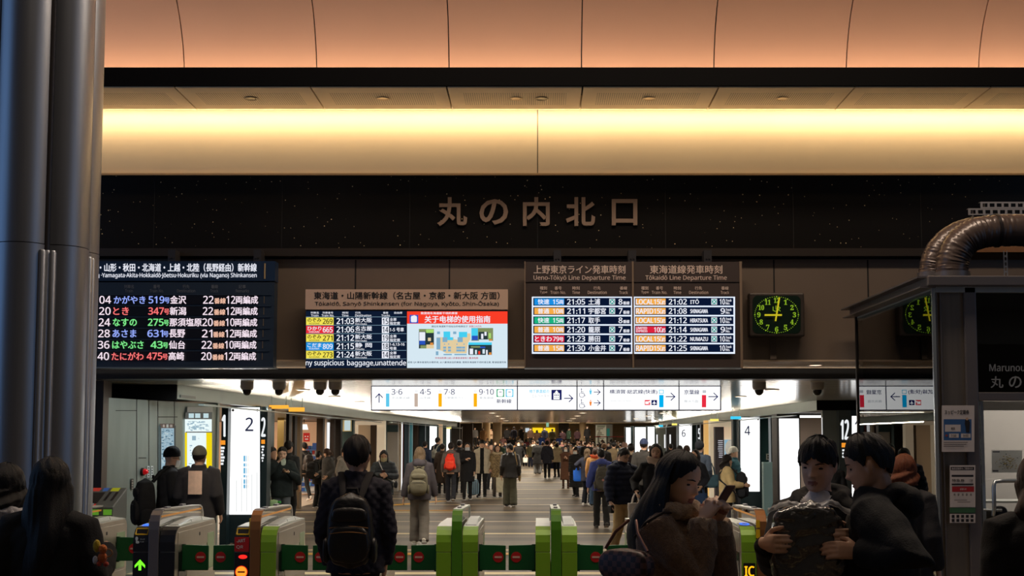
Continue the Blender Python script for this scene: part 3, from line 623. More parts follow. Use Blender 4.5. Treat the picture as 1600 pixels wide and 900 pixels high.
for (u, cc, n_, tx, w_) in ((603, 2, '3·6', '京浜東北線', 28), (647.5, 3, '4·5', '山手線', 16), (685, 4, '7·8', '上野東京ライン', 36), (740, 4, '9·10', '東海道線', 22)):
    f.rect(u, 614.8, u + 5.4, 635.5, cc); f.text(n_, u + 8.6, 607.8, u + 8.6 + (17 if len(n_) < 4 else 23), 616.6, 1, 0.004); f.text(tx, u + 9, 620, u + 9 + w_, 623.4, 5); f.rect(u + 1.4, 609.6, u + 4.4, 612.6, 5); f.rect(u + 2, 610.2, u + 3.8, 612, 0)
for (u, cc) in ((775.8, 6), (790.2, 2)): f.rect(u, 608, u + 12, 620.2, cc); f.poly([(u + 1.6, 610), (u + 3.4, 608.8), (u + 8.6, 608.8), (u + 10.4, 610), (u + 10.4, 617.5), (u + 9.4, 619.4), (u + 2.6, 619.4), (u + 1.6, 617.5)], 0); f.rect(u + 4, 612, u + 8, 612.9, 1)
f.text('新幹線', 776, 623.6, 799, 630, 1); f.text('地下鉄直結の', 827, 608.6, 858, 614, 2); f.text('エレベーター', 831, 616, 858, 621, 5)
f.rect(861.6, 609, 877.6, 625, 1); f.rect(864.8, 614.4, 874.4, 624, 0); f.poly([(866.5, 613.6), (869.6, 609.8), (872.7, 613.6)], 0); f.rect(868.8, 612, 870.4, 617, 0)
for k in range(3): f.rect(866.2 + 2.6*k, 616.4, 867.8 + 2.6*k, 618.4, 1); f.rect(866.2 + 2.6*k, 620, 867.8 + 2.6*k, 622.6, 5)
f.arrow(888.5, 622.4, 6.4, 0, 1, 0.7)
def wheelchair(u, v, m_):
    f.disc(u + 1.5, v - 6.4, 1.0, m_, 10); f.line([(u + 1.6, v - 4.6), (u + 1.8, v), (u + 5.4, v + 0.4), (u + 7.2, v + 4.4)], 0.4, m_); f.line([(u + 1.7, v - 2.6), (u + 5, v - 2.2)], 0.35, m_)
    f.line([(u + 2.2 + 4*cos(radians(a)), v + 2.4 - 4*sin(radians(a))) for a in range(130, 371, 24)], 0.35, m_)
def figure(u, v, m_): f.disc(u, v - 4.6, 1.0, m_, 10); f.poly([(u - 2, v - 3), (u + 2, v - 3), (u + 1.4, v + 0.6), (u + 1, v + 3.4), (u - 1, v + 3.4), (u - 1.4, v + 0.6)], m_)
wheelchair(907, 614.5, 1); figure(922.8, 612.8, 2); f.arrow(933, 612.7, 4.8, 0, 1, 0.55); wheelchair(907, 631.5, 1); figure(922.8, 630.5, 9); f.arrow(933, 629.5, 4.8, 0, 1, 0.55)
f.text('横須賀·総武線(快速)', 952.5, 608.6, 1027, 616.4, 1); f.text('Yokosuka·Sōbu Line (Rapid)', 952, 625, 986, 628, 5)
f.rect(1029.6, 609, 1037, 615.4, 2); f.rect(1030.6, 610, 1036, 614.4, 0); f.rect(1030, 617.2, 1036.8, 636.4, 8)
f.rect(1007.4, 625, 1016, 633, 7); f.poly([(1008.4, 627.2), (1013, 627.2), (1015.6, 626), (1015.6, 628.6), (1012, 630), (1015.6, 631.4), (1008.4, 631.4)], 0); f.rect(1017.8, 625, 1026.6, 633, 1); f.poly([(1022.2, 625.8), (1023, 628.4), (1026, 630.6), (1023, 630.2), (1022.8, 632), (1021.6, 632), (1021.4, 630.2), (1018.4, 630.6), (1021.4, 628.4)], 0)
f.arrow(1047.6, 619.8, 6.8, 0, 1, 0.7)
f.text('京葉線', 1069, 609, 1092.6, 616.4, 1); f.text('舞浜方面', 1069, 625, 1091, 629, 5); f.rect(1097.6, 609.6, 1103.4, 614, 5); f.rect(1096.6, 617.2, 1103.4, 636.4, 7); f.arrow(1114.4, 619.8, 7, 0, 1, 0.7)
keep(f.build('sign_face', cs), t)
a = at(700, 602, YS)
for u in (640, 840, 1060): p = at(u, 602.5, YS); keep(MB().tube([(p.x, YS + 0.08, p.z), (p.x, YS + 0.08, ZC + 0.01)], 0.02).build('hanger_rod', mat('hanger_rod', (90, 92, 94), 0.4, 0.6), None), t)

# --- number-marked luminous columns
def lit_column(label, u0, u1, v0, v1, Y, num, nb, dirn=1, extra=None, lift=0.0):
    """backlit white panel in a dark teal frame; num = (text, u0, v0, u1, v1)"""
    a, c = at(u0, v1, Y), at(u1, v0, Y); t = thing('luminous_column', label, 'lit advertising column', ((a.x + c.x)/2, Y, 0))
    w0, w1 = a.x - 0.02, c.x + 0.02
    keep(MB().box((w0, Y + 0.01, 0.02), (w1, Y + 0.62, ZF + 0.01)).build('casing', M_tealdark), t)
    f = Face(Y); f.rect(u0, v0, u1, v1, 0); f.text(num[0], *num[1:], 1, 0.014)
    if extra: extra(f)
    keep(f.build('lit_panel', [glow('column_white', (248, 248, 246), 1.5), glow('column_ink', (44, 48, 74)), glow('column_blue', (70, 160, 206)), glow('column_pale', (226, 214, 204)), glow('column_grey', (206, 210, 212))]), t)
    mb = MB()
    for (x, z) in ((a.x + 0.04, c.z - 0.05), (c.x - 0.04, c.z - 0.05)): mb.lathe([(0, -0.004), (0.022, -0.004), (0.022, 0.008)], (x, Y - 0.004, z), 10, 0, 'y')
    keep(mb.build('fixing_stud', M_dark, None), t)
    return t
def col2(f):
    for k, v in enumerate((712, 724, 731, 742, 749, 757)):
        h = (9, 5, 9, 4, 7, 6)[k]; f.rect(380.5, v, 383, v + h, 2); f.rect(384.2, v, 385.4, v + h, 2); f.rect(386.6, v, 387.8, v + h, 3)
    for k in range(5): f.rect(369 + 8*k, 750 - 3*k, 370 + 8*k, 800, 4)
lit_column('luminous white column marked 2 left of the man with the backpack', 357.5, 406, 636.5, 804, 21.0, ('2', 383.5, 652.5, 395.5, 673.5), 0, -1, col2)
lit_column('luminous white column marked 4 behind the woman in the cream jacket', 1157, 1187, 652.5, 768, 31.0, ('4', 1163.6, 665.5, 1172, 680), 0, 1)
lit_column('far luminous white column marked 6 on the right of the concourse', 1061, 1081, 663, 746, 46.5, ('6', 1065.5, 671.5, 1071, 682.5), 0, 1)
for (u0, u1, v0, Y, lb) in ((671, 682.5, 665.5, 47, 'narrow white lit column on the left of the concourse above the dark haired walker'), (697, 703, 668, 55, 'thin white lit column further along the left wall'), (706.5, 713, 669, 56.4, 'last white lit column on the left before the stairs'), (978.5, 986.5, 668, 55.8, 'last white lit column on the right before the notice wall'), (992.5, 1009, 667.5, 53.5, 'broad white lit column on the right behind the red belt line'), (1012.5, 1022.5, 667, 50.5, 'narrow white lit column left of the column marked 6')):
    p, q = at(u0, 740, Y), at(u1, v0, Y); t = thing('lit_column', lb, 'lit column', ((p.x + q.x)/2, Y, 0))
    keep(MB().box((p.x, Y, 0.3), (q.x, Y + 0.02, q.z)).build('lit_panel', glow('column_white', (248, 248, 246), 1.5)), t); keep(MB().box((p.x - 0.05, Y + 0.02, 0.0), (q.x + 0.05, Y + 0.4, q.z + 0.04)).build('casing', M_tealdark), t)
# frames carrying the big white numerals next to the columns
def number_post(label, u0, u1, Y, num, nbox, sq, sqc, sub, m=M_tealdark, vt=632):
    a, c = at(u0, 800, Y), at(u1, vt, Y); t = thing('gate_number_post', label, 'number post', ((a.x + c.x)/2, Y, 0))
    keep(MB().box((a.x, Y, 0.0), (c.x, Y + 0.3, ZF)).build('post', m), t)
    f = Face(Y - 0.002); f.text(num, *nbox, 0, 0.03); f.rect(*sq, sqc)
    for (x0, y0, x1, y1) in sub: f.rect(x0, y0, x1, y1, 0)
    keep(f.build('numeral_face', [glow('post_white', (236, 240, 242)), glow('post_orange', (244, 150, 44)), glow('post_blue', (48, 170, 226)), glow('post_lime', (190, 220, 90))]), t)
number_post('dark post with white numeral 1 behind the man in the grey cap', 343.5, 357, 20.8, '1', (347.2, 648.5, 351.4, 682), (344.4, 688, 352, 695), 1, [(344.8, 698 + 5*k, 351 - (k % 3), 701.4 + 5*k) for k in range(6)])
number_post('dark post with white numeral 2 right of the luminous column', 406.6, 418.5, 21.0, '2', (408.8, 652.5, 414.2, 682), (408.2, 687, 414, 693.5), 1, [(408.2 + (k % 2), 696.5 + 4.4*k, 413 - (k % 3), 699.4 + 4.4*k) for k in range(6)])
number_post('grey post with white numeral 12 and an orange square near the glass booth', 1313, 1329, 23.6, '12', (1314, 656, 1326, 686.5), (1315, 692, 1327, 699), 1, [(1316, 702 + 5*k, 1326, 705 + 5*k) for k in range(3)], mat('post_grey', (84, 92, 92), 0.5, 0.3))
number_post('dark post with numeral 3 and blue square above the pale blue pedestal', 1206, 1217.5, 30.2, '3', (1208, 661.5, 1212, 687), (1208, 690, 1213, 695), 2, [(1208.4, 698 + 4.4*k, 1212.6 - (k % 2), 701 + 4.4*k) for k in range(5)], M_tealdark, 650)
number_post('thin dark post with a lime square left of the luminous column marked 4', 1147, 1156.5, 31.5, '4', (1152.6, 665.5, 1156.2, 686), (1153, 689.5, 1156, 694), 3, [(1153, 696 + 4*k, 1156, 698.6 + 4*k) for k in range(5)], M_tealdark, 655)
number_post('narrow far post with numeral 5 behind the cap wearer on the right', 1090.5, 1096, 46.0, '5', (1091.2, 669.5, 1094.2, 686), (1091.4, 688.5, 1094, 692), 3, [], M_tealdark, 662)
# teal side of the column marked 4, and its small bin-like pedestal with a switch plate
struct(slab('wall_right_column_side', None, 1188, 652, 1206, 822, 31.2, 0.5, mat('teal_panel', (30, 84, 92), 0.4, 0.2)))
t = thing('pedestal', 'pale blue tiled pedestal in front of the teal column side', 'pedestal', (at(1200, 780, 28.6).x, 28.6, 0))
p, q = at(1194, 790, 28.6), at(1209.5, 722, 28.6)
mb = MB(); zz = [0.0, 0.28, 0.6, 0.95, q.z]
for a, c in zip(zz, zz[1:]): mb.box((p.x, 28.6, a + 0.004), (q.x, 28.85, c - 0.004))
mb.box((p.x + 0.01, 28.62, 0), (q.x - 0.01, 28.84, q.z - 0.01)); keep(mb.build('body', mat('pedestal_blue', (150, 186, 190), 0.4, 0.2)), t)
p, q = at(1197, 718, 30.1), at(1202.5, 709, 30.1); t = thing('switch_plate', 'small white switch plate on the teal column side', 'switch plate', (p.x, 30.1, 0))
# plate stands on the teal panel (31.2)
Yq = 31.196; p, q = at(1197, 718.5, Yq), at(1202.8, 708.8, Yq); t.location = (p.x, Yq, 0)
keep(MB().box((p.x, Yq - 0.02, p.z), (q.x, Yq, q.z)).build('plate', mat('plate_white', (206, 214, 212), 0.5)), t); keep(MB().box((p.x + 0.03, Yq - 0.03, p.z + 0.03), (q.x - 0.03, Yq - 0.02, p.z + 0.07)).box((p.x + 0.03, Yq - 0.03, q.z - 0.07), (q.x - 0.03, Yq - 0.02, q.z - 0.03)).build('rocker', M_dark), t)
# white luminous wall right of it, the pale recess and the grey pier
p, q = at(1219.5, 800, 27.0), at(1248, 654, 27.0)
t = thing('luminous_column', 'plain white luminous wall panel right of the numeral 3 post', 'lit advertising column', ((p.x+q.x)/2, 27, 0)); keep(MB().box((p.x, 27, 0.12), (q.x, 27.02, q.z)).build('lit_panel', glow('column_white2', (246, 246, 248), 1.5)), t); keep(MB().box((p.x - 0.05, 27.02, 0), (q.x + 0.03, 27.6, ZF)).build('casing', M_dark), t)
struct(slab('wall_right_recess', None, 1246, 640, 1300, 860, 29.0, 0.1, mat('recess_beige', (226, 204, 186), 0.6)))
p, q = at(1250, 652.5, 27.6), at(1287, 650, 27.6); t = thing('strip_light', 'white strip light over the pale recess beside the grey pier', 'strip light', ((p.x+q.x)/2, 27.6, p.z)); keep(MB().box((p.x, 27.6, p.z), (q.x, 27.72, p.z + 0.05)).build('diffuser', glow('strip_white', (250, 246, 244), 2.0)), t); keep(MB().box((p.x - 0.01, 27.62, p.z + 0.05), (q.x + 0.01, 27.74, ZF + 0.03)).build('housing', M_dark), t)
struct(slab('wall_right_pier', None, 1289, 640, 1313, 860, 23.76, 0.14, mat('pier_grey', (128, 134, 128), 0.5, 0.2, noise_amt=0.1, noise_scale=2)))
struct(slab('wall_right_lit_edge', None, 1286.5, 652, 1289, 760, 23.8, 0.05, glow('edge_white', (240, 240, 240), 1.1)))
p = at(1331, 800, 23.6); q = at(1352, 650, 23.6); t = thing('luminous_column', 'white lit panel marked 1 seen at the edge of the glass booth', 'lit advertising column', ((p.x+q.x)/2, 23.6, 0)); f = Face(23.6); f.rect(1331, 650, 1346, 790, 0); f.text('1', 1336, 657, 1340.4, 680.5, 1, 0.01); keep(f.build('lit_panel', [glow('column_white', (1,1,1)), glow('column_ink', (44, 48, 74))]), t); keep(MB().box((p.x - 0.02, 23.602, 0), (q.x, 23.69, ZF)).build('casing', M_tealdark), t)

# --- left wall fittings: posters, lit timetable window, alarm lamp, switch plates
t = thing('alarm_lamp', 'red domed alarm lamp on the grey steel wall', 'alarm lamp', tuple(onwall(222, 737)), math.atan2(wd.y, wd.x))
MB().lathe([(0.055, 0.0), (0.055, -0.03), (0.04, -0.035)], n=20, axis='y').build('base_ring', mat('lamp_ring', (60, 40, 38), 0.4, 0.4), t, True); MB().ell((0, -0.035, 0), (0.042, 0.06, 0.042), 16, 10).build('dome', mat('lamp_red', (196, 18, 24), 0.2, emit=0.35, coat=0.5), t, True)
mb = MB(); wallquad(mb, 249, 662, 271, 669, 0, 0.012); wallquad(mb, 253, 663.5, 256, 667.5, 1, 0.014); wallquad(mb, 258.5, 663, 262, 668, 2, 0.014); wallquad(mb, 264, 663.5, 268, 667.5, 1, 0.014); tag(mb.build('notice_plate', [mat('plate_maroon', (86, 66, 62), 0.5), mat('plate_pale', (190, 180, 174), 0.5), mat('plate_white', (206, 214, 212), 0.5)]), 'small notice plate above the map poster on the steel wall', 'notice')
def gridposter(u0, v0, u1, v1, mats, n, seed, off=0.01):
    rnd = random.Random(seed); mb = MB(); wallquad(mb, u0, v0, u1, v1, 0, off)
    for i in range(n):
        w_ = rnd.uniform(.04, .2)*(u1-u0); h = rnd.uniform(.006, .03)*(v1-v0); x = rnd.uniform(u0 + 1, u1 - w_ - 1); y = rnd.uniform(v0 + (v1-v0)*.06, v1 - h - 2); wallquad(mb, x, y, x + w_, y + h, rnd.choice((1, 1, 2)), off + 0.001 + i*0.00004)
    return mb
t = thing('map_poster', 'tall pale blue backlit route map poster on the steel wall', 'poster', tuple(onwall(260, 700)))
mb = gridposter(249.5, 666.5, 271, 736, None, 170, 3); keep(mb.build('map_sheet', [glow('poster_blue', (166, 196, 212), 0.8), glow('poster_ink', (96, 130, 150), 0.8), glow('poster_light', (206, 222, 226), 0.8)]), t)
for u in (248, 270.6): mb = MB(); wallquad(mb, u, 665, u + 2, 738, 0, 0.02); keep(mb.build('frame_strip', M_tealdark), t)
# lit ticket window bay
t = thing('timetable_window', 'brightly lit timetable window with yellow side bands behind the man in the cap', 'display window', tuple(onwall(308, 700)))
for nm, mb, ms in (('lit_face', gridposter(287, 655, 329, 737, None, 1, 9, 0.02), [glow('window_white', (226, 240, 240), 1.1), glow('window_ink', (150, 180, 196)), glow('window_lt', (240, 250, 250))]),):
    rnd = random.Random(5)
    for i in range(60): x = rnd.uniform(290, 320); w_ = rnd.uniform(1.5, 5); y = rnd.uniform(658, 672); wallquad(mb, x, y, x + w_, y + rnd.uniform(.5, 1.6), 1, 0.0215)
    for i in range(40): x = rnd.uniform(294, 312); w_ = rnd.uniform(1, 4); y = rnd.uniform(680, 730); wallquad(mb, x, y, x + w_, y + rnd.uniform(.5, 2), rnd.choice((1, 2)), 0.0215)
    wallquad(mb, 298, 681, 304, 688, 1, 0.022); keep(mb.build(nm, ms), t)
mb = MB(); wallquad(mb, 286.5, 676, 290, 737, 0, 0.024); wallquad(mb, 320, 676, 329, 737, 0, 0.024); keep(mb.build('yellow_band', glow('window_yellow', (240, 214, 20), 1.0)), t)
mb = MB(); wallquad(mb, 290, 636, 330, 644, 0, 0.026); keep(mb.build('header_plate', mat('header_grey', (170, 176, 176), 0.4)), t)
mb = MB(); wallquad(mb, 287, 674.4, 329, 676, 0, 0.03); wallquad(mb, 287, 644, 329, 655, 0, 0.025); keep(mb.build('dark_rail', M_tealdark), t)
mb = MB(); rnd = random.Random(2)
for u in (292, 302, 315): wallquad(mb, u, 646, u + 8, 653, 0, 0.03)
keep(mb.build('small_screen', glow('window_screen', (200, 226, 232), 0.9)), t)
for (u, lb) in ((229, 'left one of the two narrow white intercom plates on the steel wall'), (234.6, 'right one of the two narrow white intercom plates on the steel wall')):
    mb = MB(); wallquad(mb, u, 728, u + 3.6, 746, 0, 0.012)
    for k in range(4): wallquad(mb, u + 0.9, 730 + 4*k, u + 2.6, 732.4 + 4*k, 1, 0.014)
    tag(mb.build('intercom_plate', [mat('plate_white', (206, 214, 212)), M_dark]), lb, 'intercom plate', None)
mb = MB(); wallquad(mb, 203.5, 748, 207.5, 765, 0, 0.012); 
for k in range(4): wallquad(mb, 204.2, 749.5 + 4*k, 206.8, 752 + 4*k, 1, 0.014)
tag(mb.build('lock_plate', [M_dark, mat('lock_metal', (150, 146, 138), 0.3, 0.7)]), 'dark lock plate on the edge of the steel service door', 'door lock')
mb = MB(); wallquad(mb, 216, 756, 217.4, 766, 0, 0.03); tag(mb.build('door_handle_bar', mat('lock_metal', (150, 146, 138), 0.3, 0.7)), 'short upright handle under the red alarm lamp', 'handle')

# --- left shopfronts beyond the column marked 2
def post(u0, u1, Y, m, z1=None, v0=None, th=0.3, name='wall_left_shop_pier', z0=0.0):
    p, q = at(u0, 760, Y), at(u1, v0 or 650, Y); return struct(MB().box((p.x, Y, z0), (q.x, Y + th, z1 or (q.z if v0 else ZF + 0.03))).build(name, m))
M_amber = mat('amber_jamb', (196, 164, 124), 0.4, 0.2)
post(418.5, 424, 24, M_teal); post(445.5, 452, 26, M_dark); post(455, 461, 30.5, M_dark); post(462, 469.5, 31.6, mat('taupe_jamb', (128, 112, 92), 0.4, 0.3)); post(432, 444, 33.0, mat('glazed_gold', (146, 124, 72), 0.25, 0.3))
post(493.5, 505, 34.5, M_brown); post(505, 510, 35.6, mat('white_jamb', (226, 206, 186), 0.5)); post(515, 522, 36.0, M_brown); post(522.5, 533, 36.5, M_dark); post(533, 552.5, 37.2, mat('teal_grey_panel', (86, 112, 114), 0.4, 0.3))
struct(slab('wall_left_lit_edge', None, 510.5, 660, 514.5, 706, 35.5, 0.1, glow('edge_white', (240, 240, 240), 1.1)))
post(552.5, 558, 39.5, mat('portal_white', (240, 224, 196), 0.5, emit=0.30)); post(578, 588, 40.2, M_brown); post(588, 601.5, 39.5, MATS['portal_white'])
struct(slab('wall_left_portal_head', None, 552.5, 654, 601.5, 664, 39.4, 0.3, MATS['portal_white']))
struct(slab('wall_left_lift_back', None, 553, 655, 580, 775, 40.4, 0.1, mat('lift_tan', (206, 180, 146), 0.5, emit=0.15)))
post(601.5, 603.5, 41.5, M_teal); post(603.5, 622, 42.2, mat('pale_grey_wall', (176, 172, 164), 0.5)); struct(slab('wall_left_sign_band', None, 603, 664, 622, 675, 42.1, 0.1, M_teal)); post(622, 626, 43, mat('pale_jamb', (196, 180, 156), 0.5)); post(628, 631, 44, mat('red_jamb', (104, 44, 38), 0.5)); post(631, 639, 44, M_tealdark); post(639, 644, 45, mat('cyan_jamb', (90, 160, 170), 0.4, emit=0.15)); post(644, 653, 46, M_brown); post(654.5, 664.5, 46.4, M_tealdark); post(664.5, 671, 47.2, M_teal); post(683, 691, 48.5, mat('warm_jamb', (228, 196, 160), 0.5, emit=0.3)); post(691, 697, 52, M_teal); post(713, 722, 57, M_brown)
post(626, 628, 43.4, glow('edge_white', (1, 1, 1)))
tag(slab('route_poster', None, 535.5, 656, 549.5, 674, 37.19, 0.008, mat('poster_cream', (226, 206, 150), 0.5, emit=0.25)), 'cream bordered route poster on the teal pillar left of the lift portal', 'poster')
tag(slab('poster_sheet', None, 538, 657, 547.5, 672.5, 37.18, 0.008, glow('poster_sheet', (206, 226, 228), 0.8)), 'pale sheet inside the cream bordered poster', 'poster sheet')
# shop room: warm back wall, red poster, blue goods, shelf
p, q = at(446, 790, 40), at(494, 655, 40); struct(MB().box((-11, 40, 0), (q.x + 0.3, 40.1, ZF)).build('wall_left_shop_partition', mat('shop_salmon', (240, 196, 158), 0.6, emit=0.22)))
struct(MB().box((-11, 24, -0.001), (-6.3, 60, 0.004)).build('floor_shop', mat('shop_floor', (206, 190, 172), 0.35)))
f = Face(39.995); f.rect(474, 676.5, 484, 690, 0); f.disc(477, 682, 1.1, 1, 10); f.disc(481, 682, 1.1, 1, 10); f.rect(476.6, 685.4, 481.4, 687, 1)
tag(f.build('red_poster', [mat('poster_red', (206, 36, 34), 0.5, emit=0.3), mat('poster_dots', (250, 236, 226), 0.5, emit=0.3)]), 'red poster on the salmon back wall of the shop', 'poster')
rnd = random.Random(11)
p, q = at(470, 780, 39.3), at(493, 700, 39.3); t = thing('goods_rack', 'shop rack stacked with blue and white packages', 'shop rack', ((p.x+q.x)/2, 39.3, 0))
keep(MB().box((p.x, 39.3, 0.05), (q.x, 39.8, q.z)).build('rack_body', mat('rack_white', (210, 214, 222), 0.5)), t)
for r in range(9):
    z = 0.12 + r*0.17; x = p.x + 0.02
    while x < q.x - 0.06:
        w_ = rnd.uniform(.06, .16); keep(MB().box((x, 39.24, z), (x + w_ - 0.01, 39.3, z + rnd.uniform(.09, .14)), 0, 0.006).build('package', mat(*rnd.choice((('pack_blue', (44, 96, 190)), ('pack_sky', (90, 160, 220)), ('pack_white', (226, 230, 236)), ('pack_blue', (44, 96, 190)), ('pack_red', (196, 60, 60)))), 0.5)), t); x += w_
p, q = at(472, 702, 38.9), at(494, 696, 38.9); t = thing('goods_shelf', 'shop shelf with a blue box above the rack', 'shelf', ((p.x+q.x)/2, 38.9, 0)); keep(MB().box((p.x, 38.9, p.z - 0.04), (q.x, 39.29, p.z)).build('board', mat('shelf_blue', (70, 110, 180), 0.5)), t); c = at(488, 697, 39.0); keep(MB().box((c.x, 39.0, p.z), (c.x + 0.28, 39.2, p.z + 0.2), 0, 0.01).build('box', MATS['pack_blue']), t)
p = at(475, 664, 36.0); t = thing('spotlight', 'white track spotlight over the shop entrance', 'spotlight', (p.x, 36, p.z)); MB().tube([(0, 0, 0.22), (0, 0, 0.05)], 0.015).build('stem', M_dark, t); MB().lathe([(0.0, 0.02), (0.09, 0.02), (0.13, -0.14), (0.12, -0.14)], n=16).build('shade', glow('spot_white', (252, 246, 236), 1.2), t, True)
# orange light strip and cyan tabs on the fascias
for (u0, v0, u1, v1, Y, mm, lb) in ((420.5, 633, 450, 638.5, 21.5, 'tab_orange', 'orange backlit strip sign under the left fascia'), (451, 636.5, 475, 643, 22.6, 'tab_orange', 'shorter orange backlit strip sign behind the first on the left fascia'), (1142, 650.5, 1158, 655, 29.6, 'tab_cyan', 'cyan tab sign under the right fascia above the cream jacket woman'), (1110, 654.5, 1123, 658, 34.5, 'tab_yellow', 'yellow tab sign under the right fascia'), (1050, 661.5, 1058, 664.5, 45, 'tab_yellow', 'small yellow tab sign on the far right fascia'), (1029, 664, 1036, 667, 50, 'tab_cyan', 'small cyan tab sign on the far right fascia'), (696.5, 667, 705, 670, 54, 'tab_yellow', 'yellow tab sign at the far end of the left fascia')):
    p_, q_ = at(u0, v0, Y), at(u1, v0, Y); t = thing('tab_sign', lb, 'tab sign', ((p_.x + q_.x)/2, Y, p_.z)); [keep(MB().tube([(x_, Y + .03, p_.z - .01), (x_, Y + .03, ZC)], .008, 6).build('hanger_rod', M_fascia), t) for x_ in (p_.x + .04, q_.x - .04)]
    keep(slab('lit_tab', None, u0, v0, u1, v1, Y, 0.06, glow(mm, {'tab_orange': (250, 172, 60), 'tab_cyan': (60, 190, 226), 'tab_yellow': (240, 224, 110)}[mm], 1.2)), t)
# --- right side: amber portal with a menu board, between the columns marked 4 and 6
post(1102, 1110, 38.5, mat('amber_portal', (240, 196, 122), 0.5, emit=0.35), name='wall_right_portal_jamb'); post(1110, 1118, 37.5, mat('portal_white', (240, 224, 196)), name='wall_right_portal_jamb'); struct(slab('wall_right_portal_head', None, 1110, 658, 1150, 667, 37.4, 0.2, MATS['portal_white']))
post(1118, 1131, 37.0, mat('menu_plum', (50, 46, 54), 0.5), v0=667, name='wall_right_menu_pier'); f = Face(36.98); rnd = random.Random(4)
for k in range(9): f.rect(1121.5 + rnd.uniform(0, 2), 688 + 3.2*k, 1129.5, 689.3 + 3.2*k, 0)
tag(f.build('menu_text', glow('menu_white', (200, 200, 208), 0.8)), 'white lettering on the plum coloured menu pier', 'menu sign')
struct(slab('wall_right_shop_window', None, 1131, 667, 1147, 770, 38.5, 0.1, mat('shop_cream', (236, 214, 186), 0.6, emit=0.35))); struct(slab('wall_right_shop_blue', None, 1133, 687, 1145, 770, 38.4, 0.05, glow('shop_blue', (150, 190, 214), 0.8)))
post(1082, 1090, 47.0, mat('teal_panel', (30, 84, 92)), name='wall_right_shop_pier'); post(1096, 1102, 45, M_dark, name='wall_right_shop_pier'); post(1042, 1061, 49, M_dark, name='wall_right_shop_pier'); post(1023, 1042, 52, mat('pier_grey', (128, 134, 128)), name='wall_right_shop_pier'); post(986.5, 992, 55.5, M_teal, name='wall_right_shop_pier')
for u in (1026, 1038, 1046.5): struct(slab('wall_right_lit_edge', None, u, 679, u + 1.6, 700, 48.9, 0.05, glow('edge_white', (1, 1, 1))))
t = thing('mannequin', 'headless white draped display figure in the shop window right of the concourse', 'mannequin', (at(1143, 700, 36.2).x, 36.2, 0))
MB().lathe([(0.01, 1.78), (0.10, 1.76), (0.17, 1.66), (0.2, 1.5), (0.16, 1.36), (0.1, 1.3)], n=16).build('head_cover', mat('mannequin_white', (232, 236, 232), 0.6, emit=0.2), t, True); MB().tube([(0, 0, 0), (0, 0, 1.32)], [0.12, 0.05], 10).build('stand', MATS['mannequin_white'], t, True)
# --- far end: notice wall, red belt, yellow signs, round columns
struct(slab('wall_far_notice', None, 930.5, 663, 957, 700, 90.8, 0.1, mat('notice_grey', (150, 144, 128), 0.6, emit=0.1)))
f = Face(90.75); f.rect(931, 664.5, 947, 697, 0); f.rect(948, 669.5, 952.6, 684, 1); rnd = random.Random(8)
for k in range(14): f.rect(932 + rnd.uniform(0, 3), 667.5 + 1.9*k, 936 + rnd.uniform(0, 9), 668.5 + 1.9*k, 2)
f.rect(933, 665.2, 946, 666.6, 3)
tag(f.build('notice_board', [mat('notice_cream', (206, 198, 168), 0.6, emit=0.3), mat('notice_teal', (60, 150, 136), 0.6, emit=0.2), mat('notice_ink', (150, 142, 120), 0.6), mat('notice_green', (130, 170, 120), 0.6)]), 'large cream notice board with a teal stripe at the far end', 'notice board')
t = thing('belt_barrier', 'red belt barrier line in front of the far notice board', 'barrier', (at(950, 690, 90.2).x, 90.2, 0)); a, c = at(929, 682.4, 90.2), at(976, 682.0, 90.2)
keep(MB().box((a.x, 90.2, a.z - 0.03), (c.x, 90.23, a.z + 0.03)).build('belt', mat('belt_red', (190, 40, 36), 0.5)), t)
for u in (935, 949, 962, 975): p = at(u, 690, 90.2); keep(MB().tube([(p.x, 90.21, ZL - 0.16), (p.x, 90.21, a.z + 0.02)], 0.03).build('post', M_dark), t)
for (u0, u1, lb) in ((832, 848, 'left half of the yellow lit sign above the far crowd'), (851, 867, 'right half of the yellow lit sign above the far crowd')): tag(slab('yellow_sign', None, u0, 668.5, u1, 676, 123.9, 0.1, glow('far_yellow', (244, 208, 30), 1.1)), lb, 'lit sign')
tag(slab('white_sign', None, 821, 669, 827, 675, 123.9, 0.1, glow('far_white', (206, 220, 230), 0.9)), 'small white lit sign left of the yellow one at the far end', 'lit sign')
for (u, r_, Y, lb) in ((759.5, 0.32, 93.5, 'pale round column left of the taller lit one at the far stairs'), (777, 0.34, 92.5, 'warmly lit round column at the head of the far stairs'), (910.5, 0.26, 98, 'slim round column behind the crowd right of the yellow sign')):
    p = at(u, 680, Y); tag(MB().lathe([(r_*1.1, ZL), (r_*1.1, ZL + 0.1), (r_, ZL + 0.12), (r_, 3.2), (r_*1.1, 3.22), (r_*1.1, 3.26)], (p.x, Y, 0), 24).build('round_column', mat('far_column', (226, 200, 160), 0.5), None, True), lb, 'column')
struct(slab('wall_far_dark', None, 873, 661, 889, 700, 100, 0.3, mat('far_dark', (44, 34, 36), 0.6))); struct(slab('wall_far_dark_bay', None, 735, 661, 757, 690, 100, 0.3, mat('far_brown', (72, 58, 44), 0.6)))
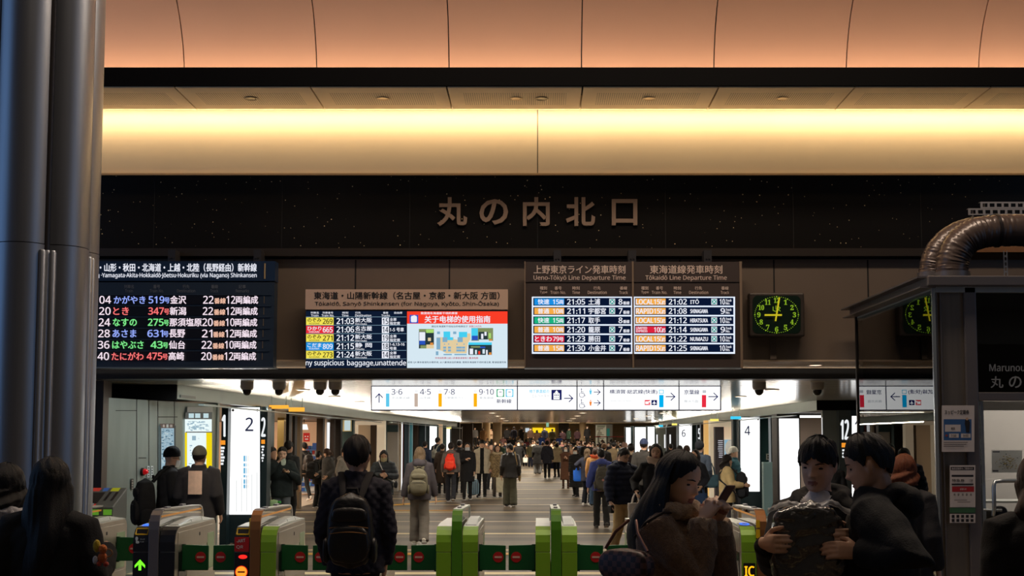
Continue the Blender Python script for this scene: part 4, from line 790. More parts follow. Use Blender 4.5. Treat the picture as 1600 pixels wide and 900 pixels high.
for (u, v0, v1, lb) in ((865.5, 643.5, 648.5, 'nearest of three small green hanging exit signs in the ceiling line'), (859.5, 650, 659, 'second of three small green hanging signs in the ceiling line'), (855.5, 658.5, 667, 'farthest of three small pale hanging signs in the ceiling line')):
    Yh = {865.5: 40, 859.5: 55.5, 855.5: 80}[u]; p_ = at(u, v0, Yh); t = thing('hanging_plate', lb, 'hanging sign', tuple(p_)); keep(slab('plate', None, u - 2, v0, u + 2, v1, Yh, 0.3, glow('exit_green', (150, 200, 170), 0.8)), t); keep(MB().tube([(p_.x, Yh + .1, p_.z - .02), (p_.x, Yh + .1, max(p_.z + .01, ZC if Yh < 56 else 3.26))], .015, 6).build('hanger_rod', M_fascia), t)

# --- ceiling fittings: domes, downlights
def dome_camera(u, v, Y, label):
    p = at(u, v, Y); t = thing('dome_camera', label, 'security camera', (p.x, Y, ZC), 0, 'dome cameras under the concourse ceiling')
    MB().lathe([(0.0, 0), (0.09, 0), (0.09, -0.07), (0.075, -0.1), (0.06, -0.1)], n=20).build('housing', mat('camera_white', (176, 166, 150), 0.4), t, True); MB().lathe([(0.06, -0.1), (0.055, -0.14), (0.03, -0.17), (0.0, -0.175)], n=20).build('dome', mat('camera_dome', (36, 32, 30), 0.1), t, True)
for (u, v, lb) in ((386, 602, 'leftmost dome camera under the concourse ceiling'), (436, 604, 'large dome camera right of the leftmost one'), (500, 600, 'pale small dome camera left of the hanging sign'), (524, 602, 'dome camera nearest the hanging sign on its left'), (1186, 603, 'dome camera right of the hanging sign'), (1277, 602, 'pale dome camera near the right dark soffit')): dome_camera(u, v, 16.2, lb)
LAMP = glow('downlight_lamp', (255, 240, 216), 30.0)
dl = thing('concourse_downlight', 'round downlight in the concourse ceiling', 'downlight', (0, 0, ZC), 0, 'downlights in the concourse ceiling')
MB().lathe([(0.0, -0.004), (0.085, -0.004), (0.085, 0.0)], n=16).build('lamp', LAMP, dl); MB().lathe([(0.085, 0.0), (0.085, -0.012), (0.11, -0.012), (0.11, 0)], n=16).build('trim_ring', mat('ring_white', (200, 190, 178)), dl)
first = True
for j, Y in enumerate((18.6, 21.5, 24.5, 27.5, 31, 35, 39.5, 44.5, 50)):
    for x in (-3.6, -1.3, 1.3, 3.6):
        if abs(x) > 4.6 - max(0, (Y - 36))*0.02: continue
        o = dl if first else copy_tree(dl); first = False; o.location = (x, Y, ZC)
dl['label'] = 'round downlight in the mirror-finish concourse ceiling'
for o in col.objects:
    if o.name.startswith('concourse_downlight'): o['label'] = 'round downlight in the mirror-finish concourse ceiling'
for Y in (20, 26, 33, 41, 50): area('concourse_ceiling_glow', (0, Y, ZC - 0.03), (0, 0, 0), 7.0, 0.12, 120, (1.0, 0.90, 0.76))
# added fill lamps on made-up trays along both fascias, to brighten the ceiling
for (x_, y_, L_, th, rz_) in ((-4.62, 26.0, 18.0, -138, -0.6), (-3.86, 45.0, 19.0, -138, -2.6), (5.2, 40.0, 31.0, 138, 0.0)):
    area('ceiling_fill_lamp', (x_, y_, 2.30), (0, radians(th), radians(rz_)), 0.05, L_, 9.5*L_, (1.0, 0.90, 0.76))
    o = struct(MB().box((-0.04, -L_/2, -0.03), (0.04, L_/2, -0.012)).build('trim_fill_lamp_tray', M_fascia)); o.location = (x_, y_, 2.30); o.rotation_euler = (0, 0, radians(rz_))
for Y, e_ in ((62, 620), (72, 620), (82, 560), (94, 190), (108, 800)): area('far_hall_lamp', (0, Y, 3.2), (0, 0, 0), 10, 0.4, e_, (1.0, 0.84, 0.64))
area('shop_lamp', (-8.6, 33, ZF - 0.05), (0, 0, 0), 3.5, 8, 300, (1.0, 0.82, 0.62)); area('shop_lamp', (8.6, 36, ZF - 0.05), (0, 0, 0), 3.5, 10, 300, (1.0, 0.84, 0.66)); area('left_bay_lamp', (-4.2, 16.6, ZC - 0.05), (0, 0, 0), 1.2, 0.5, 26, (0.86, 0.95, 1.0)); area('right_bay_lamp', (6.6, 25.5, ZF - 0.06), (0, 0, 0), 1.6, 1.6, 40, (1, 0.95, 0.88))
# tactile paving
TAC = mat('tactile_yellow', (214, 160, 44), 0.5)
def tactile(x0, y0, x1, y1, label, ang=None):
    mb = MB(); d = Vector((x1-x0, y1-y0)); n_ = max(1, int(d.length/0.3)); e = d.normalized(); nn = Vector((-e.y, e.x))*0.15
    for k in range(n_):
        a = Vector((x0, y0)) + e*0.3*k; b_ = a + e*0.296
        mb.rings([[(a.x-nn.x, a.y-nn.y, 0.001), (a.x+nn.x, a.y+nn.y, 0.001), (a.x+nn.x, a.y+nn.y, 0.006), (a.x-nn.x, a.y-nn.y, 0.006)], [(b_.x-nn.x, b_.y-nn.y, 0.001), (b_.x+nn.x, b_.y+nn.y, 0.001), (b_.x+nn.x, b_.y+nn.y, 0.006), (b_.x-nn.x, b_.y-nn.y, 0.006)]])
        for r in (-0.1, -0.033, 0.033, 0.1):
            s0 = a + e*0.03 + nn.normalized()*r; s1 = a + e*0.26 + nn.normalized()*r; w = nn.normalized()*0.012
            mb.add([(s0.x-w.x, s0.y-w.y, 0.011), (s1.x-w.x, s1.y-w.y, 0.011), (s1.x+w.x, s1.y+w.y, 0.011), (s0.x+w.x, s0.y+w.y, 0.011)], [(0, 1, 2, 3)])
    o = mb.build('floor_tactile_strip', TAC); return struct(o)
tactile(-4.6, 19.2, 5.0, 19.2, ''); tactile(-3.5, 22.6, -4.4, 24.6, ''); tactile(-3.2, 22.6, -4.1, 24.6, ''); tactile(-4.2, 30.8, -2.0, 30.8, ''); tactile(-4.0, 33.2, -2.7, 35.6, '')

# ================================================================== TICKET GATES
M_silver = mat('gate_stainless', (196, 190, 178), 0.30, 0.7, noise_amt=0.05, noise_scale=3)
M_green = mat('gate_green', (122, 168, 38), 0.38, 0.1, coat=0.3); M_green2 = mat('gate_post_green', (76, 134, 28), 0.35, 0.1, coat=0.3)
M_lid = mat('gate_lid', (206, 214, 210), 0.35); M_gblack = mat('gate_black', (22, 24, 30), 0.35); M_ggrey = mat('gate_grey', (112, 110, 116), 0.35, 0.5); M_gred = mat('gate_red', (172, 24, 30), 0.35, coat=0.3)
M_copper = mat('gate_copper', (150, 104, 66), 0.35, 0.6); M_fin = glass('gate_fin_glass', (150, 146, 136), 0.02, 0.62); M_flap = mat('flap_green', (8, 84, 40), 0.42); M_flapd = mat('flap_dark', (6, 40, 24), 0.5); M_disc = mat('disc_red', (176, 22, 28), 0.5); M_bar = mat('disc_bar', (206, 170, 160), 0.5)
M_yel = mat('gate_yellow', (220, 178, 20), 0.45); M_cover = mat('gate_cover', (150, 158, 156), 0.3, 0.2); M_sensor = mat('gate_sensor_window', (26, 26, 26), 0.2)
BLK = [(0.0, 0.0), (0.0, 0.80), (0.02, 0.86), (0.05, 0.90), (0.10, 0.93), (1.42, 0.935), (1.47, 0.915), (1.50, 0.86), (1.50, 0.0)]
def gate_front(x0, x1, parent, m, split=0.705):
    """coloured front shell: lower plate, seam, upper plate that curves back over the top"""
    e = 0.014
    MB().prism([(-e, 0.0), (-e, split - 0.003), (0.004, split - 0.003), (0.004, 0.0)], x0, x1, 'x').build('front_plate', m, parent, bevel=0.004)
    up = [(-e, split + 0.003), (-e, 0.80), (0.006, 0.868), (0.04, 0.914), (0.10, 0.944), (0.14, 0.946), (0.14, 0.93), (0.10, 0.925), (0.05, 0.895), (0.02, 0.855), (0.004, 0.80), (0.004, split + 0.003)]
    MB().prism(up, x0, x1, 'x').build('upper_front_plate', m, parent)
def flap(parent, x0, x1, y, side):
    """green wing door; side +1 swings out to the right of its gate"""
    z0, z1 = 0.505, 0.757
    a, c = (x0, x1)
    f_ = MB().rings([[(a, y, z0), (c, y, z0), (c, y, z1 - (0.008 if side > 0 else 0.0)), (a, y, z1 - (0.0 if side > 0 else 0.008))], [(a, y + 0.03, z0), (c, y + 0.03, z0), (c, y + 0.03, z1 - (0.008 if side > 0 else 0.0)), (a, y + 0.03, z1 - (0.0 if side > 0 else 0.008))]]).build('flap_door', M_flap, parent, bevel=0.006)
    cx = c - 0.075 if side > 0 else a + 0.075; mb = MB(); cz = z0 + 0.13
    mb.lathe([(0.0, -0.004), (0.052, -0.004), (0.052, 0.0)], (cx, y - 0.0005, cz), 28, 0, 'y'); mb.box((cx - 0.036, y - 0.0075, cz - 0.009), (cx + 0.036, y - 0.0046, cz + 0.009), 1)
    mb.build('no_entry_disc', [M_disc, M_bar], f_)
    h0, h1 = (a - 0.012, a + 0.03) if side > 0 else (c - 0.03, c + 0.012)
    MB().box((h0, y + 0.001, z0 - 0.01), (h1, y + 0.04, z1 + 0.004)).build('hinge_cover', M_flapd, f_)
def gate(X, label, kind, yL=None, yR=None, Y=11.9):
    t = thing('ticket_gate', label, 'ticket gate', (X, Y, 0), 0, 'automatic ticket gates')
    cL, cF, cR = {'arrow': (M_gblack, M_ggrey, M_gblack), 'qr': (M_gblack, M_copper, M_green), 'exit': (M_green, M_green2, M_green), 'ic': (M_green, M_copper, M_copper), 'plain': (M_gblack, M_ggrey, M_ggrey)}[kind]
    for (x0, x1, cc, sgn) in ((-0.20, -0.055, cL, -1), (0.055, 0.205, cR, 1)):
        MB().prism(BLK, x0 + 0.004, x1 - 0.004, 'x').build('cabinet', M_silver, t, bevel=0.006)
        gate_front(x0, x1, t, cc)
        # top lid and raised translucent cover
        MB().prism([(0.14, 0.933), (0.14, 0.946), (0.42, 0.958), (1.40, 0.944), (1.45, 0.93)], x0 + 0.002, x1 - 0.002, 'x').build('top_lid', M_lid, t)
        if sgn > 0:
            for (ya, yb, za, zb_, h) in ((0.20, 0.62, 0.955, 0.985, 0.0), (0.625, 1.00, 0.985, 0.99, 0), (1.005, 1.38, 0.99, 0.945, 0)): MB().rings([[(x0 + 0.01, ya, 0.945), (x1 - 0.012, ya, 0.945), (x1 - 0.03, ya, za), (x0 + 0.02, ya, za)], [(x0 + 0.01, yb, 0.94), (x1 - 0.012, yb, 0.94), (x1 - 0.03, yb, zb_), (x0 + 0.02, yb, zb_)]]).build('raised_cover', M_cover, t, bevel=0.004)
        # outer flank: panels, sensor windows, keyhole
        xs = x0 + 0.004 if sgn < 0 else x1 - 0.004
        def side(y0, y1, z0, z1, m, th=0.005, nm='side_panel'): return MB().box((min(xs, xs + sgn*th), y0, z0), (max(xs, xs + sgn*th), y1, z1)).build(nm, m, t, bevel=0.0015)
        side(0.10, 1.40, 0.70, 0.885, M_silver); side(0.42, 1.12, 0.40, 0.695, M_silver); side(0.10, 1.44, 0.03, 0.395, M_silver); side(0.13, 0.38, 0.42, 0.69, M_sensor, 0.006, 'sensor_window'); side(1.16, 1.42, 0.42, 0.80, mat('gate_pale_window', (150, 176, 140), 0.25), 0.007, 'sensor_window'); side(0.84, 0.875, 0.80, 0.835, M_gblack, 0.008, 'sensor_eye')
    # sensor fin: solid front edge, glass sides, plated top
    fp = [(-0.02, 0.0), (-0.02, 0.92), (-0.005, 1.0), (0.03, 1.06), (0.09, 1.10), (0.16, 1.112)]
    MB().prism(fp + [(0.16, 1.096), (0.095, 1.085), (0.042, 1.045), (0.012, 0.99), (0.0, 0.92), (0.0, 0.0)], -0.05, 0.05, 'x').build('post_front', cF, t, bevel=0.004)
    MB().prism([(0.02, 0.60), (0.02, 0.93), (0.045, 1.03), (0.10, 1.08), (0.16, 1.09), (1.44, 1.066), (1.50, 1.05), (1.545, 1.0), (1.56, 0.90), (1.56, 0.60)], -0.036, 0.036, 'x').build('fin_pane', M_fin, t)
    MB().prism([(0.16, 1.097), (0.16, 1.114), (1.45, 1.086), (1.525, 1.06), (1.57, 1.0), (1.585, 0.90), (1.565, 0.90), (1.55, 0.99), (1.51, 1.045), (1.44, 1.069)], -0.046, 0.046, 'x').build('fin_rim', M_lid if kind == 'exit' else mat('fin_rim_silver', (206, 206, 202), 0.3, 0.5), t)
    MB().box((-0.05, 0.0, 0.0), (0.05, 1.5, 0.60)).build('fin_base', M_silver, t)
    for y in (0.34, 0.86): MB().box((-0.02, y, 1.105), (0.02, y + 0.12, 1.122), 0, 0.004).build('sensor_cap', M_ggrey, t)
    mb = MB(); rnd = random.Random(int(X*100))     # warm strip of light-diffusing film along the fin
    if kind != 'exit': mb.box((-0.039, 0.10, 1.032), (-0.0365, 1.5, 1.05)).box((0.0365, 0.10, 1.032), (0.039, 1.5, 1.05)).build('fin_strip', mat('fin_amber', (206, 142, 62), 0.4, emit=0.25), t)
    F = lambda: MB()
    yf = -0.0155
    def put(x0, z0, x1, z1, m, nm, dy=0.0): return MB().box((x0, yf - 0.004 - dy, z0), (x1, yf - dy, z1)).build(nm, m, t, bevel=0.001)
    def slot(x0, x1): 
        mb = MB(); pth = [(x0, 0.012, 0.872), (x0, 0.05, 0.925), (x1, 0.05, 0.925), (x1, 0.012, 0.872), (x0, 0.012, 0.872)]; mb.tube(pth, 0.009, 6); mb.build('slot_rim', M_yel, t); MB().quad((x0, 0.008, 0.874), (x1, 0.008, 0.874), (x1, 0.046, 0.926), (x0, 0.046, 0.926)).build('ticket_slot', M_gblack, t)
    if kind == 'arrow':
        slot(-0.185, -0.07); o = MB(); G = lambda x, z: (x, yf - 0.002, z)
        cx, cz = -0.127, 0.60
        o.add([G(cx - 0.05, cz - 0.02), G(cx - 0.05, cz - 0.047), G(cx - 0.013, cz - 0.012), G(cx - 0.013, cz - 0.07), G(cx + 0.013, cz - 0.07), G(cx + 0.013, cz - 0.012), G(cx + 0.05, cz - 0.047), G(cx + 0.05, cz - 0.02), G(cx, cz + 0.035)], [(0, 1, 2, 8), (2, 3, 4, 5), (5, 6, 7, 8), (2, 5, 8)])
        o.build('led_arrow', glow('led_arrow_green', (110, 255, 40), 1.6), t)
        o = MB(); o.ell((-0.165, yf, 0.835), (0.014, 0.002, 0.02), 10, 6); o.ell((-0.155, yf, 0.80), (0.016, 0.002, 0.014), 10, 6); o.box((-0.172, yf - 0.002, 0.79), (-0.16, yf, 0.83)); o.build('hand_emblem', M_lid, t)
        o = MB(); write(o, 'タッチ', (-0.13, yf - 0.001, 0.822), (1, 0, 0), (0, 0, 1), 0.045, 0.014); write(o, 'IC card', (-0.13, yf - 0.001, 0.80), (1, 0, 0), (0, 0, 1), 0.035, 0.011); o.build('lettering', M_lid, t)
        MB().quad((-0.165, 0.12, 0.952), (-0.085, 0.12, 0.952), (-0.085, 0.24, 0.962), (-0.165, 0.24, 0.962)).build('reader_glow', glow('reader_blue', (70, 120, 255), 1.5), t)
        MB().box((-0.056, 0.012, 0.78), (-0.05, 0.03, 1.02)).box((-0.062, 0.02, 0.74), (-0.052, 0.06, 1.0)).build('caution_sticker', M_yel, t)
    if kind == 'qr':
        put(-0.198, 0.71, -0.057, 0.85, M_gred, 'red_plate'); slot(-0.185, -0.07)
        o = MB(); write(o, 'QR', (-0.178, yf - 0.006, 0.735), (1, 0, 0), (0, 0, 1), 0.065, 0.036, 0, 0.0); write(o, '-ART', (-0.175, yf - 0.006, 0.795), (1, 0, 0.12), (-0.1, 0, 1), 0.085, 0.03, 0, 0.01); o.build('lettering', M_lid, t)
        MB().ell((-0.115, yf - 0.001, 0.66), (0.043, 0.004, 0.02), 20, 8).build('led_bar', glow('led_red_bar', (255, 40, 34), 1.4), t, True)
        o = MB(); o.lathe([(0.0, -0.004), (0.054, -0.004), (0.054, 0)], (-0.127, yf - 0.001, 0.515), 30, 0, 'y'); o.box((-0.162, yf - 0.0075, 0.508), (-0.092, yf - 0.0052, 0.522), 1); o.build('led_no_entry', [glow('led_orange', (255, 140, 40), 1.5), mat('led_off', (60, 20, 10), 0.5)], t)
        o = MB(); o.lathe([(0.054, -0.003), (0.06, -0.003), (0.06, 0)], (-0.127, yf - 0.001, 0.515), 30, 0, 'y'); o.build('led_ring', glow('led_ring_red', (240, 40, 20), 1.0), t)
        MB().box((-0.062, 0.0, 0.80), (-0.052, 0.04, 1.03)).build('caution_sticker', M_yel, t)
    if kind == 'ic':
        put(-0.185, 0.45, -0.07, 0.60, M_gblack, 'led_panel'); o = MB(); write(o, 'IC', (-0.172, yf - 0.006, 0.475), (1, 0, 0), (0, 0, 1), 0.09, 0.095, 0, 0.045); o.build('led_lettering', glow('led_amber', (255, 176, 20), 1.5), t)
        MB().quad((-0.19, 0.13, 0.950), (-0.065, 0.13, 0.950), (-0.065, 0.34, 0.964), (-0.19, 0.34, 0.964)).build('reader_pad', M_gblack, t)
        o = MB(); n = 28; rs = []
        for r in (0.045, 0.026): rs.append([(-0.127 + r*cos(2*pi*i/n)*1.1, 0.235 + r*1.9*sin(2*pi*i/n), 0.9595 + r*1.9*sin(2*pi*i/n)*0.067 + 0.0012) for i in range(n)])
        o.rings(rs, 0, cap=False); o.build('reader_ring', glow('reader_blue', (70, 120, 255), 1.5), t)
        for k in range(2): MB().box((-0.058, -0.024 + 0.006, 0.84 + 0.1*k), (-0.02, -0.0205, 0.925 + 0.1*k - (0.01 if k else 0))).build('caution_sticker', M_yel, t)
        put(0.065, 0.0, 0.20, 0.70, mat('gate_copper_dark', (70, 54, 44), 0.4, 0.4), 'lower_plate')
    if kind == 'exit': put(-0.004, 0.05, 0.004, 0.70, M_green, 'post_seam')
    if yL is not None: flap(t, -0.205 - 0.262, -0.205 - 0.002, yL, -1)
    if yR is not None: flap(t, 0.208, 0.208 + 0.262, yR, 1)
    return t
gate(-4.70, 'ticket gate partly hidden behind the steel pillar and the long haired girl', 'plain', None, 1.15)
gate(-3.73, 'black fronted ticket gate with a green arrow light', 'arrow', None, 0.22)
gate(-2.745, 'ticket gate with a red QR plate and an orange no entry light', 'qr', 0.22, 0.22)
gate(-1.76, 'ticket gate hidden behind the man with the backpack', 'exit', 0.22, 0.22)
gate(-0.785, 'plain green ticket gate right of the man with the backpack', 'exit', 0.22, 0.22)
gate(0.18, 'plain green ticket gate in the middle, second right of the man with the backpack', 'exit', 0.22, 0.22)
gate(1.15, 'ticket gate behind the woman looking at her phone', 'exit', 0.22, 1.15)
gate(2.18, 'green ticket gate with an amber IC light and blue reader ring', 'ic', 1.15, 0.22)
# ticket reader head on the leftmost gate: sloped top with slots and coloured labels
t = thing('fare_adjuster', 'slanted reader head with coloured labels over the gate by the steel pillar', 'ticket reader', (-4.70, 13.05, 0))
def sl(x, y): return (x, y, 1.075 + (y - 0.0)*0.42)
MB().rings([[(-0.24, 0, 0.93), (0.16, 0, 0.93), (0.16, 0, 1.075), (-0.24, 0, 1.075)], [(-0.24, 0.45, 0.93), (0.16, 0.45, 0.93), (0.16, 0.45, 1.075 + 0.19), (-0.24, 0.45, 1.075 + 0.19)]]).build('head', mat('reader_grey', (96, 104, 104), 0.35, 0.3), t, bevel=0.01)
def sq(x0, y0, x1, y1, m, nm, h=0.002): MB().add([(sl(x0, y0)[0], y0, sl(0, y0)[2] + h), (x1, y0, sl(0, y0)[2] + h), (x1, y1, sl(0, y1)[2] + h), (x0, y1, sl(0, y1)[2] + h)], [(0, 1, 2, 3)]).build(nm, m, t)
sq(-0.20, 0.08, -0.04, 0.33, M_gblack, 'screen'); 
for k in range(2): sq(0.0 + 0.075*k, 0.14, 0.03 + 0.075*k, 0.34, M_gblack, 'card_slot')
sq(-0.21, 0.36, -0.12, 0.44, mat('label_red', (214, 70, 60), 0.5), 'label_patch'); sq(-0.09, 0.36, -0.03, 0.44, mat('label_blue', (60, 110, 200), 0.5), 'label_patch'); sq(0.0, 0.36, 0.09, 0.44, mat('label_lime', (190, 206, 40), 0.5), 'label_patch'); sq(-0.16, 0.02, -0.04, 0.07, mat('label_red', (1, 1, 1)), 'label_patch')
MB().box((0.06, -0.006, 0.99), (0.15, 0, 1.05)).build('front_label', mat('label_green', (120, 200, 60), 0.5, emit=0.2), t)

# ================================================================== GLASS OFFICE BOOTH (right)
BX, BY0, BY1 = 3.50, 10.67, 13.25
M_bframe = mat('booth_frame', (120, 114, 114), 0.4, 0.5); M_bdark = mat('booth_dark', (52, 48, 46), 0.4, 0.4); M_bglass = glass('booth_glass', (196, 214, 208), 0.0, 0.90, 1.75)
zr0, zr1 = zat(448, BY0), zat(432, BY0)
t = thing('office_booth', 'glass walled station office booth with a grey roof on the right', 'booth', (BX, BY0, 0)); t['kind'] = 'thing'
def bbox(nm, lo, hi, m, bev=0.0): return keep(MB().box(lo, hi).build(nm, m, None, bevel=bev), t)
bbox('roof', (BX - 0.06, BY0 - 0.06, zr0), (7.2, BY1 + 0.06, zr1), M_bframe, 0.01); bbox('roof_flange', (BX - 0.14, BY0 - 0.02, zr1 - 0.015), (7.2, BY1 + 0.12, zr1), M_bframe); bbox('roof_flange', (BX - 0.12, BY0 - 0.02, zr0 - 0.012), (BX + 0.02, BY1 + 0.12, zr0), M_bframe); bbox('roof_soffit', (BX, BY0, zr0 - 0.05), (7.2, BY1, zr0), mat('booth_soffit', (170, 176, 174), 0.4))
bbox('side_pane', (BX - 0.006, BY0 + 0.02, 0.06), (BX + 0.006, BY1 - 0.03, zr0 - 0.03), M_bglass)
bbox('edge_strip', (BX - 0.012, BY0 - 0.005, 0), (BX + 0.018, BY0 + 0.02, zr0), mat('edge_aluminium', (190, 200, 206), 0.25, 0.7)); bbox('far_post', (BX - 0.02, BY1 - 0.03, 0), (BX + 0.03, BY1, zr0), M_bdark); bbox('sill', (BX - 0.02, BY0, 0), (BX + 0.05, BY1, 0.08), M_bframe)
x = lambda u: xat(u, 680, BY0)
bbox('corner_post', (x(1466), BY0 + 0.03, 0), (x(1513), BY0 + 0.2, zr0), mat('booth_post_bronze', (128, 120, 112), 0.35, 0.5, noise_amt=0.12, noise_scale=4, stretch=(6, 6, 0.2)), 0.01)
for k in range(2): bbox('post_ridge', (x(1468 + 6*k), BY0 + 0.012, 0), (x(1470 + 6*k), BY0 + 0.035, zr0), M_bframe)
bbox('door_post', (x(1512), BY0, 0), (x(1531), BY0 + 0.16, zr0), M_bframe, 0.008); bbox('head_rail', (x(1531), BY0, zat(626, BY0)), (7.2, BY0 + 0.12, zat(613, BY0)), M_bframe, 0.006)
bbox('header_glass', (x(1531), BY0 + 0.06, zat(613, BY0)), (7.2, BY0 + 0.08, zr0), glass('booth_smoke', (96, 100, 102), 0.05, 0.5))
bbox('header_board', (x(1531), BY0 + 0.14, zat(613, BY0)), (7.2, BY0 + 0.16, zat(536, BY0)), mat('header_slate', (38, 42, 46), 0.4))
mb = MB(); Yh = BY0 + 0.052
def bw(s_, u0, v0, u1, v1, b): a, c, d = at(u0, v1, Yh), at(u1, v1, Yh), at(u0, v0, Yh); write(mb, s_, a, c - a, d - a, (c - a).length, (d - a).length, 0, b)
bw('Marunouchi North Gate', 1546, 568.5, 1694, 580, 0.02)
for k, ch in enumerate('丸の内北口'): bw(ch, 1548 + 28.5*k, 588, 1567.5 + 28.5*k, 606, 0.014)
keep(mb.build('header_lettering', mat('booth_lettering', (150, 152, 152), 0.5)), t)
bbox('door_pane', (x(1535), BY0 + 0.07, 0.1), (7.2, BY0 + 0.085, zat(626, BY0)), glass('booth_clear', (230, 232, 230), 0.0, 0.95)); bbox('door_stile', (x(1536), BY0 + 0.05, 0), (x(1541), BY0 + 0.12, zat(626, BY0)), mat('edge_aluminium', (1, 1, 1))); bbox('door_kick_panel', (x(1541), BY0 + 0.09, 0), (7.2, BY0 + 0.11, zat(800, BY0)), mat('kick_panel', (150, 146, 132), 0.4, 0.2))
keep(MB().tube([(x(1547), BY0 - 0.02, zat(805, BY0)), (x(1547), BY0 - 0.05, zat(795, BY0)), (x(1547), BY0 - 0.05, zat(760, BY0)), (x(1550), BY0 - 0.04, zat(752.5, BY0)), (x(1562), BY0 - 0.04, zat(751, BY0)), (x(1640), BY0 - 0.04, zat(751, BY0))], 0.018, 10).build('hand_rail', mat('edge_aluminium', (1, 1, 1)), None, True), t)
keep(MB().lathe([(0, -0.02), (0.04, -0.02), (0.05, 0.0), (0.05, 0.06)], (x(1564), BY0 + 0.03, zat(800, BY0)), 20, 0, 'y').build('intercom_lens', M_gblack, None, True), t)
keep(MB().tube([(x(1533), BY0 - 0.01, zat(797, BY0)), (x(1560), BY0 - 0.03, zat(797, BY0))], 0.012, 8).build('door_lever', mat('edge_aluminium', (1, 1, 1)), None, True), t)
bbox('inner_back_wall', (4.25, BY0 + 1.5, 0), (7.2, BY0 + 1.56, zr0 - 0.06), mat('booth_inner_wall', (206, 196, 190), 0.6)); bbox('inner_floor', (BX + 0.06, BY0 + 0.2, 0), (7.2, BY1, 0.02), mat('booth_inner_floor', (90, 90, 86), 0.5)); bbox('counter', (BX + 0.45, BY1 - 0.6, 0), (5.1, BY1 - 0.05, 0.98), mat('booth_counter', (150, 160, 156), 0.4), 0.01); bbox('inner_shelf', (x(1541), BY0 + 0.5, zat(786, BY0 + 0.5)), (7.2, BY0 + 0.9, zat(783, BY0 + 0.5)), mat('booth_shelf', (200, 198, 192), 0.4)); bbox('blind_box', (x(1541), BY0 + 0.25, zat(641, BY0 + .25)), (7.2, BY0 + 0.32, zat(627, BY0 + .25)), mat('blind_white', (220, 210, 206), 0.6))
area('booth_lamp', (5.2, BY0 + 0.36, zr0 - 0.12), (0, 0, 0), 1.8, 0.2, 60, (1, 0.92, 0.84))
f = Face(BY0 + 0.48); f.rect(1549.5, 703.5, 1597, 738.5, 0); rnd = random.Random(6)
for k in range(90): u, v = 1572 + rnd.gauss(0, 9), 722 + rnd.gauss(0, 6); f.rect(max(1551, u), max(709, min(735, v)), max(1551, u) + rnd.uniform(.5, 2.6), max(709, min(735, v)) + rnd.uniform(.4, 1.6), rnd.choice((1, 1, 2)), 0.002 + k*0.00002)
f.rect(1551, 705, 1562, 707, 2); f.rect(1551, 734.5, 1560, 737, 2)
tag(f.build('route_map_sheet', [mat('sheet_white', (226, 222, 220), 0.6), mat('sheet_mustard', (190, 160, 80), 0.6), mat('sheet_ink', (90, 90, 100), 0.6)]), 'route map sheet behind the booth door glass', 'map sheet')
# posters on the booth post
Yp = BY0 - 0.012
f = Face(Yp - 0.004); f.rect(1471.5, 633.5, 1522.5, 706, 0); f.rect(1474.5, 655, 1518, 688, 1); f.rect(1476.5, 663.5, 1501, 674.5, 0); f.rect(1501.5, 677.5, 1516.5, 684, 0); f.rect(1483, 677.5, 1498, 684, 0); f.disc(1479, 680.5, 2, 4, 12); f.text('スッピーク定期券', 1476, 640.5, 1514, 647.5, 2, 0.02); f.text('東京', 1486, 667.5, 1492, 671, 2); f.text('7:30', 1486, 679, 1494, 682.5, 2); f.text('9:00', 1505, 679, 1513, 682.5, 2)
f.poly([(1508, 656), (1511, 653.5), (1513.5, 656), (1515.5, 660), (1515, 668), (1514.5, 675.5), (1509.5, 675.5), (1509, 668), (1507.5, 662)], 2); f.disc(1511, 654.5, 2.2, 3, 12)
for k in range(3): f.rect(1474.5, 690.5 + 3*k, 1506 + 4*(k % 2) + 6*(k == 0), 691.8 + 3*k, 5)
tag(f.build('pass_poster', [mat('poster_white', (216, 206, 202), 0.6), mat('poster_navy', (52, 96, 150), 0.6), mat('poster_black', (32, 30, 34), 0.6), mat('poster_skin', (206, 170, 146), 0.6), mat('poster_rust', (150, 70, 60), 0.6), mat('poster_greytext', (120, 112, 110), 0.6)]), 'white and blue commuter pass poster on the booth corner post', 'poster')
f = Face(Yp - 0.004); f.rect(1484, 727, 1524, 792.5, 0); f.rect(1485.5, 729.5, 1522, 734.5, 2); f.rect(1487, 742, 1521, 745, 2); f.rect(1487.5, 760, 1522, 768.5, 3); f.rect(1484, 793.5, 1524, 801.5, 4); f.rect(1484, 803, 1524, 817, 0)
f.text('偽造定期券をご使用の方', 1487, 730.5, 1520, 733.6, 0, 0.02); f.text('特急券', 1487.5, 748.5, 1507, 752.5, 2); f.text('ご注意', 1514, 749, 1520, 752, 2); f.rect(1487, 755.5, 1521, 758, 2); f.text('お知らせ', 1500, 762.5, 1510, 766, 0, 0.02)
for k in range(5): f.text('発駅'[k % 2], 1490 + 6.4*k, 771, 1493 + 6.4*k, 775, 2); f.rect(1487 + 7.4*k, 804.5, 1491.5 + 7.4*k, 809, 2); f.rect(1487 + 7.4*k, 811, 1491.5 + 7.4*k, 815.5, 2)
f.rect(1491, 781, 1511, 782, 5); f.rect(1496, 784, 1516, 785, 5)
tag(f.build('notice_poster', [mat('poster_white', (1, 1, 1)), mat('poster_navy', (1, 1, 1)), mat('poster_black', (1, 1, 1)), mat('poster_crimson', (176, 34, 40), 0.6), mat('poster_green', (60, 104, 70), 0.6), mat('poster_greytext', (1, 1, 1))]), 'white notice with black heading and red band low on the booth post', 'poster')
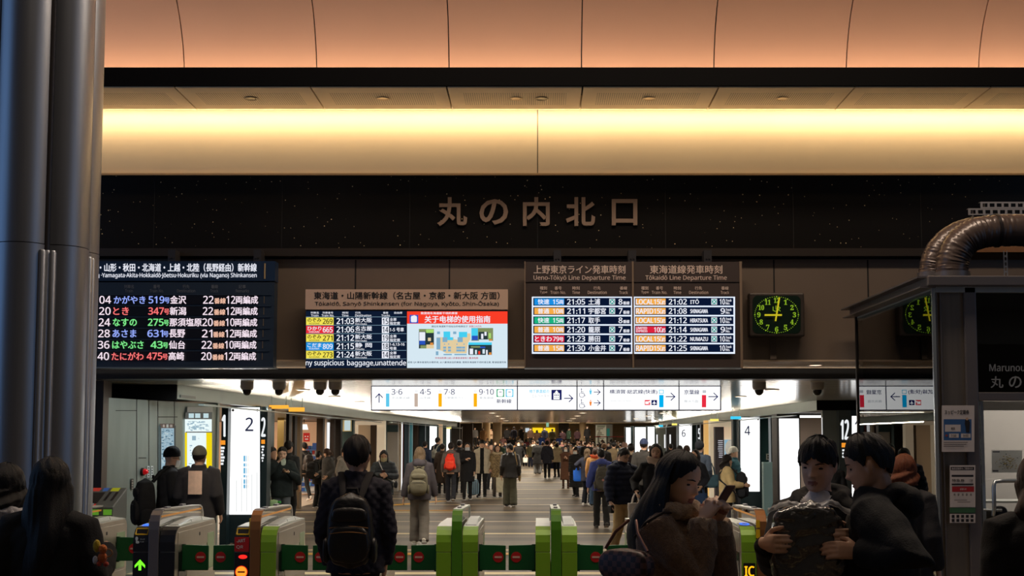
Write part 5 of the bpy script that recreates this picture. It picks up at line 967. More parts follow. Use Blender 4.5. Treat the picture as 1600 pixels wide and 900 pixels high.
# things behind the booth glass, on the right side wall of the concourse
f = Face(23.68); f.rect(1446, 681, 1480, 722, 1); f.rect(1446, 681, 1480, 692, 0); rnd = random.Random(3)
for k in range(70): u, v = rnd.uniform(1446, 1478), rnd.uniform(694, 720); f.rect(u, v, u + rnd.uniform(.6, 2), v + rnd.uniform(.4, 1.4), rnd.choice((2, 3)), 0.002 + k*0.00003)
tag(f.build('landscape_poster', [glow('land_sky', (110, 170, 206), 0.9), glow('land_field', (150, 160, 90), 0.9), glow('land_olive', (110, 126, 66), 0.8), glow('land_straw', (196, 196, 130), 0.9)]), 'lit landscape poster of a field under blue sky seen through the booth glass', 'poster')
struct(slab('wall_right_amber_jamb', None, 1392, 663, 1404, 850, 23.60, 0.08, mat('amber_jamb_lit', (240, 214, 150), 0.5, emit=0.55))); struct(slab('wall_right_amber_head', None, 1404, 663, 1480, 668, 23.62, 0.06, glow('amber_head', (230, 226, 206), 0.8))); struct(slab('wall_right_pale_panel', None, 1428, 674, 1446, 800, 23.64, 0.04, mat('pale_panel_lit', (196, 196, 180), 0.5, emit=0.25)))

# ================================================================== FLEXIBLE DUCTS AND BRACKETS ABOVE THE BOOTH
def duct(pts, Y, r, label, seed):
    P = [at(u, v, Y) for u, v in pts]; Q = []
    for i in range(len(P)-1):      # Catmull-Rom
        p0, p1, p2, p3 = P[max(i-1, 0)], P[i], P[i+1], P[min(i+2, len(P)-1)]
        for k in range(16):
            s_ = k/16; Q.append(0.5*((2*p1) + (p2-p0)*s_ + (2*p0-5*p1+4*p2-p3)*s_*s_ + (3*p1-p0-3*p2+p3)*s_**3))
    Q.append(P[-1]); n = 40; rings = []; ref = Vector((0, 1, 0))
    for i, p in enumerate(Q):
        t_ = (Q[min(i+1, len(Q)-1)] - Q[max(i-1, 0)]).normalized(); w_ = t_.cross(ref).normalized(); ring = []
        for k in range(n):
            a = 2*pi*k/n; d = ref*cos(a) + w_*sin(a)
            rr_ = r*(1 + 0.05*noise.noise(Vector((i*0.55, a*1.2 + seed, seed))) + 0.035*noise.noise(Vector((i*1.3, sin(a)*1.6, cos(a)*1.6 + seed))) + 0.012*sin(i*1.9))
            ring.append(p + d*rr_)
        rings.append(ring)
    t = thing('flexible_duct', label, 'air duct', tuple(P[0]))
    keep(MB().rings(rings).build('sleeve', mat('duct_sleeve', (88, 74, 68), 0.32, 0.25, coat=0.25), None, True), t)
    b0 = Q[int(len(Q)*0.72)]; b1 = Q[int(len(Q)*0.72) + 2]; keep(MB().tube([b0, b1], r*1.06, 32).build('clamp_band', mat('duct_clamp', (46, 40, 40), 0.35, 0.3), None, True), t)
    keep(MB().tube([P[0] + Vector((0, 0, -0.02)), P[0] + Vector((0, 0, 0.05))], r*1.08, 32).build('roof_collar', M_bframe, None, True), t)
duct([(1488, 434), (1487, 424), (1490, 402), (1502, 380), (1524, 366), (1552, 361), (1592, 360), (1640, 361)], 11.2, 0.148, 'front flexible air duct curving up from the booth roof', 3.1)
duct([(1456, 434), (1457, 422), (1461, 404), (1472, 386), (1490, 371), (1516, 361), (1560, 357), (1640, 357)], 11.95, 0.13, 'rear flexible air duct half hidden by the front one', 8.4)
def perforated(u0, u1, v, Y, label):
    a, c = at(u0, v, Y), at(u1, v, Y); t = thing('slotted_rail', label, 'bracket', (a.x, Y, a.z), 0)
    L_ = c.x - a.x; mb = MB(); mb.box((0, 0, 0.018), (L_, 0.004, 0.03)).box((0, 0, -0.03), (L_, 0.004, -0.018)).box((0, 0, 0.03), (L_, 0.05, 0.034)); k = 0
    while k*0.07 < L_: mb.box((k*0.07, 0, -0.018), (k*0.07 + 0.022, 0.004, 0.018)); k += 1
    mb.build('slotted_web', mat('rail_zinc', (186, 180, 176), 0.4, 0.5), t)
    for d in (0.05, ): MB().tube([(d, 0.025, -0.18), (d, 0.025, 0.02)], 0.008, 8).build('threaded_rod', mat('rod_zinc', (150, 146, 142), 0.4, 0.6), t)
perforated(1513, 1640, 331, 11.4, 'lower slotted steel rail over the ducts'); perforated(1532, 1640, 320.5, 11.9, 'upper slotted steel rail over the ducts')
a = at(1572, 434, 11.6); c = at(1572, 392, 11.6); mb = MB(); mb.box((a.x - 0.02, 11.6, a.z), (a.x - 0.01, 11.604, c.z)).box((a.x + 0.01, 11.6, a.z), (a.x + 0.02, 11.604, c.z)); zz = a.z
while zz < c.z - 0.02: mb.box((a.x - 0.01, 11.6, zz), (a.x + 0.01, 11.604, zz + 0.018)); zz += 0.05
tag(mb.build('slotted_upright', mat('rail_zinc', (1, 1, 1))), 'short slotted upright standing on the booth roof under the ducts', 'bracket')
tag(slab('duct_shelf', None, 1515, 383.5, 1650, 394, 11.62, 0.5, mat('plywood_tan', (140, 96, 60), 0.6, noise_amt=0.1, noise_scale=5, stretch=(0.4, 4, 4))), 'tan wooden board under the ducts above the booth roof', 'board')

# ================================================================== PEOPLE: builders
V = Vector
_ws = bpy.data.scenes.new('workshop')      # scratch scene for the skinning; removed at the end
def fuse(mb, voxel, smooth=3, factor=0.5):
    """one continuous skin over overlapping closed shapes; each face keeps the material of the shape nearest to it"""
    me = mb.mesh('t', []); o = bpy.data.objects.new('t', me); _ws.collection.objects.link(o)
    r = o.modifiers.new('r', 'REMESH'); r.mode = 'VOXEL'; r.voxel_size = voxel
    if smooth: s_ = o.modifiers.new('s', 'SMOOTH'); s_.factor = factor; s_.iterations = smooth
    vl = _ws.view_layers[0]; vl.update(); out = bpy.data.meshes.new_from_object(o.evaluated_get(vl.depsgraph))
    if len(set(mb.m)) > 1:
        tree = bvhtree.BVHTree.FromPolygons([V(p) for p in mb.v], mb.f); idx = []
        for p in out.polygons:
            h = tree.find_nearest(p.center); idx.append(mb.m[h[2]] if h[2] is not None else 0)
        out.polygons.foreach_set('material_index', idx)
    bpy.data.objects.remove(o); bpy.data.meshes.remove(me)
    out.polygons.foreach_set('use_smooth', [True]*len(out.polygons)); return out
def displace(me, fn):
    """moves every vertex along its normal by fn(position)"""
    n = len(me.vertices); co = [0.0]*(3*n); no = [0.0]*(3*n); me.vertices.foreach_get('co', co); me.vertex_normals.foreach_get('vector', no)
    for i in range(n):
        j = 3*i; d = fn(V(co[j:j+3]))
        if d: co[j] += no[j]*d; co[j+1] += no[j+1]*d; co[j+2] += no[j+2]*d
    me.vertices.foreach_set('co', co); me.update()
def place(me, name, mats, parent):
    for m_ in (mats if isinstance(mats, (list, tuple)) else [mats]): me.materials.append(m_)
    o = bpy.data.objects.new(name, me); col.objects.link(o); o.parent = parent; return o
def ik(S, W, l1, l2, pole):
    d = W - S; D = d.length
    if D > (l1 + l2)*0.998: W = S + d*((l1 + l2)*0.998/D); d = W - S; D = d.length
    D = max(D, abs(l1 - l2) + 0.01); u = d.normalized(); a = (l1*l1 - l2*l2 + D*D)/(2*D); h = sqrt(max(0, l1*l1 - a*a)); n = (pole - u*pole.dot(u)).normalized()
    return S + u*a + n*h, W
PROF = [(0.00, .10, .33, -.10), (0.03, .16, .365, .0), (0.09, .22, .375, .12), (0.17, .275, .372, .22), (0.26, .30, .378, .31), (0.36, .318, .38, .375), (0.46, .33, .375, .42), (0.56, .338, .378, .445), (0.66, .335, .38, .45), (0.76, .315, .36, .43), (0.85, .27, .31, .375), (0.92, .205, .235, .29), (0.97, .125, .145, .18), (1.0, .03, .035, .045)]
def add_head(mb, M, m, n=28, fem=False):
    rs = []
    for z, w, f_, b_ in PROF:
        ring = []
        if fem and z < 0.3: w *= 0.93
        for k in range(n):
            a = 2*pi*k/n; c, s_ = cos(a), sin(a); x = w*(abs(c)**0.92)*(1 if c >= 0 else -1); cy = (b_ - f_)/2; hy = (b_ + f_)/2; y = cy + hy*s_*(abs(s_)**-0.06 if abs(s_) > 1e-3 else 1)
            ring.append(M @ V((x, y, z)))
        rs.append(ring)
    mb.rings(rs, m)
    for sgn in (-1, 1): mb.ell(M @ V((sgn*.345, .06, .43)), (1, 1, 1), 8, 6, m, (M.to_3x3() @ Matrix(((.035, 0, sgn*.02), (0, .075, .02), (0, 0, .125)))))
FEAT = [(0, .355, .05, .055, .088), (0, .45, .034, .08, .045), (.055, .335, .03, .03, .03), (-.055, .335, .03, .03, .03), (.15, .495, .075, .05, -.036), (-.15, .495, .075, .05, -.036), (.15, .585, .10, .03, .018), (-.15, .585, .10, .03, .018), (.2, .37, .08, .08, .02), (-.2, .37, .08, .08, .02),
        (0, .226, .075, .02, .034), (0, .172, .065, .022, .032), (0, .199, .085, .010, -.022), (0, .065, .09, .05, .03)]
def face_shape(me, M, lips=True):
    inv = M.inverted(); fw = M.to_3x3() @ V((0, -1, 0)); mk = set()
    for v in me.vertices:
        p = inv @ v.co
        if -.02 < p.z < .75 and abs(p.x) < .34 and p.y < -.10:
            d = sum(a*exp(-((p.x - x)/sx)**2 - ((p.z - z)/sz)**2) for x, z, sx, sz, a in FEAT)*min(1, max(0, (-p.y - .10)/.12))
            v.co += fw*d
    if lips:
        for f_ in me.polygons:
            p = inv @ f_.center
            if abs(p.x) < .105 and .152 + .3*abs(p.x)**1.6 < p.z < .248 - .5*abs(p.x)**1.4 and p.y < -.28: f_.material_index = 1
def add_hand(mb, W, d, pn, td, k=1.0, curl=0.5, m=0, spread=0.0, fc=None):
    """palm, four unequal fingers and a thumb; d points to the fingers, pn out of the palm, td to the thumb side"""
    d = d.normalized(); pn = (pn - d*pn.dot(d)).normalized(); u = d.cross(pn).normalized()
    if u.dot(td) < 0: u = -u
    def ring(c, w, h): return [c + u*w*cos(2*pi*i/10) + pn*h*sin(2*pi*i/10) for i in range(10)]
    L_ = 0.092*k
    mb.rings([ring(W - d*0.03*k, .026*k, .020*k), ring(W, .028*k, .019*k), ring(W + d*L_*.35, .038*k, .017*k), ring(W + d*L_*.8, .042*k, .015*k), ring(W + d*L_, .040*k, .012*k)], m)
    for i, (o, l) in enumerate(((.031, .074), (.0105, .082), (-.0105, .076), (-.031, .060))):
        p = W + d*(L_ - .004*k - abs(o)*.15*k) + u*o*k; dd = (d + u*(o*2.2*spread)).normalized(); nn = pn; pts = [p - d*.02*k, p]; c_ = (fc[i] if fc else curl)
        for sg, (fr, bend) in enumerate(((.42, .75), (.32, 1.0), (.26, .7))):
            a = c_*bend; dd, nn = (dd*cos(a) + nn*sin(a)).normalized(), (nn*cos(a) - dd*sin(a)).normalized(); p = p + dd*l*fr*k; pts.append(p)
        r = .0088*k; mb.tube(pts, [r*1.05, r*1.08, r, r*.93, r*.72], 8, m)
    a0 = W + d*.018*k + u*.026*k; t1 = (u*.75 + d*.62 + pn*.35).normalized(); t2 = (u*.25 + d*.85 + pn*(.35 + .3*curl)).normalized(); b0 = a0 + t1*.042*k; c0 = b0 + t2*.034*k
    mb.tube([a0 - u*.012*k, a0, b0, c0, c0 + t2*.022*k], [.012*k, .0135*k, .0115*k, .010*k, .0072*k], 8, m)
# hair -------------------------------------------------------------------------------------------
def lerp_tab(tab, x):
    for (a, p), (b_, q) in zip(tab, tab[1:]):
        if x <= b_: return p + (q - p)*((x - a)/(b_ - a) if b_ > a else 0)
    return tab[-1][1]
HAIR = {'short': [(0, 32), (25, 28), (50, 20), (66, 8), (78, -12), (86, -2), (94, 12), (108, 10), (124, -26), (180, -44)], 'fringe': [(0, 8), (30, 4), (55, 0), (70, -6), (82, -18), (94, -6), (106, -4), (125, -38), (180, -46)],
        'parted': [(0, 44), (15, 36), (40, 20), (60, 2), (75, -20), (90, -34), (110, -42), (180, -50)], 'fringe5': [(0, 20), (20, 12), (45, 6), (62, 4), (76, -14), (86, -4), (94, 12), (108, 10), (124, -26), (180, -44)], 'bangs': [(0, 6), (35, 2), (55, -4), (65, -30), (90, -46), (180, -52)], 'buzz': [(0, 36), (40, 30), (60, 20), (80, -4), (100, 4), (125, -30), (180, -40)], 'cap': [(0, 20), (60, 14), (90, 8), (130, 2), (180, 0)], 'beanie': [(0, 18), (60, 6), (90, 0), (130, -10), (180, -14)]}
def hair_shell(M, style, t0, t1, seed, rough=0.03, n=56, k=14, m=0, mb=None):
    mb = mb or MB(); c = V((0, .035, .55)); tab = HAIR[style]
    def pt(a, e, t):
        d = V((sin(a)*cos(e), -cos(a)*cos(e), sin(e))); R = 1/sqrt((d.x/.345)**2 + (d.y/.418)**2 + (d.z/.458)**2); return M @ (c + d*(R + t))
    outer = []; inner = []
    for i in range(k):
        s_ = i/(k - 1); ro = []; ri = []
        for j in range(n):
            a = 2*pi*j/n; deg = abs((math.degrees(a) + 180) % 360 - 180); e0 = radians(lerp_tab(tab, deg) + rough*120*noise.noise(V((a*2.6, seed, 0))) + (0 if rough < .02 else rough*190*noise.noise(V((a*11, seed, 5)))))
            e = e0 + (radians(89.0) - e0)*s_**0.85; th = t0 + (t1 - t0)*min(1, s_*1.8); q = V((cos(a)*2.2, sin(a)*2.2, e*1.1 + seed))
            th *= 1 + rough*10*noise.noise(q*1.5) + rough*8*noise.noise(V((a*9 + e*1.5, e*1.4, seed)))
            ro.append(pt(a, e, max(.012, th))); ri.append(pt(a, e, -.03))
        outer.append(ro); inner.append(ri)
    mb.rings([inner[-1]] + inner[::-1][1:] + outer, m); return mb
def hair_long(M, MP, a0, L, seed, t=.06, drop=1.08, wave=0.012, n=60, k=22, mb=None, m=0, body=None):
    """falling hair: follows the skull to eye level and then hangs; MP maps the person's frame"""
    mb = mb or MB(); c = V((0, .035, .55)); up = V((0, 0, 1)); out = []; inn = []; cc = M @ c; hs = M.to_scale()[0]
    for i in range(k):
        s_ = i/(k - 1); ro = []; ri = []
        for j in range(n):
            w = j/(n - 1); a = radians(a0) + (2*pi - 2*radians(a0))*w; e_top, e_lo = radians(70), radians(-8); d = lambda e: V((sin(a)*cos(e), -cos(a)*cos(e), sin(e)))
            R = lambda q: 1/sqrt((q.x/.345)**2 + (q.y/.418)**2 + (q.z/.458)**2)
            st = noise.noise(V((a*7, s_*1.2, seed)))*.5 + noise.noise(V((a*19, s_*2, seed + 4)))*.3; th = t*(1 + .5*st)
            if s_ < .4: e = e_top + (e_lo - e_top)*s_/.4; q = d(e); po = M @ (c + q*(R(q) + th*min(1, .5 + s_*1.6))); pi_ = M @ (c + q*(R(q) - .02))
            else:
                q = d(e_lo); base = M @ (c + q*(R(q) + th)); f_ = (s_ - .4)/.6; hz = V((base.x - cc.x, base.y - cc.y, 0)); ln = L*(1 + .10*noise.noise(V((a*5, seed, 2)))); fac = 1 + (drop - 1)*sin(min(1, f_*1.3)*pi/2) - .10*max(0, f_ - .75)*4*(.5)
                po = V((cc.x, cc.y, base.z)) + hz*fac + V((0, 0, -ln*f_)) + hz.normalized()*wave*sin(f_*7 + a*3 + seed); po.y += max(0, -cos(a))*.035*min(1, f_*2)
                pi_ = po - hz.normalized()*(.030 + .012*(1 - f_))*hs/.23
            ro.append(po); ri.append(pi_)
        out.append(ro); inn.append(ri)
    rs = [o + i_[::-1] for o, i_ in zip(out, inn)]; mb.rings(rs, m); return mb
SK = {'a': (226, 182, 154), 'b': (214, 166, 136), 'c': (234, 194, 168)}
def skin(kx='a'): return mat('skin_' + kx, SK[kx], 0.55, noise_amt=0.05, noise_scale=18)
M_lips = mat('lips', (178, 118, 104), 0.5); M_eye = mat('eye_dark', (28, 20, 18), 0.25); M_mask = mat('mask_white', (222, 224, 222), 0.8)
def hairmat(kx):
    c = {'black': (20, 17, 17), 'dark': (34, 26, 23), 'brown': (84, 56, 38), 'light': (122, 98, 70), 'ginger': (140, 72, 34), 'grey': (110, 106, 100)}[kx]
    return mat('hair_' + kx, tuple(int(q*.8) for q in c), 0.5, spec=0.3, noise_amt=0.35, noise_scale=14, stretch=(8, 8, 0.6), bump=0.5, bump_scale=60)
def cloth(rgb, kind='plain'):
    nm = f'{kind}_cloth_{rgb[0]}_{rgb[1]}_{rgb[2]}'
    if kind == 'shiny': return mat(nm, rgb, 0.38, noise_amt=0.10, noise_scale=9, bump=0.35, bump_scale=30)
    if kind == 'fleece': return mat(nm, rgb, 0.95, noise_amt=0.22, noise_scale=60, bump=0.8, bump_scale=160, sheen=0.3)
    if kind == 'pattern': return mat(nm, rgb, 0.85, noise_amt=0.75, noise_scale=24)
    return mat(nm, rgb, 0.9, noise_amt=0.10, noise_scale=14, bump=0.25, bump_scale=120)
def floor_spot(u, feet):
    t_ = (PY - feet)/FL; k = (t_*cos(PITCH) + sin(PITCH))/(cos(PITCH) - t_*sin(PITCH)); return -CAMH/k
class Body:
    """joint positions of one figure in its own frame (it faces -Y)"""
    def __init__(s, H, lean=0, head=(0, 0, 0), hands=None, poles=None, feet=None, w=1.0, hs=None, sh=0.0):
        s.H = H; k = s.k = H/1.7; s.lean = radians(lean); s.w = w; hz = .51*H; s.hz = hz
        c, sn = cos(s.lean), sin(s.lean)
        s.T = lambda x, y, z: V((x, y*c - (z - hz)*sn, hz + (z - hz)*c + y*sn)) if z > hz else V((x, y, z))
        s.hs = hs or .136*H; pz = H - .78*s.hs; piv = s.T(0, .012*k, pz); y_, p_, r_ = [radians(a) for a in head]
        s.MH = Matrix.Translation(piv) @ Euler((p_, r_, y_), 'XYZ').to_matrix().to_4x4() @ Matrix.Scale(s.hs, 4) @ Matrix.Translation(V((0, -.08, -.22)))
        s.piv = piv; s.sho = {}; s.elb = {}; s.wri = {}; s.hip = {}; s.kne = {}; s.ank = {}; s.fp = {}
        for g in (-1, 1):
            S = s.T(g*.165*k*w, .005*k, (.805 + sh)*H); tg = (hands or {}).get(g); W = s.T(*tg) if tg else s.T(g*(.235*w)*k, -.01*k, .495*H); pl = V((poles or {}).get(g, (g*.25, 1, -.3)))
            s.sho[g] = S; s.elb[g], s.wri[g] = ik(S, W, .172*H, .155*H, pl)
            fx, fy, fz = ((feet or {}).get(g) or (g*.10*k, 0, 0)); A = V((fx, fy + .03*k, .05*H + fz)); Hp = V((g*.085*k*w, 0, hz)); s.hip[g] = Hp; s.kne[g], s.ank[g] = ik(Hp, A, .235*H, .235*H, V((0, -1, 0))); s.fp[g] = fz
def add_shoe(mb, A, k, lift, m=0, ms=1, toe=0.0):
    """shoe with a sole; lift raises the heel"""
    p = min(.9, lift*6); c, sn = cos(p), sin(p)
    base = V((A.x, A.y, A.z - .085*k)); tp = base + V((0, -.13*k, 0))
    def R_(x, y, z): yy, zz = y + .13*k, z; return V((tp.x + x + toe*yy, tp.y + yy*c + zz*sn*.3, tp.z + zz*c + yy*sn)) if p else V((base.x + x + toe*yy, base.y + y, base.z + z))
    rs = []
    for y, w, h in ((.085, .028, .05), (.06, .037, .075), (.02, .040, .095), (-.03, .042, .085), (-.08, .046, .062), (-.13, .048, .048), (-.17, .042, .038), (-.195, .022, .026)):
        rs.append([R_(w*k*cos(2*pi*i/12), y*k, (h*.5 + h*.5*sin(2*pi*i/12))*k + .012*k) for i in range(12)])
    mb.rings(rs, m); rs = []
    for y, w in ((.09, .03), (.05, .041), (-.03, .044), (-.12, .052), (-.18, .044), (-.203, .02)): rs.append([R_(-w*k, y*k, 0), R_(w*k, y*k, 0), R_(w*k, y*k, .022*k), R_(-w*k, y*k, .022*k)])
    mb.rings(rs, ms)
def torso_rings(B, hem, puff, flare, ws, yoff=0.0):
    H, k = B.H, B.k; tab = [(.862, .058, .062, 0), (.842, .078, .074, .2), (.826, .118, .088, .5), (.806, .162, .102, .9), (.775, .182, .114, 1), (.70, .180, .124, 1), (.62, .172, .122, 1), (.55, .174, .124, 1)]
    out = []; zs = [r for r in tab if r[0] > hem + .02]
    if hem < .55: nb = max(2, int((.55 - hem)/.06)); zs += [(.55 - (.55 - hem)*(i + 1)/nb, .176 + flare*(i + 1)/nb, .126 + flare*.8*(i + 1)/nb, 1) for i in range(nb)]
    else: zs += [(hem, .174 + flare, .124 + flare, 1)]
    for z, w, d, pf in zs:
        ring = []
        for i in range(28):
            a = 2*pi*i/28; e = .86; cx = abs(cos(a))**e*(1 if cos(a) >= 0 else -1); sy = abs(sin(a))**e*(1 if sin(a) >= 0 else -1)
            ring.append(B.T((w*ws + puff*pf)*k*cx, (d*ws**.5 + puff*pf)*k*sy + yoff + .012*k, z*H))
        out.append(ring)
    return out[::-1]
def person(label, X, Y, yaw, H, skin_k='a', hair=('black', 'short'), coat=None, legs=None, shoes=((40, 38, 38), (210, 208, 204)), lean=0, head=(0, 0, 0), hands=None, poles=None, feet=None, w=1.0, fem=False, res=.011, mask=False, hd=None, group=None, extra=None, glasses=False, hs=None, cap=None, face=True, hand_kw=None, sh=0.0):
    B = Body(H, lean, head, hands, poles, feet, w, hs, sh); k = B.k
    t = thing('person', label, 'person', (X, Y, 0), radians(yaw), group)
    # --- body: one continuous surface
    mb = MB(); add_head(mb, B.MH, 0, 28, fem)
    nb = B.T(0, .02*k, .80*H); mb.tube([nb, B.T(0, .015*k, .84*H), B.MH @ V((0, .10, .12)), B.MH @ V((0, .08, .34))], [.062*k*w, .052*k*w, .050*k*w, .05*k*w], 14)
    mb.rings(torso_rings(B, .47, -.022, 0, w*.92)); 
    for g in (-1, 1):
        kw = dict(curl=.45, pn=V((-g, -.2, 0)), td=V((0, -1, 0))); fa = (B.wri[g] - B.elb[g]).normalized(); hk = (hand_kw or {}).get(g) or {}; kw.update({q: (V(v_) if q in ('pn', 'td', 'd') else v_) for q, v_ in hk.items()}); d = kw.pop('d', fa)
        mb.tube([B.sho[g] + V((-g*.05*k, 0, 0)), B.sho[g], B.elb[g], B.wri[g]], [.045*k, .05*k, .038*k, .026*k], 10)
        add_hand(mb, B.wri[g], d, kw.pop('pn'), kw.pop('td'), k*(.92 if fem else 1.0), **kw)
        mb.tube([B.hip[g] + V((0, 0, .05*k)), B.hip[g], B.kne[g], B.ank[g], B.ank[g] + V((0, 0, -.05*k))], [.07*k, .075*k, .05*k, .036*k, .035*k], 10)
        mb.ell(B.ank[g] + V((0, -.06*k, -.055*k)), (.035*k, .10*k, .025*k), 10, 6)
    me = fuse(mb, res*.72 if face else res, 2); 
    if face: face_shape(me, B.MH, lips=not mask)
    body = place(me, 'body', [skin(skin_k), M_lips], t)
    # --- eyes and brows on the face
    if face:
        tree = bvhtree.BVHTree.FromPolygons([v.co for v in me.vertices], [tuple(p.vertices) for p in me.polygons]); fd = (B.MH.to_3x3() @ V((0, 1, 0))).normalized()
        def hit(x, z):
            o_ = B.MH @ V((x, -1.0, z)); h = tree.ray_cast(o_, fd); return h[0] if h[0] else B.MH @ V((x, -.36, z))
        R3 = B.MH.to_3x3()
        for g in (-1, 1):
            c = hit(g*.15, .492); e = MB(); e.ell(c, (1, 1, 1), 12, 6, 0, R3 @ Matrix(((.062, 0, 0), (0, .02, 0), (0, 0, .021)))); e.build('eye', M_eye, t, True)
            b_ = MB(); b_.tube([hit(g*.075, .583) - fd*.002, hit(g*.15, .602) - fd*.002, hit(g*.235, .585) - fd*.002], [.0022*k, .003*k, .0012*k], 6); b_.build('eyebrow', hairmat(hair[0] if hair and hair[0] in ('black', 'dark', 'brown') else 'dark'), t)
        if glasses:
            gm = MB()
            for g in (-1, 1): c = hit(g*.15, .49) - fd*.012; gm.tube([c + R3 @ V((.09*cos(2*pi*i/16), 0, .075*sin(2*pi*i/16))) for i in range(17)], .0022, 6)
            for g in (-1, 1): gm.tube([B.MH @ V((g*.24, -.40, .50)), B.MH @ V((g*.35, -.2, .50)), B.MH @ V((g*.355, .08, .48))], .002, 6)
            gm.tube([hit(-.06, .5) - fd*.012, hit(0, .52) - fd*.014, hit(.06, .5) - fd*.012], .002, 6); gm.build('glasses', M_eye, t)
    if mask:
        mm = MB(); rs = []
        for i in range(9):
            z = .02 + .40*i/8; row = []
            for j in range(15):
                x = -.30 + .60*j/14; wz = 1 - (i - 4)**2/60; y = -.40 - .085*exp(-(x/.16)**2)*wz + 1.5*x*x; row.append(B.MH @ V((x, y - .012, z)))
            rs.append(row + [q + B.MH.to_3x3() @ V((0, .03, 0)) for q in row[::-1]])
        mm.rings(rs); mm.build('mask', mat('mask_' + mask if isinstance(mask, str) else 'mask_white', {'black': (30, 30, 34), 'yellow': (226, 214, 170), 'grey': (190, 194, 200)}.get(mask, (222, 224, 222)), 0.85), t, True)
    # --- hair / headgear
    if hair:
        col_, st = hair[0], hair[1]; sd = (sum(map(ord, label)) % 97)*.37
        hb = hair_shell(B.MH, st, hair[2] if len(hair) > 2 else (.03 if st == 'buzz' else .05), hair[3] if len(hair) > 3 else {'buzz': .03, 'short': .085, 'fringe': .085}.get(st, .06), sd, rough=.045 if st in ('short', 'fringe', 'fringe5') and res < .010 else .03, n=84 if res < .010 else 56)
        if len(hair) > 4: hair_long(B.MH, None, hair[5] if len(hair) > 5 else 62, hair[4], sd, t=.075, mb=hb, drop=hair[6] if len(hair) > 6 else 1.08)
        hb.build('hair', hairmat(col_), t, True)
    if cap:
        kind, rgb = cap; cm = hair_shell(B.MH, 'beanie' if kind == 'beanie' else 'cap', .07 if kind == 'beanie' else .055, .17 if kind == 'beanie' else .075, 3.3, .012 if kind == 'beanie' else .004)
        if kind == 'cap':
            rs = []
            for i in range(5):
                s_ = i/4; rs.append([B.MH @ V((.30*(1 - .25*s_*s_)*cos(pi*j/12), -.36 - .30*s_*sin(pi*j/12) - .06*sin(pi*j/12), .72 - .10*s_*sin(pi*j/12))) for j in range(13)] + [B.MH @ V((.30*(1 - .25*s_*s_)*cos(pi*j/12), -.36 - .30*s_*sin(pi*j/12) - .06*sin(pi*j/12), .695 - .10*s_*sin(pi*j/12))) for j in range(12, -1, -1)])
            cm.rings(rs)
        cm.build('beanie' if kind == 'beanie' else 'cap', cloth(rgb), t, True)
    # --- coat
    c = dict(rgb=(30, 30, 36), kind='plain', hem=.44, puff=.02, flare=.01, style='plain', hood=False, collar=True, slv=.058, cuff=.042, open=None); c.update(coat or {}); ccol = cloth(c['rgb'], c['kind'])
    mb = MB(); mb.rings(torso_rings(B, c['hem'], c['puff'], c['flare'], w))
    pu = c['puff']; Mx = {}
    for g in (-1, 1):
        S, E_, W = B.sho[g], B.elb[g], B.wri[g]; d1 = (W - E_).normalized(); sv = (c['slv'] + pu*.75)*k; cf = (c['cuff'] + pu*.35)*k
        mb.tube([S + V((-g*.06*k, 0, .005*k)), S + V((0, 0, -.004*k)), S.lerp(E_, .5), E_, E_.lerp(W, .5), W - d1*.012*k], [sv*1.08, sv*1.12, sv*1.02, sv*.95, (sv + cf)*.5, cf], 16)
    if c['collar']: mb.tube([B.T(0, .012*k, .815*H), B.T(0, .008*k, .845*H), B.T(0, .014*k, .872*H)], [(.085 + pu*.5)*k*w, (.078 + pu*.5)*k*w, (.070 + pu*.4)*k*w], 18)
    if c['hood']:
        hc = B.T(0, (.105 + pu)*k, .832*H); mb.ell(hc, (.118*k, .068*k, .075*k), 16, 10); mb.ell(B.T(0, (.07 + pu)*k, .862*H), (.115*k, .06*k, .04*k), 16, 8)
        for g in (-1, 1): mb.tube([B.T(g*.085*k, .09*k, .852*H), B.T(g*.10*k, 0, .848*H), B.T(g*.065*k, -.085*k, .825*H)], [.034*k, .03*k, .02*k], 10)
    me = fuse(mb, res, 3)
    sd = V((len(label)*1.7, 3.1, 0)); st = c['style']; hz0 = c['hem']*H
    def folds(q):
        dsp = .008*k*noise.noise(V((q.x*9, q.y*9, q.z*4.5)) + sd) + .005*k*noise.noise(V((q.x*16 + q.z*9, q.y*16, q.z*14)) + sd)
        if st == 'puffer': dsp += .011*k*(abs(sin(pi*q.z/(.085*k) + .4*noise.noise(q*3))) - .5)
        elif st == 'quilt': dsp += .006*k*(abs(sin(pi*(q.x + q.z)/(.065*k)))*abs(sin(pi*(q.x - q.z)/(.065*k))) - .4)
        elif st == 'drape': dsp += .010*k*noise.noise(V((math.atan2(q.y, q.x)*3.2, q.z*.9, 1)) + sd)*max(0, min(1, (.70*H - q.z)/(.25*H)))
        return dsp
    displace(me, folds)
    mats = [ccol]
    if c['open']:      # open front showing the layer beneath
        mats.append(cloth(c['open'][0])); hw = c['open'][1]*k
        for f_ in me.polygons:
            q = f_.center
            if q.y < -.03*k and abs(q.x) < hw*(1.0 if q.z > .78*H else (1 + (.78*H - q.z)*.25)) and f_.normal.y < -.2 and not (c.get('zip_from') and q.z < c['zip_from']*H): f_.material_index = 1
    coat_o = place(me, c.get('name', 'coat'), mats, t)
    if c.get('fur'): 
        fm = MB(); fm.tube([B.T(((.105 if not c.get('furz') else .082) + pu)*k*cos(2*pi*i/20), ((.085 if not c.get('furz') else .075) + pu)*k*sin(2*pi*i/20) + .01*k, (.845 + c.get('furz', 0) + .012*sin(2*pi*i/20))*H) for i in range(21)], .036*k, 12); me2 = fuse(fm, .009, 1)
        displace(me2, lambda q: .012*noise.noise(q*45))
        place(me2, 'fur_collar', cloth(c['fur'], 'fleece'), t)
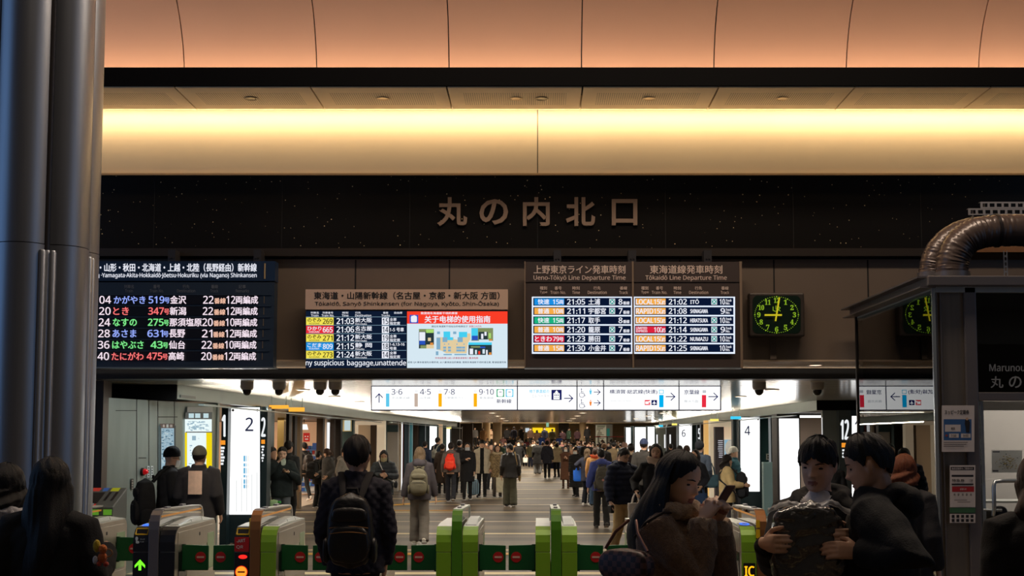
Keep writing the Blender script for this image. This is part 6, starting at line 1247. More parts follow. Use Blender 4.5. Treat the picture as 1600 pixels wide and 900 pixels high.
    if c.get('scarf'):
        fm = MB()
        for q in range(2): fm.tube([B.T((.088 + .01*q + pu*.5)*k*cos(2*pi*i/20), (.082 + .01*q + pu*.5)*k*sin(2*pi*i/20) - .004*k, (.842 + .028*q + .010*sin(2*pi*i/10 + q))*H) for i in range(21)], .034*k, 10)
        fm.tube([B.T(.02*k, -.10*k, .845*H), B.T(.03*k, -(.135 + pu)*k, .78*H), B.T(.035*k, -(.14 + pu)*k, .70*H)], [.035*k, .045*k, .04*k], 10); me2 = fuse(fm, .009, 1); place(me2, 'scarf', cloth(c['scarf']), t)
    # --- trousers, shoes
    l = dict(rgb=(28, 28, 32), cuff=.055, thigh=.084, kind='plain', top=.56); l.update(legs or {})
    mb = MB(); rs = []
    for z, a, b_ in ((.44, .10, .08), (.47, .155, .105), (.52, .16, .11), (l['top'], .15, .105)): rs.append([V((a*w*k*cos(2*pi*i/20), b_*k*sin(2*pi*i/20), z*H)) for i in range(20)])
    mb.rings(rs)
    for g in (-1, 1):
        Hp, K, A = B.hip[g], B.kne[g], B.ank[g]; mb.tube([Hp + V((0, 0, .02*k)), Hp + V((0, 0, -.03*k)), Hp.lerp(K, .5), K, K.lerp(A, .5), A + V((0, .0, -.035*k))], [l['thigh']*k*.95, l['thigh']*k, l['thigh']*k*.9, (l['thigh']*.45 + l['cuff']*.55)*k, l['cuff']*k*1.02, l['cuff']*k], 16)
    me = fuse(mb, res*1.15, 3)
    displace(me, lambda q: .006*k*noise.noise(V((q.x*10, q.y*10, q.z*8)) + sd) + .006*k*noise.noise(V((q.x*7, q.y*7, q.z*22)) + sd)*(1 if q.z < .35*H else .5))
    place(me, 'trousers', cloth(l['rgb'], l['kind']), t)
    for g in (-1, 1):
        mb = MB(); add_shoe(mb, B.ank[g], k, B.fp[g]); mb.build('shoe', [cloth(shoes[0]), mat('sole_%d' % shoes[1][0], shoes[1], 0.7)], t, True)
    return t, B
# --- things people carry: built in the carrier's own frame, top-level --------------------------
def carried(name, label, cat, P, group=None): return thing(name, label, cat, tuple(P.location), P.rotation_euler.z, group)
def rounded(mb, cx, cy, cz, hx, hy, hz, r=.5, m=0, n=28, taper=0.0, ez=2.6):
    """soft box: superellipse rings stacked in z"""
    rs = []
    for i in range(13):
        s_ = -1 + 2*i/12; q = (1 - abs(s_)**ez)**(1/ez) if abs(s_) < 1 else 0; q = max(q, .05); tw = 1 - taper*(s_ + 1)/2
        rs.append([V((cx + hx*tw*q*abs(cos(a))**r*(1 if cos(a) >= 0 else -1), cy + hy*q*abs(sin(a))**r*(1 if sin(a) >= 0 else -1), cz + hz*s_)) for a in [2*pi*j/n for j in range(n)]])
    return mb.rings(rs, m)
def backpack(label, P, B, rgb, W=.15, Hh=.23, D=.075, zc=.665, puff=.03, kind='plain', pocket=None, strap=None, trim=(60, 58, 56), tag_rgb=None, taper=.12, gap=0.0):
    k = B.k; H = B.H; t = carried('backpack', label, 'backpack', P); c_ = cloth(rgb, kind); y0 = (.124 + .012 + puff + gap)*k; cy = y0 + D; cz = zc*H
    def tz(mb):      # follow the lean of the back
        mb.v = [tuple(B.T(*p)) for p in mb.v]; return mb
    sdx = V((len(label), 2, 5))
    mb = MB(); rounded(mb, 0, cy, cz, W, D, Hh, .42, taper=taper); tz(mb); me = fuse(mb, .012, 2)
    displace(me, lambda q: .007*noise.noise(q*11 + sdx))
    place(me, 'main_body', c_, t)
    mb = MB(); rounded(mb, 0, cy + D*.92, cz - Hh*.32, W*.86, D*.42, Hh*.52, .45); tz(mb); me = fuse(mb, .010, 2)
    displace(me, lambda q: .006*noise.noise(q*14 + sdx))
    place(me, 'front_pocket', cloth(pocket or rgb, kind), t)
    mb = MB(); rounded(mb, 0, cy + D*.80, cz + Hh*.42, W*.74, D*.34, Hh*.22, .45); tz(mb); place(fuse(mb, .010, 2), 'upper_pocket', cloth(pocket or rgb, kind), t)
    for g in (-1, 1): mb = MB(); rounded(mb, g*W*.98, cy, cz - Hh*.5, .02, D*.7, Hh*.34, .5); tz(mb); mb.build('side_pocket', c_, t, True)
    zc_ = mat('zip_%d_%d' % trim[:2], trim, 0.35, 0.5)
    for (zz, hw, yy) in ((cz + Hh*.14, W*.80, cy + D*1.02), (cz - Hh*.0, W*.74, cy + D*1.30)):
        mb = MB(); mb.tube([(hw*(i/7 - 1), yy + .004 - .05*D*((i/7 - 1)**2)*3, zz - .05*Hh*((i/7 - 1)**2)) for i in range(15)], .0035, 6); tz(mb); mb.build('zipper', zc_, t)
    mb = MB(); mb.tube([(-.04, y0 + .02, cz + Hh*.96), (-.035, y0 + .02, cz + Hh*1.08), (.035, y0 + .02, cz + Hh*1.08), (.04, y0 + .02, cz + Hh*.96)], .010, 8); tz(mb); mb.build('grab_handle', cloth(strap or rgb), t, True)
    for g in (-1, 1):
        S = B.sho[g]; pf = puff*k; mb = MB()
        pts = [V((g*.06, y0 + .03, cz + Hh*.82)), V((g*.075*k, (.10 + puff)*k, .818*H)), V((g*.095*k, .03*k, .846*H + pf*.7)), V((g*.11*k, -.07*k, .825*H + pf*.6)), V((g*.118*k, -(.135)*k - pf, .765*H)), V((g*.135*k, -(.13)*k - pf, .70*H)), V((g*.185*k + pf, -.04*k, .635*H)), V((g*.18*k + pf*.6, .07*k, .60*H)), V((g*W*.85, y0 + .02, cz - Hh*.75))]
        pts = [B.T(*p) for p in pts]; w_ = [.016, .024, .026, .026, .025, .022, .012, .011, .010]; rs = []
        for i, p in enumerate(pts):
            tg = (pts[min(i+1, 8)] - pts[max(i-1, 0)]).normalized(); nrm = V((p.x*.35, p.y, 0)) if i not in (2, 3) else V((0, -.2, 1)); nrm = (nrm - tg*nrm.dot(tg)).normalized(); s_ = tg.cross(nrm).normalized()
            rs.append([p + s_*w_[i]*1.1 + nrm*.004, p + s_*w_[i]*.6 + nrm*.012, p - s_*w_[i]*.6 + nrm*.012, p - s_*w_[i]*1.1 + nrm*.004, p - s_*w_[i]*.9 - nrm*.010, p + s_*w_[i]*.9 - nrm*.010])
        mb.rings(rs); mb.build('shoulder_strap', cloth(strap or rgb), t, True)
    if tag_rgb: mb = MB(); q = .028; yy = cy + D*1.36; zz = cz - Hh*.1; mb.add([B.T(0, yy + .006, zz + q), B.T(q, yy + .006, zz), B.T(0, yy + .006, zz - q), B.T(-q, yy + .006, zz)], [(0, 1, 2, 3)]); mb.build('diamond_patch', cloth(tag_rgb), t)
    return t
def tote(label, P, c, rgb, w=.34, h=.34, d=.10, drop=.22, name='tote_bag', kind='plain', rz=0.0, crumple=.008, mouth=1.0):
    """soft bag hanging from two handles; c is the grip point in the carrier's frame"""
    t = carried(name, label, 'bag', P); c = V(c); top = c.z - drop; R_ = Matrix.Rotation(radians(rz), 4, 'Z'); f = lambda x, y, z: tuple(V((c.x, c.y, 0)) + R_ @ V((x, y, z)))
    rs = []; n = 28
    for i in range(9):
        s_ = i/8; ww = w/2*(.92 + .08*s_*mouth); dd = d/2*(1.0 - .45*s_); q = .8 if i == 0 else 1
        rs.append([f(ww*q*abs(cos(a))**.45*(1 if cos(a) >= 0 else -1), dd*q*abs(sin(a))**.5*(1 if sin(a) >= 0 else -1), top - h*(1 - s_)) for a in [2*pi*j/n for j in range(n)]])
    mb = MB(); mb.rings(rs); me = mb.mesh('t', [], True)
    for v in me.vertices: v.co += V((noise.noise(v.co*13), noise.noise(v.co*13 + V((7, 1, 2))), .4*noise.noise(v.co*11)))*crumple
    place(me, 'bag_body', cloth(rgb, kind), t)
    for g in (-1, 1):
        mb = MB(); mb.tube([f(-w*.24, g*d*.25, top - .01), f(-w*.16, g*d*.16, top + drop*.55), f(-.012, g*.006, c.z - .004), f(.012, g*.006, c.z - .004), f(w*.16, g*d*.16, top + drop*.55), f(w*.24, g*d*.25, top - .01)], [.011, .010, .009, .009, .010, .011], 8); mb.build('handle', cloth(rgb, kind), t, True)
    return t
def shoulder_bag(label, P, B, side, rgb, w=.24, h=.17, d=.08, z=.56, fwd=-.02, puff=.02, kind='plain', cross=True, strap=None, name='shoulder_bag'):
    """bag at the hip on a strap over the (opposite) shoulder"""
    k, H = B.k, B.H; t = carried(name, label, 'bag', P); x = side*(.19*B.w + puff + d*.45)*k; cz = z*H; mb = MB(); rounded(mb, 0, 0, 0, w/2, d/2, h/2, .4); mb.v = [(x - p[1]*side, fwd + p[0], cz + p[2]) for p in mb.v]; me = fuse(mb, .011, 2); place(me, 'bag_body', cloth(rgb, kind), t)
    mb = MB(); mb.add([(x + side*d*.52, fwd - w*.40, cz + h*.42), (x + side*d*.52, fwd + w*.40, cz + h*.42), (x + side*d*.56, fwd + w*.36, cz - h*.05), (x + side*d*.56, fwd - w*.36, cz - h*.05)], [(0, 1, 2, 3)]); mb.build('flap', cloth(tuple(min(255, int(q*1.15)) for q in rgb), kind), t)
    o = -side if cross else side; pf = puff*k; mb = MB(); q = lambda xx, yy, zz: B.T(xx*k, yy*k, zz*H)
    for sy in (-1, 1): mb.tube([V((x - side*.02, fwd + sy*w*.42, cz + h*.35)), q(side*.10, sy*(.137 + puff), .63) if cross else q(side*.175, sy*(.10 + puff), .70), q(o*.04 if cross else side*.15, sy*(.14 + puff), .76), q(o*.10 if cross else side*.13, sy*(.08 + puff), .825 + puff*.4), q(o*.115 if cross else side*.125, 0, .848 + puff*.5)], .011, 8)
    mb.build('strap', cloth(strap or rgb), t, True); return t
def suitcase(label, X, Y, rgb, rz=0.0, w=.36, h=.52, d=.24, rgb2=(60, 62, 66)):
    t = thing('suitcase', label, 'suitcase', (X, Y, 0), radians(rz)); mb = MB(); rounded(mb, 0, 0, .06 + h/2, w/2, d/2, h/2, .3, ez=5); mb.build('shell', mat('suitcase_%d_%d' % rgb[:2], rgb, 0.35, 0.2), t, True)
    for i in range(-2, 3): mb = MB(); mb.tube([(i*w*.16, -d/2 - .001, .12), (i*w*.16, -d/2 - .004, .06 + h/2), (i*w*.16, -d/2 - .001, .02 + h)], .009, 8); mb.build('rib', mat('suitcase_rib_%d' % rgb2[0], rgb2, 0.4, 0.3), t, True)
    for sx in (-1, 1):
        for sy in (-1, 1): MB().lathe([(0, -.012), (.03, -.012), (.03, .012), (0, .012)], (sx*w*.38, sy*d*.36, .03), 14, 0, 'x').build('wheel', M_gblack, t)
    mb = MB(); mb.tube([(-w*.2, .05, .05 + h), (-w*.2, .05, .98), (-w*.18, .05, 1.0), (w*.18, .05, 1.0), (w*.2, .05, .98), (w*.2, .05, .05 + h)], .009, 8); mb.build('pull_handle', mat('edge_aluminium', (1, 1, 1)), t, True); return t
def phone(label, P, c, d, up, size=.15):
    """flat phone centred at c; d = screen normal, up = long axis"""
    t = carried('phone', label, 'phone', P); d, up = V(d).normalized(), V(up).normalized(); s_ = d.cross(up).normalized(); c = V(c); mb = MB(); q = lambda a, b_, e: tuple(c + s_*a*size*.235 + up*b_*size*.5 + d*e)
    mb.rings([[q(-1, -1, -.004), q(1, -1, -.004), q(1, 1, -.004), q(-1, 1, -.004)], [q(-1, -1, .004), q(1, -1, .004), q(1, 1, .004), q(-1, 1, .004)]]); mb.build('phone_body', mat('phone_shell', (96, 70, 66), 0.35, 0.3), t, bevel=.003)
    mb = MB(); mb.add([q(-.92, -.95, .0045), q(.92, -.95, .0045), q(.92, .95, .0045), q(-.92, .95, .0045)], [(0, 1, 2, 3)]); mb.build('phone_screen', glow('phone_screen', (150, 150, 160), 0.35), t); return t

# ================================================================== PEOPLE: who stands where
def at_feet(u, top, feet):
    Y = floor_spot(u, feet); return at(u, feet, Y).x, Y, at(u, top, Y).z
def at_size(u, top, s_):
    Y = FPX/s_; p = at(u, top, Y); return p.x, Y, p.z
def local(X, Y, yaw, p):
    d = V(p) - V((X, Y, 0)); a = radians(-yaw); return (d.x*cos(a) - d.y*sin(a), d.x*sin(a) + d.y*cos(a), d.z)
def turn(yaw, v):
    a = radians(-yaw); return (v[0]*cos(a) - v[1]*sin(a), v[0]*sin(a) + v[1]*cos(a), v[2])
# --- man with the backpack, seen from behind
X, Y, H = at_size(558, 684, 218)
F3, B = person('man in a dark quilted jacket with black backpack, seen from behind before the gates', X, Y, 180, H, 'b', ('dark', 'short', .045, .075), dict(rgb=(34, 32, 44), hem=.475, puff=.018, flare=.012, style='quilt', slv=.060, cuff=.048, kind='plain'), dict(rgb=(20, 20, 24), thigh=.084), w=.95, res=.009, hands={1: (.195, -.10, .50*H), -1: (-.195, -.10, .50*H)}, poles={1: (.45, .9, 0), -1: (-.45, .9, 0)}, face=False, hs=.142*H)
backpack('large black backpack with bronze zippers on the back of the man by the gates', F3, B, (30, 29, 30), W=.168, Hh=.265, D=.085, zc=.645, puff=.035, kind='shiny', pocket=(36, 33, 31), strap=(34, 30, 30), trim=(170, 120, 70))
# --- woman looking at her phone
X, Y, H = at_size(1054, 704, 350); yw = 50
F4, B = person('woman with long black hair in a brown shearling coat looking down at her phone', X, Y, yw, H, 'c', ('black', 'parted', .035, .05, .44, 84, 1.85), dict(rgb=(124, 96, 72), hem=.30, puff=.022, flare=.03, kind='fleece', slv=.060, cuff=.052, collar=False, fur=(176, 148, 120), furz=.012, style='drape'), dict(rgb=(30, 28, 30)), head=(2, 18, 0), hands={-1: (-.035, -.165, 1.455), 1: (.045, -.185, 1.45)}, poles={-1: (-.6, .5, -1), 1: (.5, .5, -1)}, fem=True, res=.008, w=.93, hs=.232,
             hand_kw={-1: dict(d=(.25, -.55, .8), pn=(.75, -.2, .1), td=(0, .6, .6), curl=.75), 1: dict(d=(-.25, -.55, .8), pn=(-.75, -.2, .1), td=(0, .6, .6), curl=.8)})
for g in (-1, 1):
    W, E_ = B.wri[g], B.elb[g]; d = (W - E_).normalized(); mb = MB(); mb.tube([W - d*.075, W - d*.04, W - d*.004], [.062, .066, .062], 16); me = fuse(mb, .008, 1)
    displace(me, lambda q: .007*noise.noise(q*50))
    place(me, 'sherpa_cuff', cloth((176, 148, 120), 'fleece'), F4)
    mb = MB(); S = B.sho[g]; mb.tube([B.T(g*.07, -.06, .845*H), S + V((g*.01, -.055, .075)), S + V((g*.075, -.01, .035)), S + V((g*.075, .05, -.03))], .006, 6); mb.build('shoulder_trim', cloth((44, 34, 28)), F4)
mb = MB(); mb.tube([B.T(.0, -.155, .80*H), B.T(.015, -.175, .68*H), B.T(.03, -.19, .50*H), B.T(.03, -.20, .33*H)], .014, 8); mb.build('front_trim', cloth((44, 34, 28)), F4)
phone('dark phone held up by the woman in the shearling coat', F4, (.012, -.235, 1.535), (0, .80, .60), (.05, -.55, .83), .158)
t = carried('handbag', 'brown checkered handbag under the arm of the woman in the shearling coat', 'bag', F4); mb = MB(); rounded(mb, 0, 0, 0, .13, .045, .075, .4); mb.v = [(-.33 - p[1], .03 + p[0], 1.265 + p[2]) for p in mb.v]
m, nt, b, N, L = nodes_of('checkered_leather', 0.5); tc = N('ShaderNodeTexCoord'); ck = N('ShaderNodeTexChecker'); ck.inputs['Scale'].default_value = 42; ck.inputs[1].default_value = (*lin((96, 62, 56)), 1); ck.inputs[2].default_value = (*lin((44, 26, 28)), 1); L(tc.outputs['Object'], ck.inputs[0]); L(ck.outputs[0], b.inputs['Base Color'])
place(fuse(mb, .008, 2), 'bag_body', m, t)
for sy in (-1, 1): mb = MB(); mb.tube([(-.33, .03 + sy*.11, 1.33), (-.30, .05 + sy*.06, 1.40), (-.24, .06 + sy*.02, 1.45)], .007, 8); mb.build('chain_strap', mat('chain_rose', (120, 84, 76), 0.35, 0.6), t, True)
# --- man holding a wrapped garment
X, Y, H = at_size(1279, 685, 328); yw = -28; gb = at(1268, 862, 5.38)
hl, hr = at(1200, 846, 5.44), at(1327, 842, 5.46)
F5, B5 = person('young man in a dark hooded jacket and white shirt holding up a plastic wrapped garment', X, Y, yw, H, 'a', ('black', 'fringe5', .05, .085), dict(rgb=(20, 18, 18), hem=.46, puff=.014, hood=True, slv=.060, open=((226, 222, 220), .062), collar=False), dict(rgb=(30, 30, 34)), head=(-4, 13, 3), hands={-1: local(X, Y, yw, hl + V((-.01, .02, -.01))), 1: local(X, Y, yw, hr + V((.01, .02, .0)))}, poles={-1: (-.2, .6, -1), 1: (.2, .6, -1)}, res=.008, hs=.232, w=.92,
              hand_kw={-1: dict(d=turn(yw, (.30, -.95, .05)), pn=turn(yw, (.95, .3, 0)), td=(0, 0, 1), curl=.72), 1: dict(d=turn(yw, (-.30, -.95, .1)), pn=turn(yw, (-.95, .3, 0)), td=(0, 0, 1), curl=.72)})
t = thing('garment_bag', 'dark garment folded in crinkled clear plastic, held between the two young men', 'wrapped garment', (gb.x, 5.38 + .07, gb.z), radians(-6))
mb = MB(); rounded(mb, 0, 0, 0, .152, .050, .20, .5, n=40); me = fuse(mb, .009, 2)
displace(me, lambda q: (.010*noise.noise(q*16) + .006*noise.noise(q*42)))
place(me, 'garment', cloth((46, 42, 40)), t)
mb = MB(); rounded(mb, 0, -.0, .004, .168, .062, .216, .5, n=48); me = fuse(mb, .006, 1)
displace(me, lambda q: .020*(abs(noise.noise(V((q.x*9, q.y*9, q.z*16)))) + .5*abs(noise.noise(q*26))) - .006)
for v in me.vertices: q = v.co; v.co = q + V((0, 0, .012*noise.noise(V((q.x*26, 1, 4)))*(1 if q.z > .1 else .3)))
m, nt, b, N, L = nodes_of('clear_plastic', 0.12); nt.nodes.remove(b)
tr = N('ShaderNodeBsdfTransparent'); gl = N('ShaderNodeBsdfGlossy'); gl.inputs['Roughness'].default_value = .10; fr = N('ShaderNodeFresnel'); fr.inputs[0].default_value = 2.3; ms = N('ShaderNodeMixShader'); L(fr.outputs[0], ms.inputs[0]); L(tr.outputs[0], ms.inputs[1]); L(gl.outputs[0], ms.inputs[2]); df = N('ShaderNodeBsdfDiffuse'); df.inputs[0].default_value = (.85, .88, .92, 1); m2 = N('ShaderNodeMixShader'); m2.inputs[0].default_value = .05; L(ms.outputs[0], m2.inputs[1]); L(df.outputs[0], m2.inputs[2]); L(m2.outputs[0], nt.nodes['Material Output'].inputs[0])  # small bluish white diffuse share stands in for highlights on the plastic
place(me, 'plastic_wrap', m, t)
mb = MB(); rs = []      # gathered pale folds of plastic along the upper edge
for i in range(29):
    x_ = -.178 + .356*i/28; h_ = .012 + .012*abs(noise.noise(V((i*.37, 2, 1)))); zz = .204 + .014*noise.noise(V((i*.21, 5, 1))) - .03*max(0, abs(x_) - .13)/.05
    rs.append([V((x_, -.055 + .03*cos(2*pi*k/10) + .012*noise.noise(V((i*.5, k*.8, 3))), zz + h_*sin(2*pi*k/10) + .008*noise.noise(V((i*.8, k*.6, 9))))) for k in range(10)])
mb.rings(rs); mb.build('plastic_fold', mat('plastic_fold', (206, 206, 206), 0.25, alpha=.42), t, True)
# plastic carrier hanging below
mb = MB(); rounded(mb, -.02, .02, -.30, .18, .06, .14, .5, n=32, taper=.1); me = fuse(mb, .010, 1)
displace(me, lambda q: .016*noise.noise(q*22))
place(me, 'carrier_bag', mat('carrier_translucent', (190, 200, 206), 0.35, alpha=.6), t)
# --- man in the black hoodie, turned away
yw = -112; X, Y, H = at_size(1372, 681, 345); h6 = at(1322, 860, 5.31)
F6, B6 = person('young man in a black hoodie with his back half turned, leaning over the wrapped garment', X, Y, yw, H, 'b', ('black', 'short', .05, .09), dict(rgb=(9, 9, 11), hem=.44, puff=.030, hood=True, slv=.066, cuff=.05, flare=.02), dict(rgb=(20, 20, 24)), head=(2, 18, 0), lean=2, hands={-1: (-.12, -.34, 1.15), 1: local(X, Y, yw, h6 + V((.07, .0, -.005)))}, poles={-1: (-.6, .3, -1), 1: (.7, .3, -1)}, res=.008, hs=.238, w=1.05,
              hand_kw={1: dict(d=turn(yw, (-.97, 0, .1)), pn=turn(yw, (0, .8, -.4)), td=(0, 0, 1), curl=.45)})
# --- two girls at the left edge
X, Y, H = at_size(80, 719, 318)
F1, B1 = person('girl with very long dark hair in black, seen from behind beside the steel pillar', X, Y, 184, H, 'a', ('black', 'parted', .05, .075, .46, 48, 1.28), dict(rgb=(9, 10, 14), hem=.30, puff=.028, flare=.05, slv=.064, style='drape'), dict(rgb=(22, 22, 26)), fem=True, res=.010, face=False, hands={-1: (-.235, -.16, 1.26), 1: (.20, -.12, 1.0)}, poles={-1: (-.2, .45, -1), 1: (.4, .8, 0)}, hs=.225, w=.93, hand_kw={-1: dict(d=(-.1, -.5, -.4), pn=(.9, 0, -.3), td=(0, 0, 1), curl=.8)})
p = at(160, 868, 5.80); t = thing('plush_charm', 'orange and yellow plush charm dangling from the hand of the long haired girl', 'charm', tuple(p))
for nm, c, r, cc in (('body', (0, 0, -.01), (.022, .02, .026), (214, 104, 40)), ('head', (.002, -.002, .03), (.020, .018, .022), (226, 120, 44)), ('hat', (-.028, 0, .045), (.018, .016, .03), (206, 174, 40)), ('foot', (-.012, -.008, -.038), (.012, .014, .012), (196, 70, 44)), ('foot', (.02, -.006, -.04), (.013, .014, .012), (196, 70, 44)), ('bow', (-.03, -.01, -.02), (.012, .012, .02), (222, 222, 226))): MB().ell(c, r, 14, 10).build(nm, cloth(cc, 'fleece'), t, True)
MB().tube([(.025 + .022*cos(2*pi*i/18), 0, .012 + .018*sin(2*pi*i/18)) for i in range(19)], .003, 6).build('ring', mat('ring_tan', (160, 120, 76), 0.4), t)
X, Y, H = at_size(10, 729, 292)
person('girl with black hair and white fur collar at the very left edge', X, Y, 172, H, 'a', ('black', 'bangs', .06, .09, .10, 60, 1.1), dict(rgb=(10, 10, 12), hem=.4, puff=.03, fur=(190, 186, 188)), fem=True, res=.011, face=False, hs=.23)
# --- bob haired person at the right edge, ginger haired person behind the hoodie
X, Y, H = at_size(1624, 712, 345)
person('person with a brown bob cut at the right edge, seen from behind', X, Y, 170, H, 'a', ('brown', 'bangs', .06, .085, .20, 55, 1.12), dict(rgb=(14, 14, 18), hem=.4, puff=.03), fem=True, res=.011, face=False, hs=.23)
X, Y, H = at_size(1412, 713, 206)
person('short person with ginger hair whose head shows behind the black hoodie', X, Y, 150, H, 'a', ('ginger', 'bangs', .06, .085, .10, 60, 1.1), dict(rgb=(40, 38, 40)), fem=True, res=.013, face=False)
# --- two by the steel wall
X, Y, H = at_size(267, 701, 120)
P, B = person('person in a black beanie and glasses facing the steel wall', X, Y, 118, H, 'a', None, dict(rgb=(22, 22, 24), hem=.42, puff=.03), dict(rgb=(26, 26, 28)), cap=('beanie', (24, 24, 25)), glasses=True, mask=True, res=.012, head=(-8, 12, 0), hands={-1: (-.2, -.25, .98), 1: (.2, -.2, .95)})
backpack('huge black backpack worn by the person in the beanie', P, B, (22, 22, 23), W=.19, Hh=.33, D=.12, zc=.58, puff=.03, gap=.03)
tote('small tan paper bag in the hand of the person in the beanie', P, (.2, -.22, .93), (206, 164, 104), w=.2, h=.2, d=.08, drop=.06, name='paper_bag', rz=30)
X, Y, H = at_size(312, 698, 124)
P, B = person('man in a grey cap with a beige sheet pinned to his back', X, Y, 181, H, 'b', ('dark', 'buzz'), dict(rgb=(44, 42, 44), hem=.44, puff=.035, flare=.01, slv=.064, cuff=.05), dict(rgb=(34, 34, 36)), cap=('cap', (92, 90, 78)), res=.012, face=False, hands={1: (.2, -.18, .95), -1: (-.26, -.05, .86)}, w=1.04)
mb = MB(); rs = []
for i in range(6): rs.append([V((.085*(j/4 - .5)*2*1.0, .205 + .012*cos((j/4 - .5)*3), (.885 - .034*i)*H)) for j in range(5)] + [V((.085*(j/4 - .5)*2, .200 + .012*cos((j/4 - .5)*3), (.885 - .034*i)*H)) for j in range(4, -1, -1)])
rs = [[V((q.x, q.y - .02, q.z - .06*H)) for q in r] for r in rs]; mb.rings(rs); mb.build('back_sheet', mat('sheet_beige', (240, 206, 180), 0.8, noise_amt=.08, noise_scale=20), P)
# --- left passers-by
X, Y, H = at_size(441, 699, 86)
P, B = person('man in a dark green jacket wiping his mouth beside the column marked 2', X, Y, 8, H, 'c', ('black', 'short'), dict(rgb=(24, 36, 38), hem=.46, puff=.035, slv=.064), dict(rgb=(92, 98, 104), cuff=.075, thigh=.092), res=.012, head=(8, 8, 0), hands={-1: (-.05, -.21, .845*H), 1: (.13, -.30, .735*H)}, poles={-1: (-.8, .1, -.8), 1: (.7, .2, -1)}, hand_kw={1: dict(d=(-.6, -.7, .1), pn=(0, -.1, 1), td=(-.3, -.8, 0), curl=.6)})
c = B.MH @ V((.06, -.52, .10)); t = carried('tissue', 'white green tissue at the mouth of the man in the dark green jacket', 'tissue', P); mb = MB(); rounded(mb, c.x, c.y, c.z - .04, .045, .012, .07, .5); me = mb.mesh('t', [], True)
for v in me.vertices: v.co += V((0, .008*noise.noise(v.co*40), 0))
place(me, 'sheet', mat('tissue_mint', (206, 226, 214), 0.8), t)
phone('dark phone in the hand of the man in the dark green jacket', P, (.07, -.365, .745*H), (0, .5, .85), (.4, -.7, .4), .14)
t = carried('pouch', 'pale green pouch hanging at the knee of the man in the dark green jacket', 'bag', P); mb = MB(); rounded(mb, -.12, -.20, .62, .10, .05, .10, .7); mb.build('pouch_body', cloth((176, 214, 160)), t, True); MB().tube([(-.17, -.2, .70), (-.20, -.12, .95), (-.19, -.05, 1.05)], .008, 6).build('strap', cloth((226, 230, 224)), t)
MB().lathe([(0, .68), (.03, .69), (.035, .66), (0, .65)], (-.02, -.22, 0), 12).build('green_cap', mat('cap_green', (60, 190, 70), .5), t, True)
R12 = dict(res=.013, face=False)
def walker(label, u, top, floor_v=None, s_=None, yaw=180, **kw):
    X, Y, H = at_feet(u, top, floor_v) if floor_v else at_size(u, top, s_); q = dict(R12); q.update(kw); return person(label, X, Y, yaw, H, **q)
def stride(a, H=1.7, x=.09): return {1: (x, -a, .0), -1: (-x, a, .05*min(1, abs(a)*4))} if a > 0 else {1: (x, -a, .05*min(1, abs(a)*4)), -1: (-x, a, 0)}
walker('person in a black jacket just behind the man in the dark green jacket', 451, 690, s_=77, yaw=165, hair=('black', 'short'), coat=dict(rgb=(26, 30, 34)))
walker('dark haired person half hidden behind the post numbered 2', 425.5, 700, s_=82, yaw=60, hair=('black', 'short'), coat=dict(rgb=(30, 28, 28)), legs=dict(rgb=(110, 90, 70)))
P, B = walker('man with a grey backpack and white sneakers stepping into the bright shop', 474, 692, 784, yaw=-140, hair=('black', 'short'), coat=dict(rgb=(30, 30, 32), hem=.48), legs=dict(rgb=(38, 36, 36)), shoes=((226, 222, 216), (230, 228, 224)), feet=stride(.22))
backpack('dark grey backpack of the man stepping into the shop', P, B, (62, 58, 58), W=.16, Hh=.25, D=.10, kind='shiny')
P, B = walker('person with black hair and a black backpack behind the brown haired woman', 497, 706, 793, yaw=150, hair=('black', 'short'), coat=dict(rgb=(22, 22, 24), hem=.42), legs=dict(rgb=(20, 20, 22), cuff=.075))
backpack('plain black backpack worn behind the brown haired woman in charcoal', P, B, (24, 24, 26), W=.16, Hh=.24, D=.10)
P, B = walker('woman with a brown bob in a charcoal hooded coat looking down to the left', 511, 701, 796, yaw=-58, hair=('brown', 'bangs', .05, .075, .06, 60), coat=dict(rgb=(66, 66, 66), hem=.36, puff=.035, hood=True, kind='plain'), legs=dict(rgb=(52, 58, 66), cuff=.08), fem=True, face=True, head=(-6, 18, 0), hands={-1: (-.12, -.22, .9), 1: (.2, -.1, .85)})
shoulder_bag('dark grey bag on the arm of the woman with the brown bob', P, B, -1, (70, 70, 66), z=.60, cross=False, puff=.06)
walker('person in a pale grey hoodie whose face is hidden behind the man with the backpack', 538, 700, s_=64, yaw=70, hair=('dark', 'short'), coat=dict(rgb=(150, 144, 136), hood=True), legs=dict(rgb=(60, 60, 64)), head=(0, 14, 0))
P, B = walker('woman in a pale yellow mask and grey padded coat looking at her phone', 600, 703, s_=76, yaw=6, hair=('dark', 'parted', .04, .055, .26, 60), coat=dict(rgb=(62, 68, 74), hem=.42, puff=.035, style='puffer'), legs=dict(rgb=(40, 40, 44)), fem=True, mask='yellow', face=True, head=(0, 22, 0), hands={-1: (-.05, -.26, .66*H if False else 1.08), 1: (.06, -.26, 1.06)}, poles={-1: (-.8, .1, -.8), 1: (.8, .1, -.8)})
phone('phone in the hands of the woman in the yellow mask', P, (0, -.30, 1.13), (0, .6, .8), (0, -.8, .6), .14)
shoulder_bag('small dark bag with a pale strap across the woman in the yellow mask', P, B, 1, (50, 54, 60), w=.2, h=.15, z=.55, strap=(206, 206, 206), puff=.04)
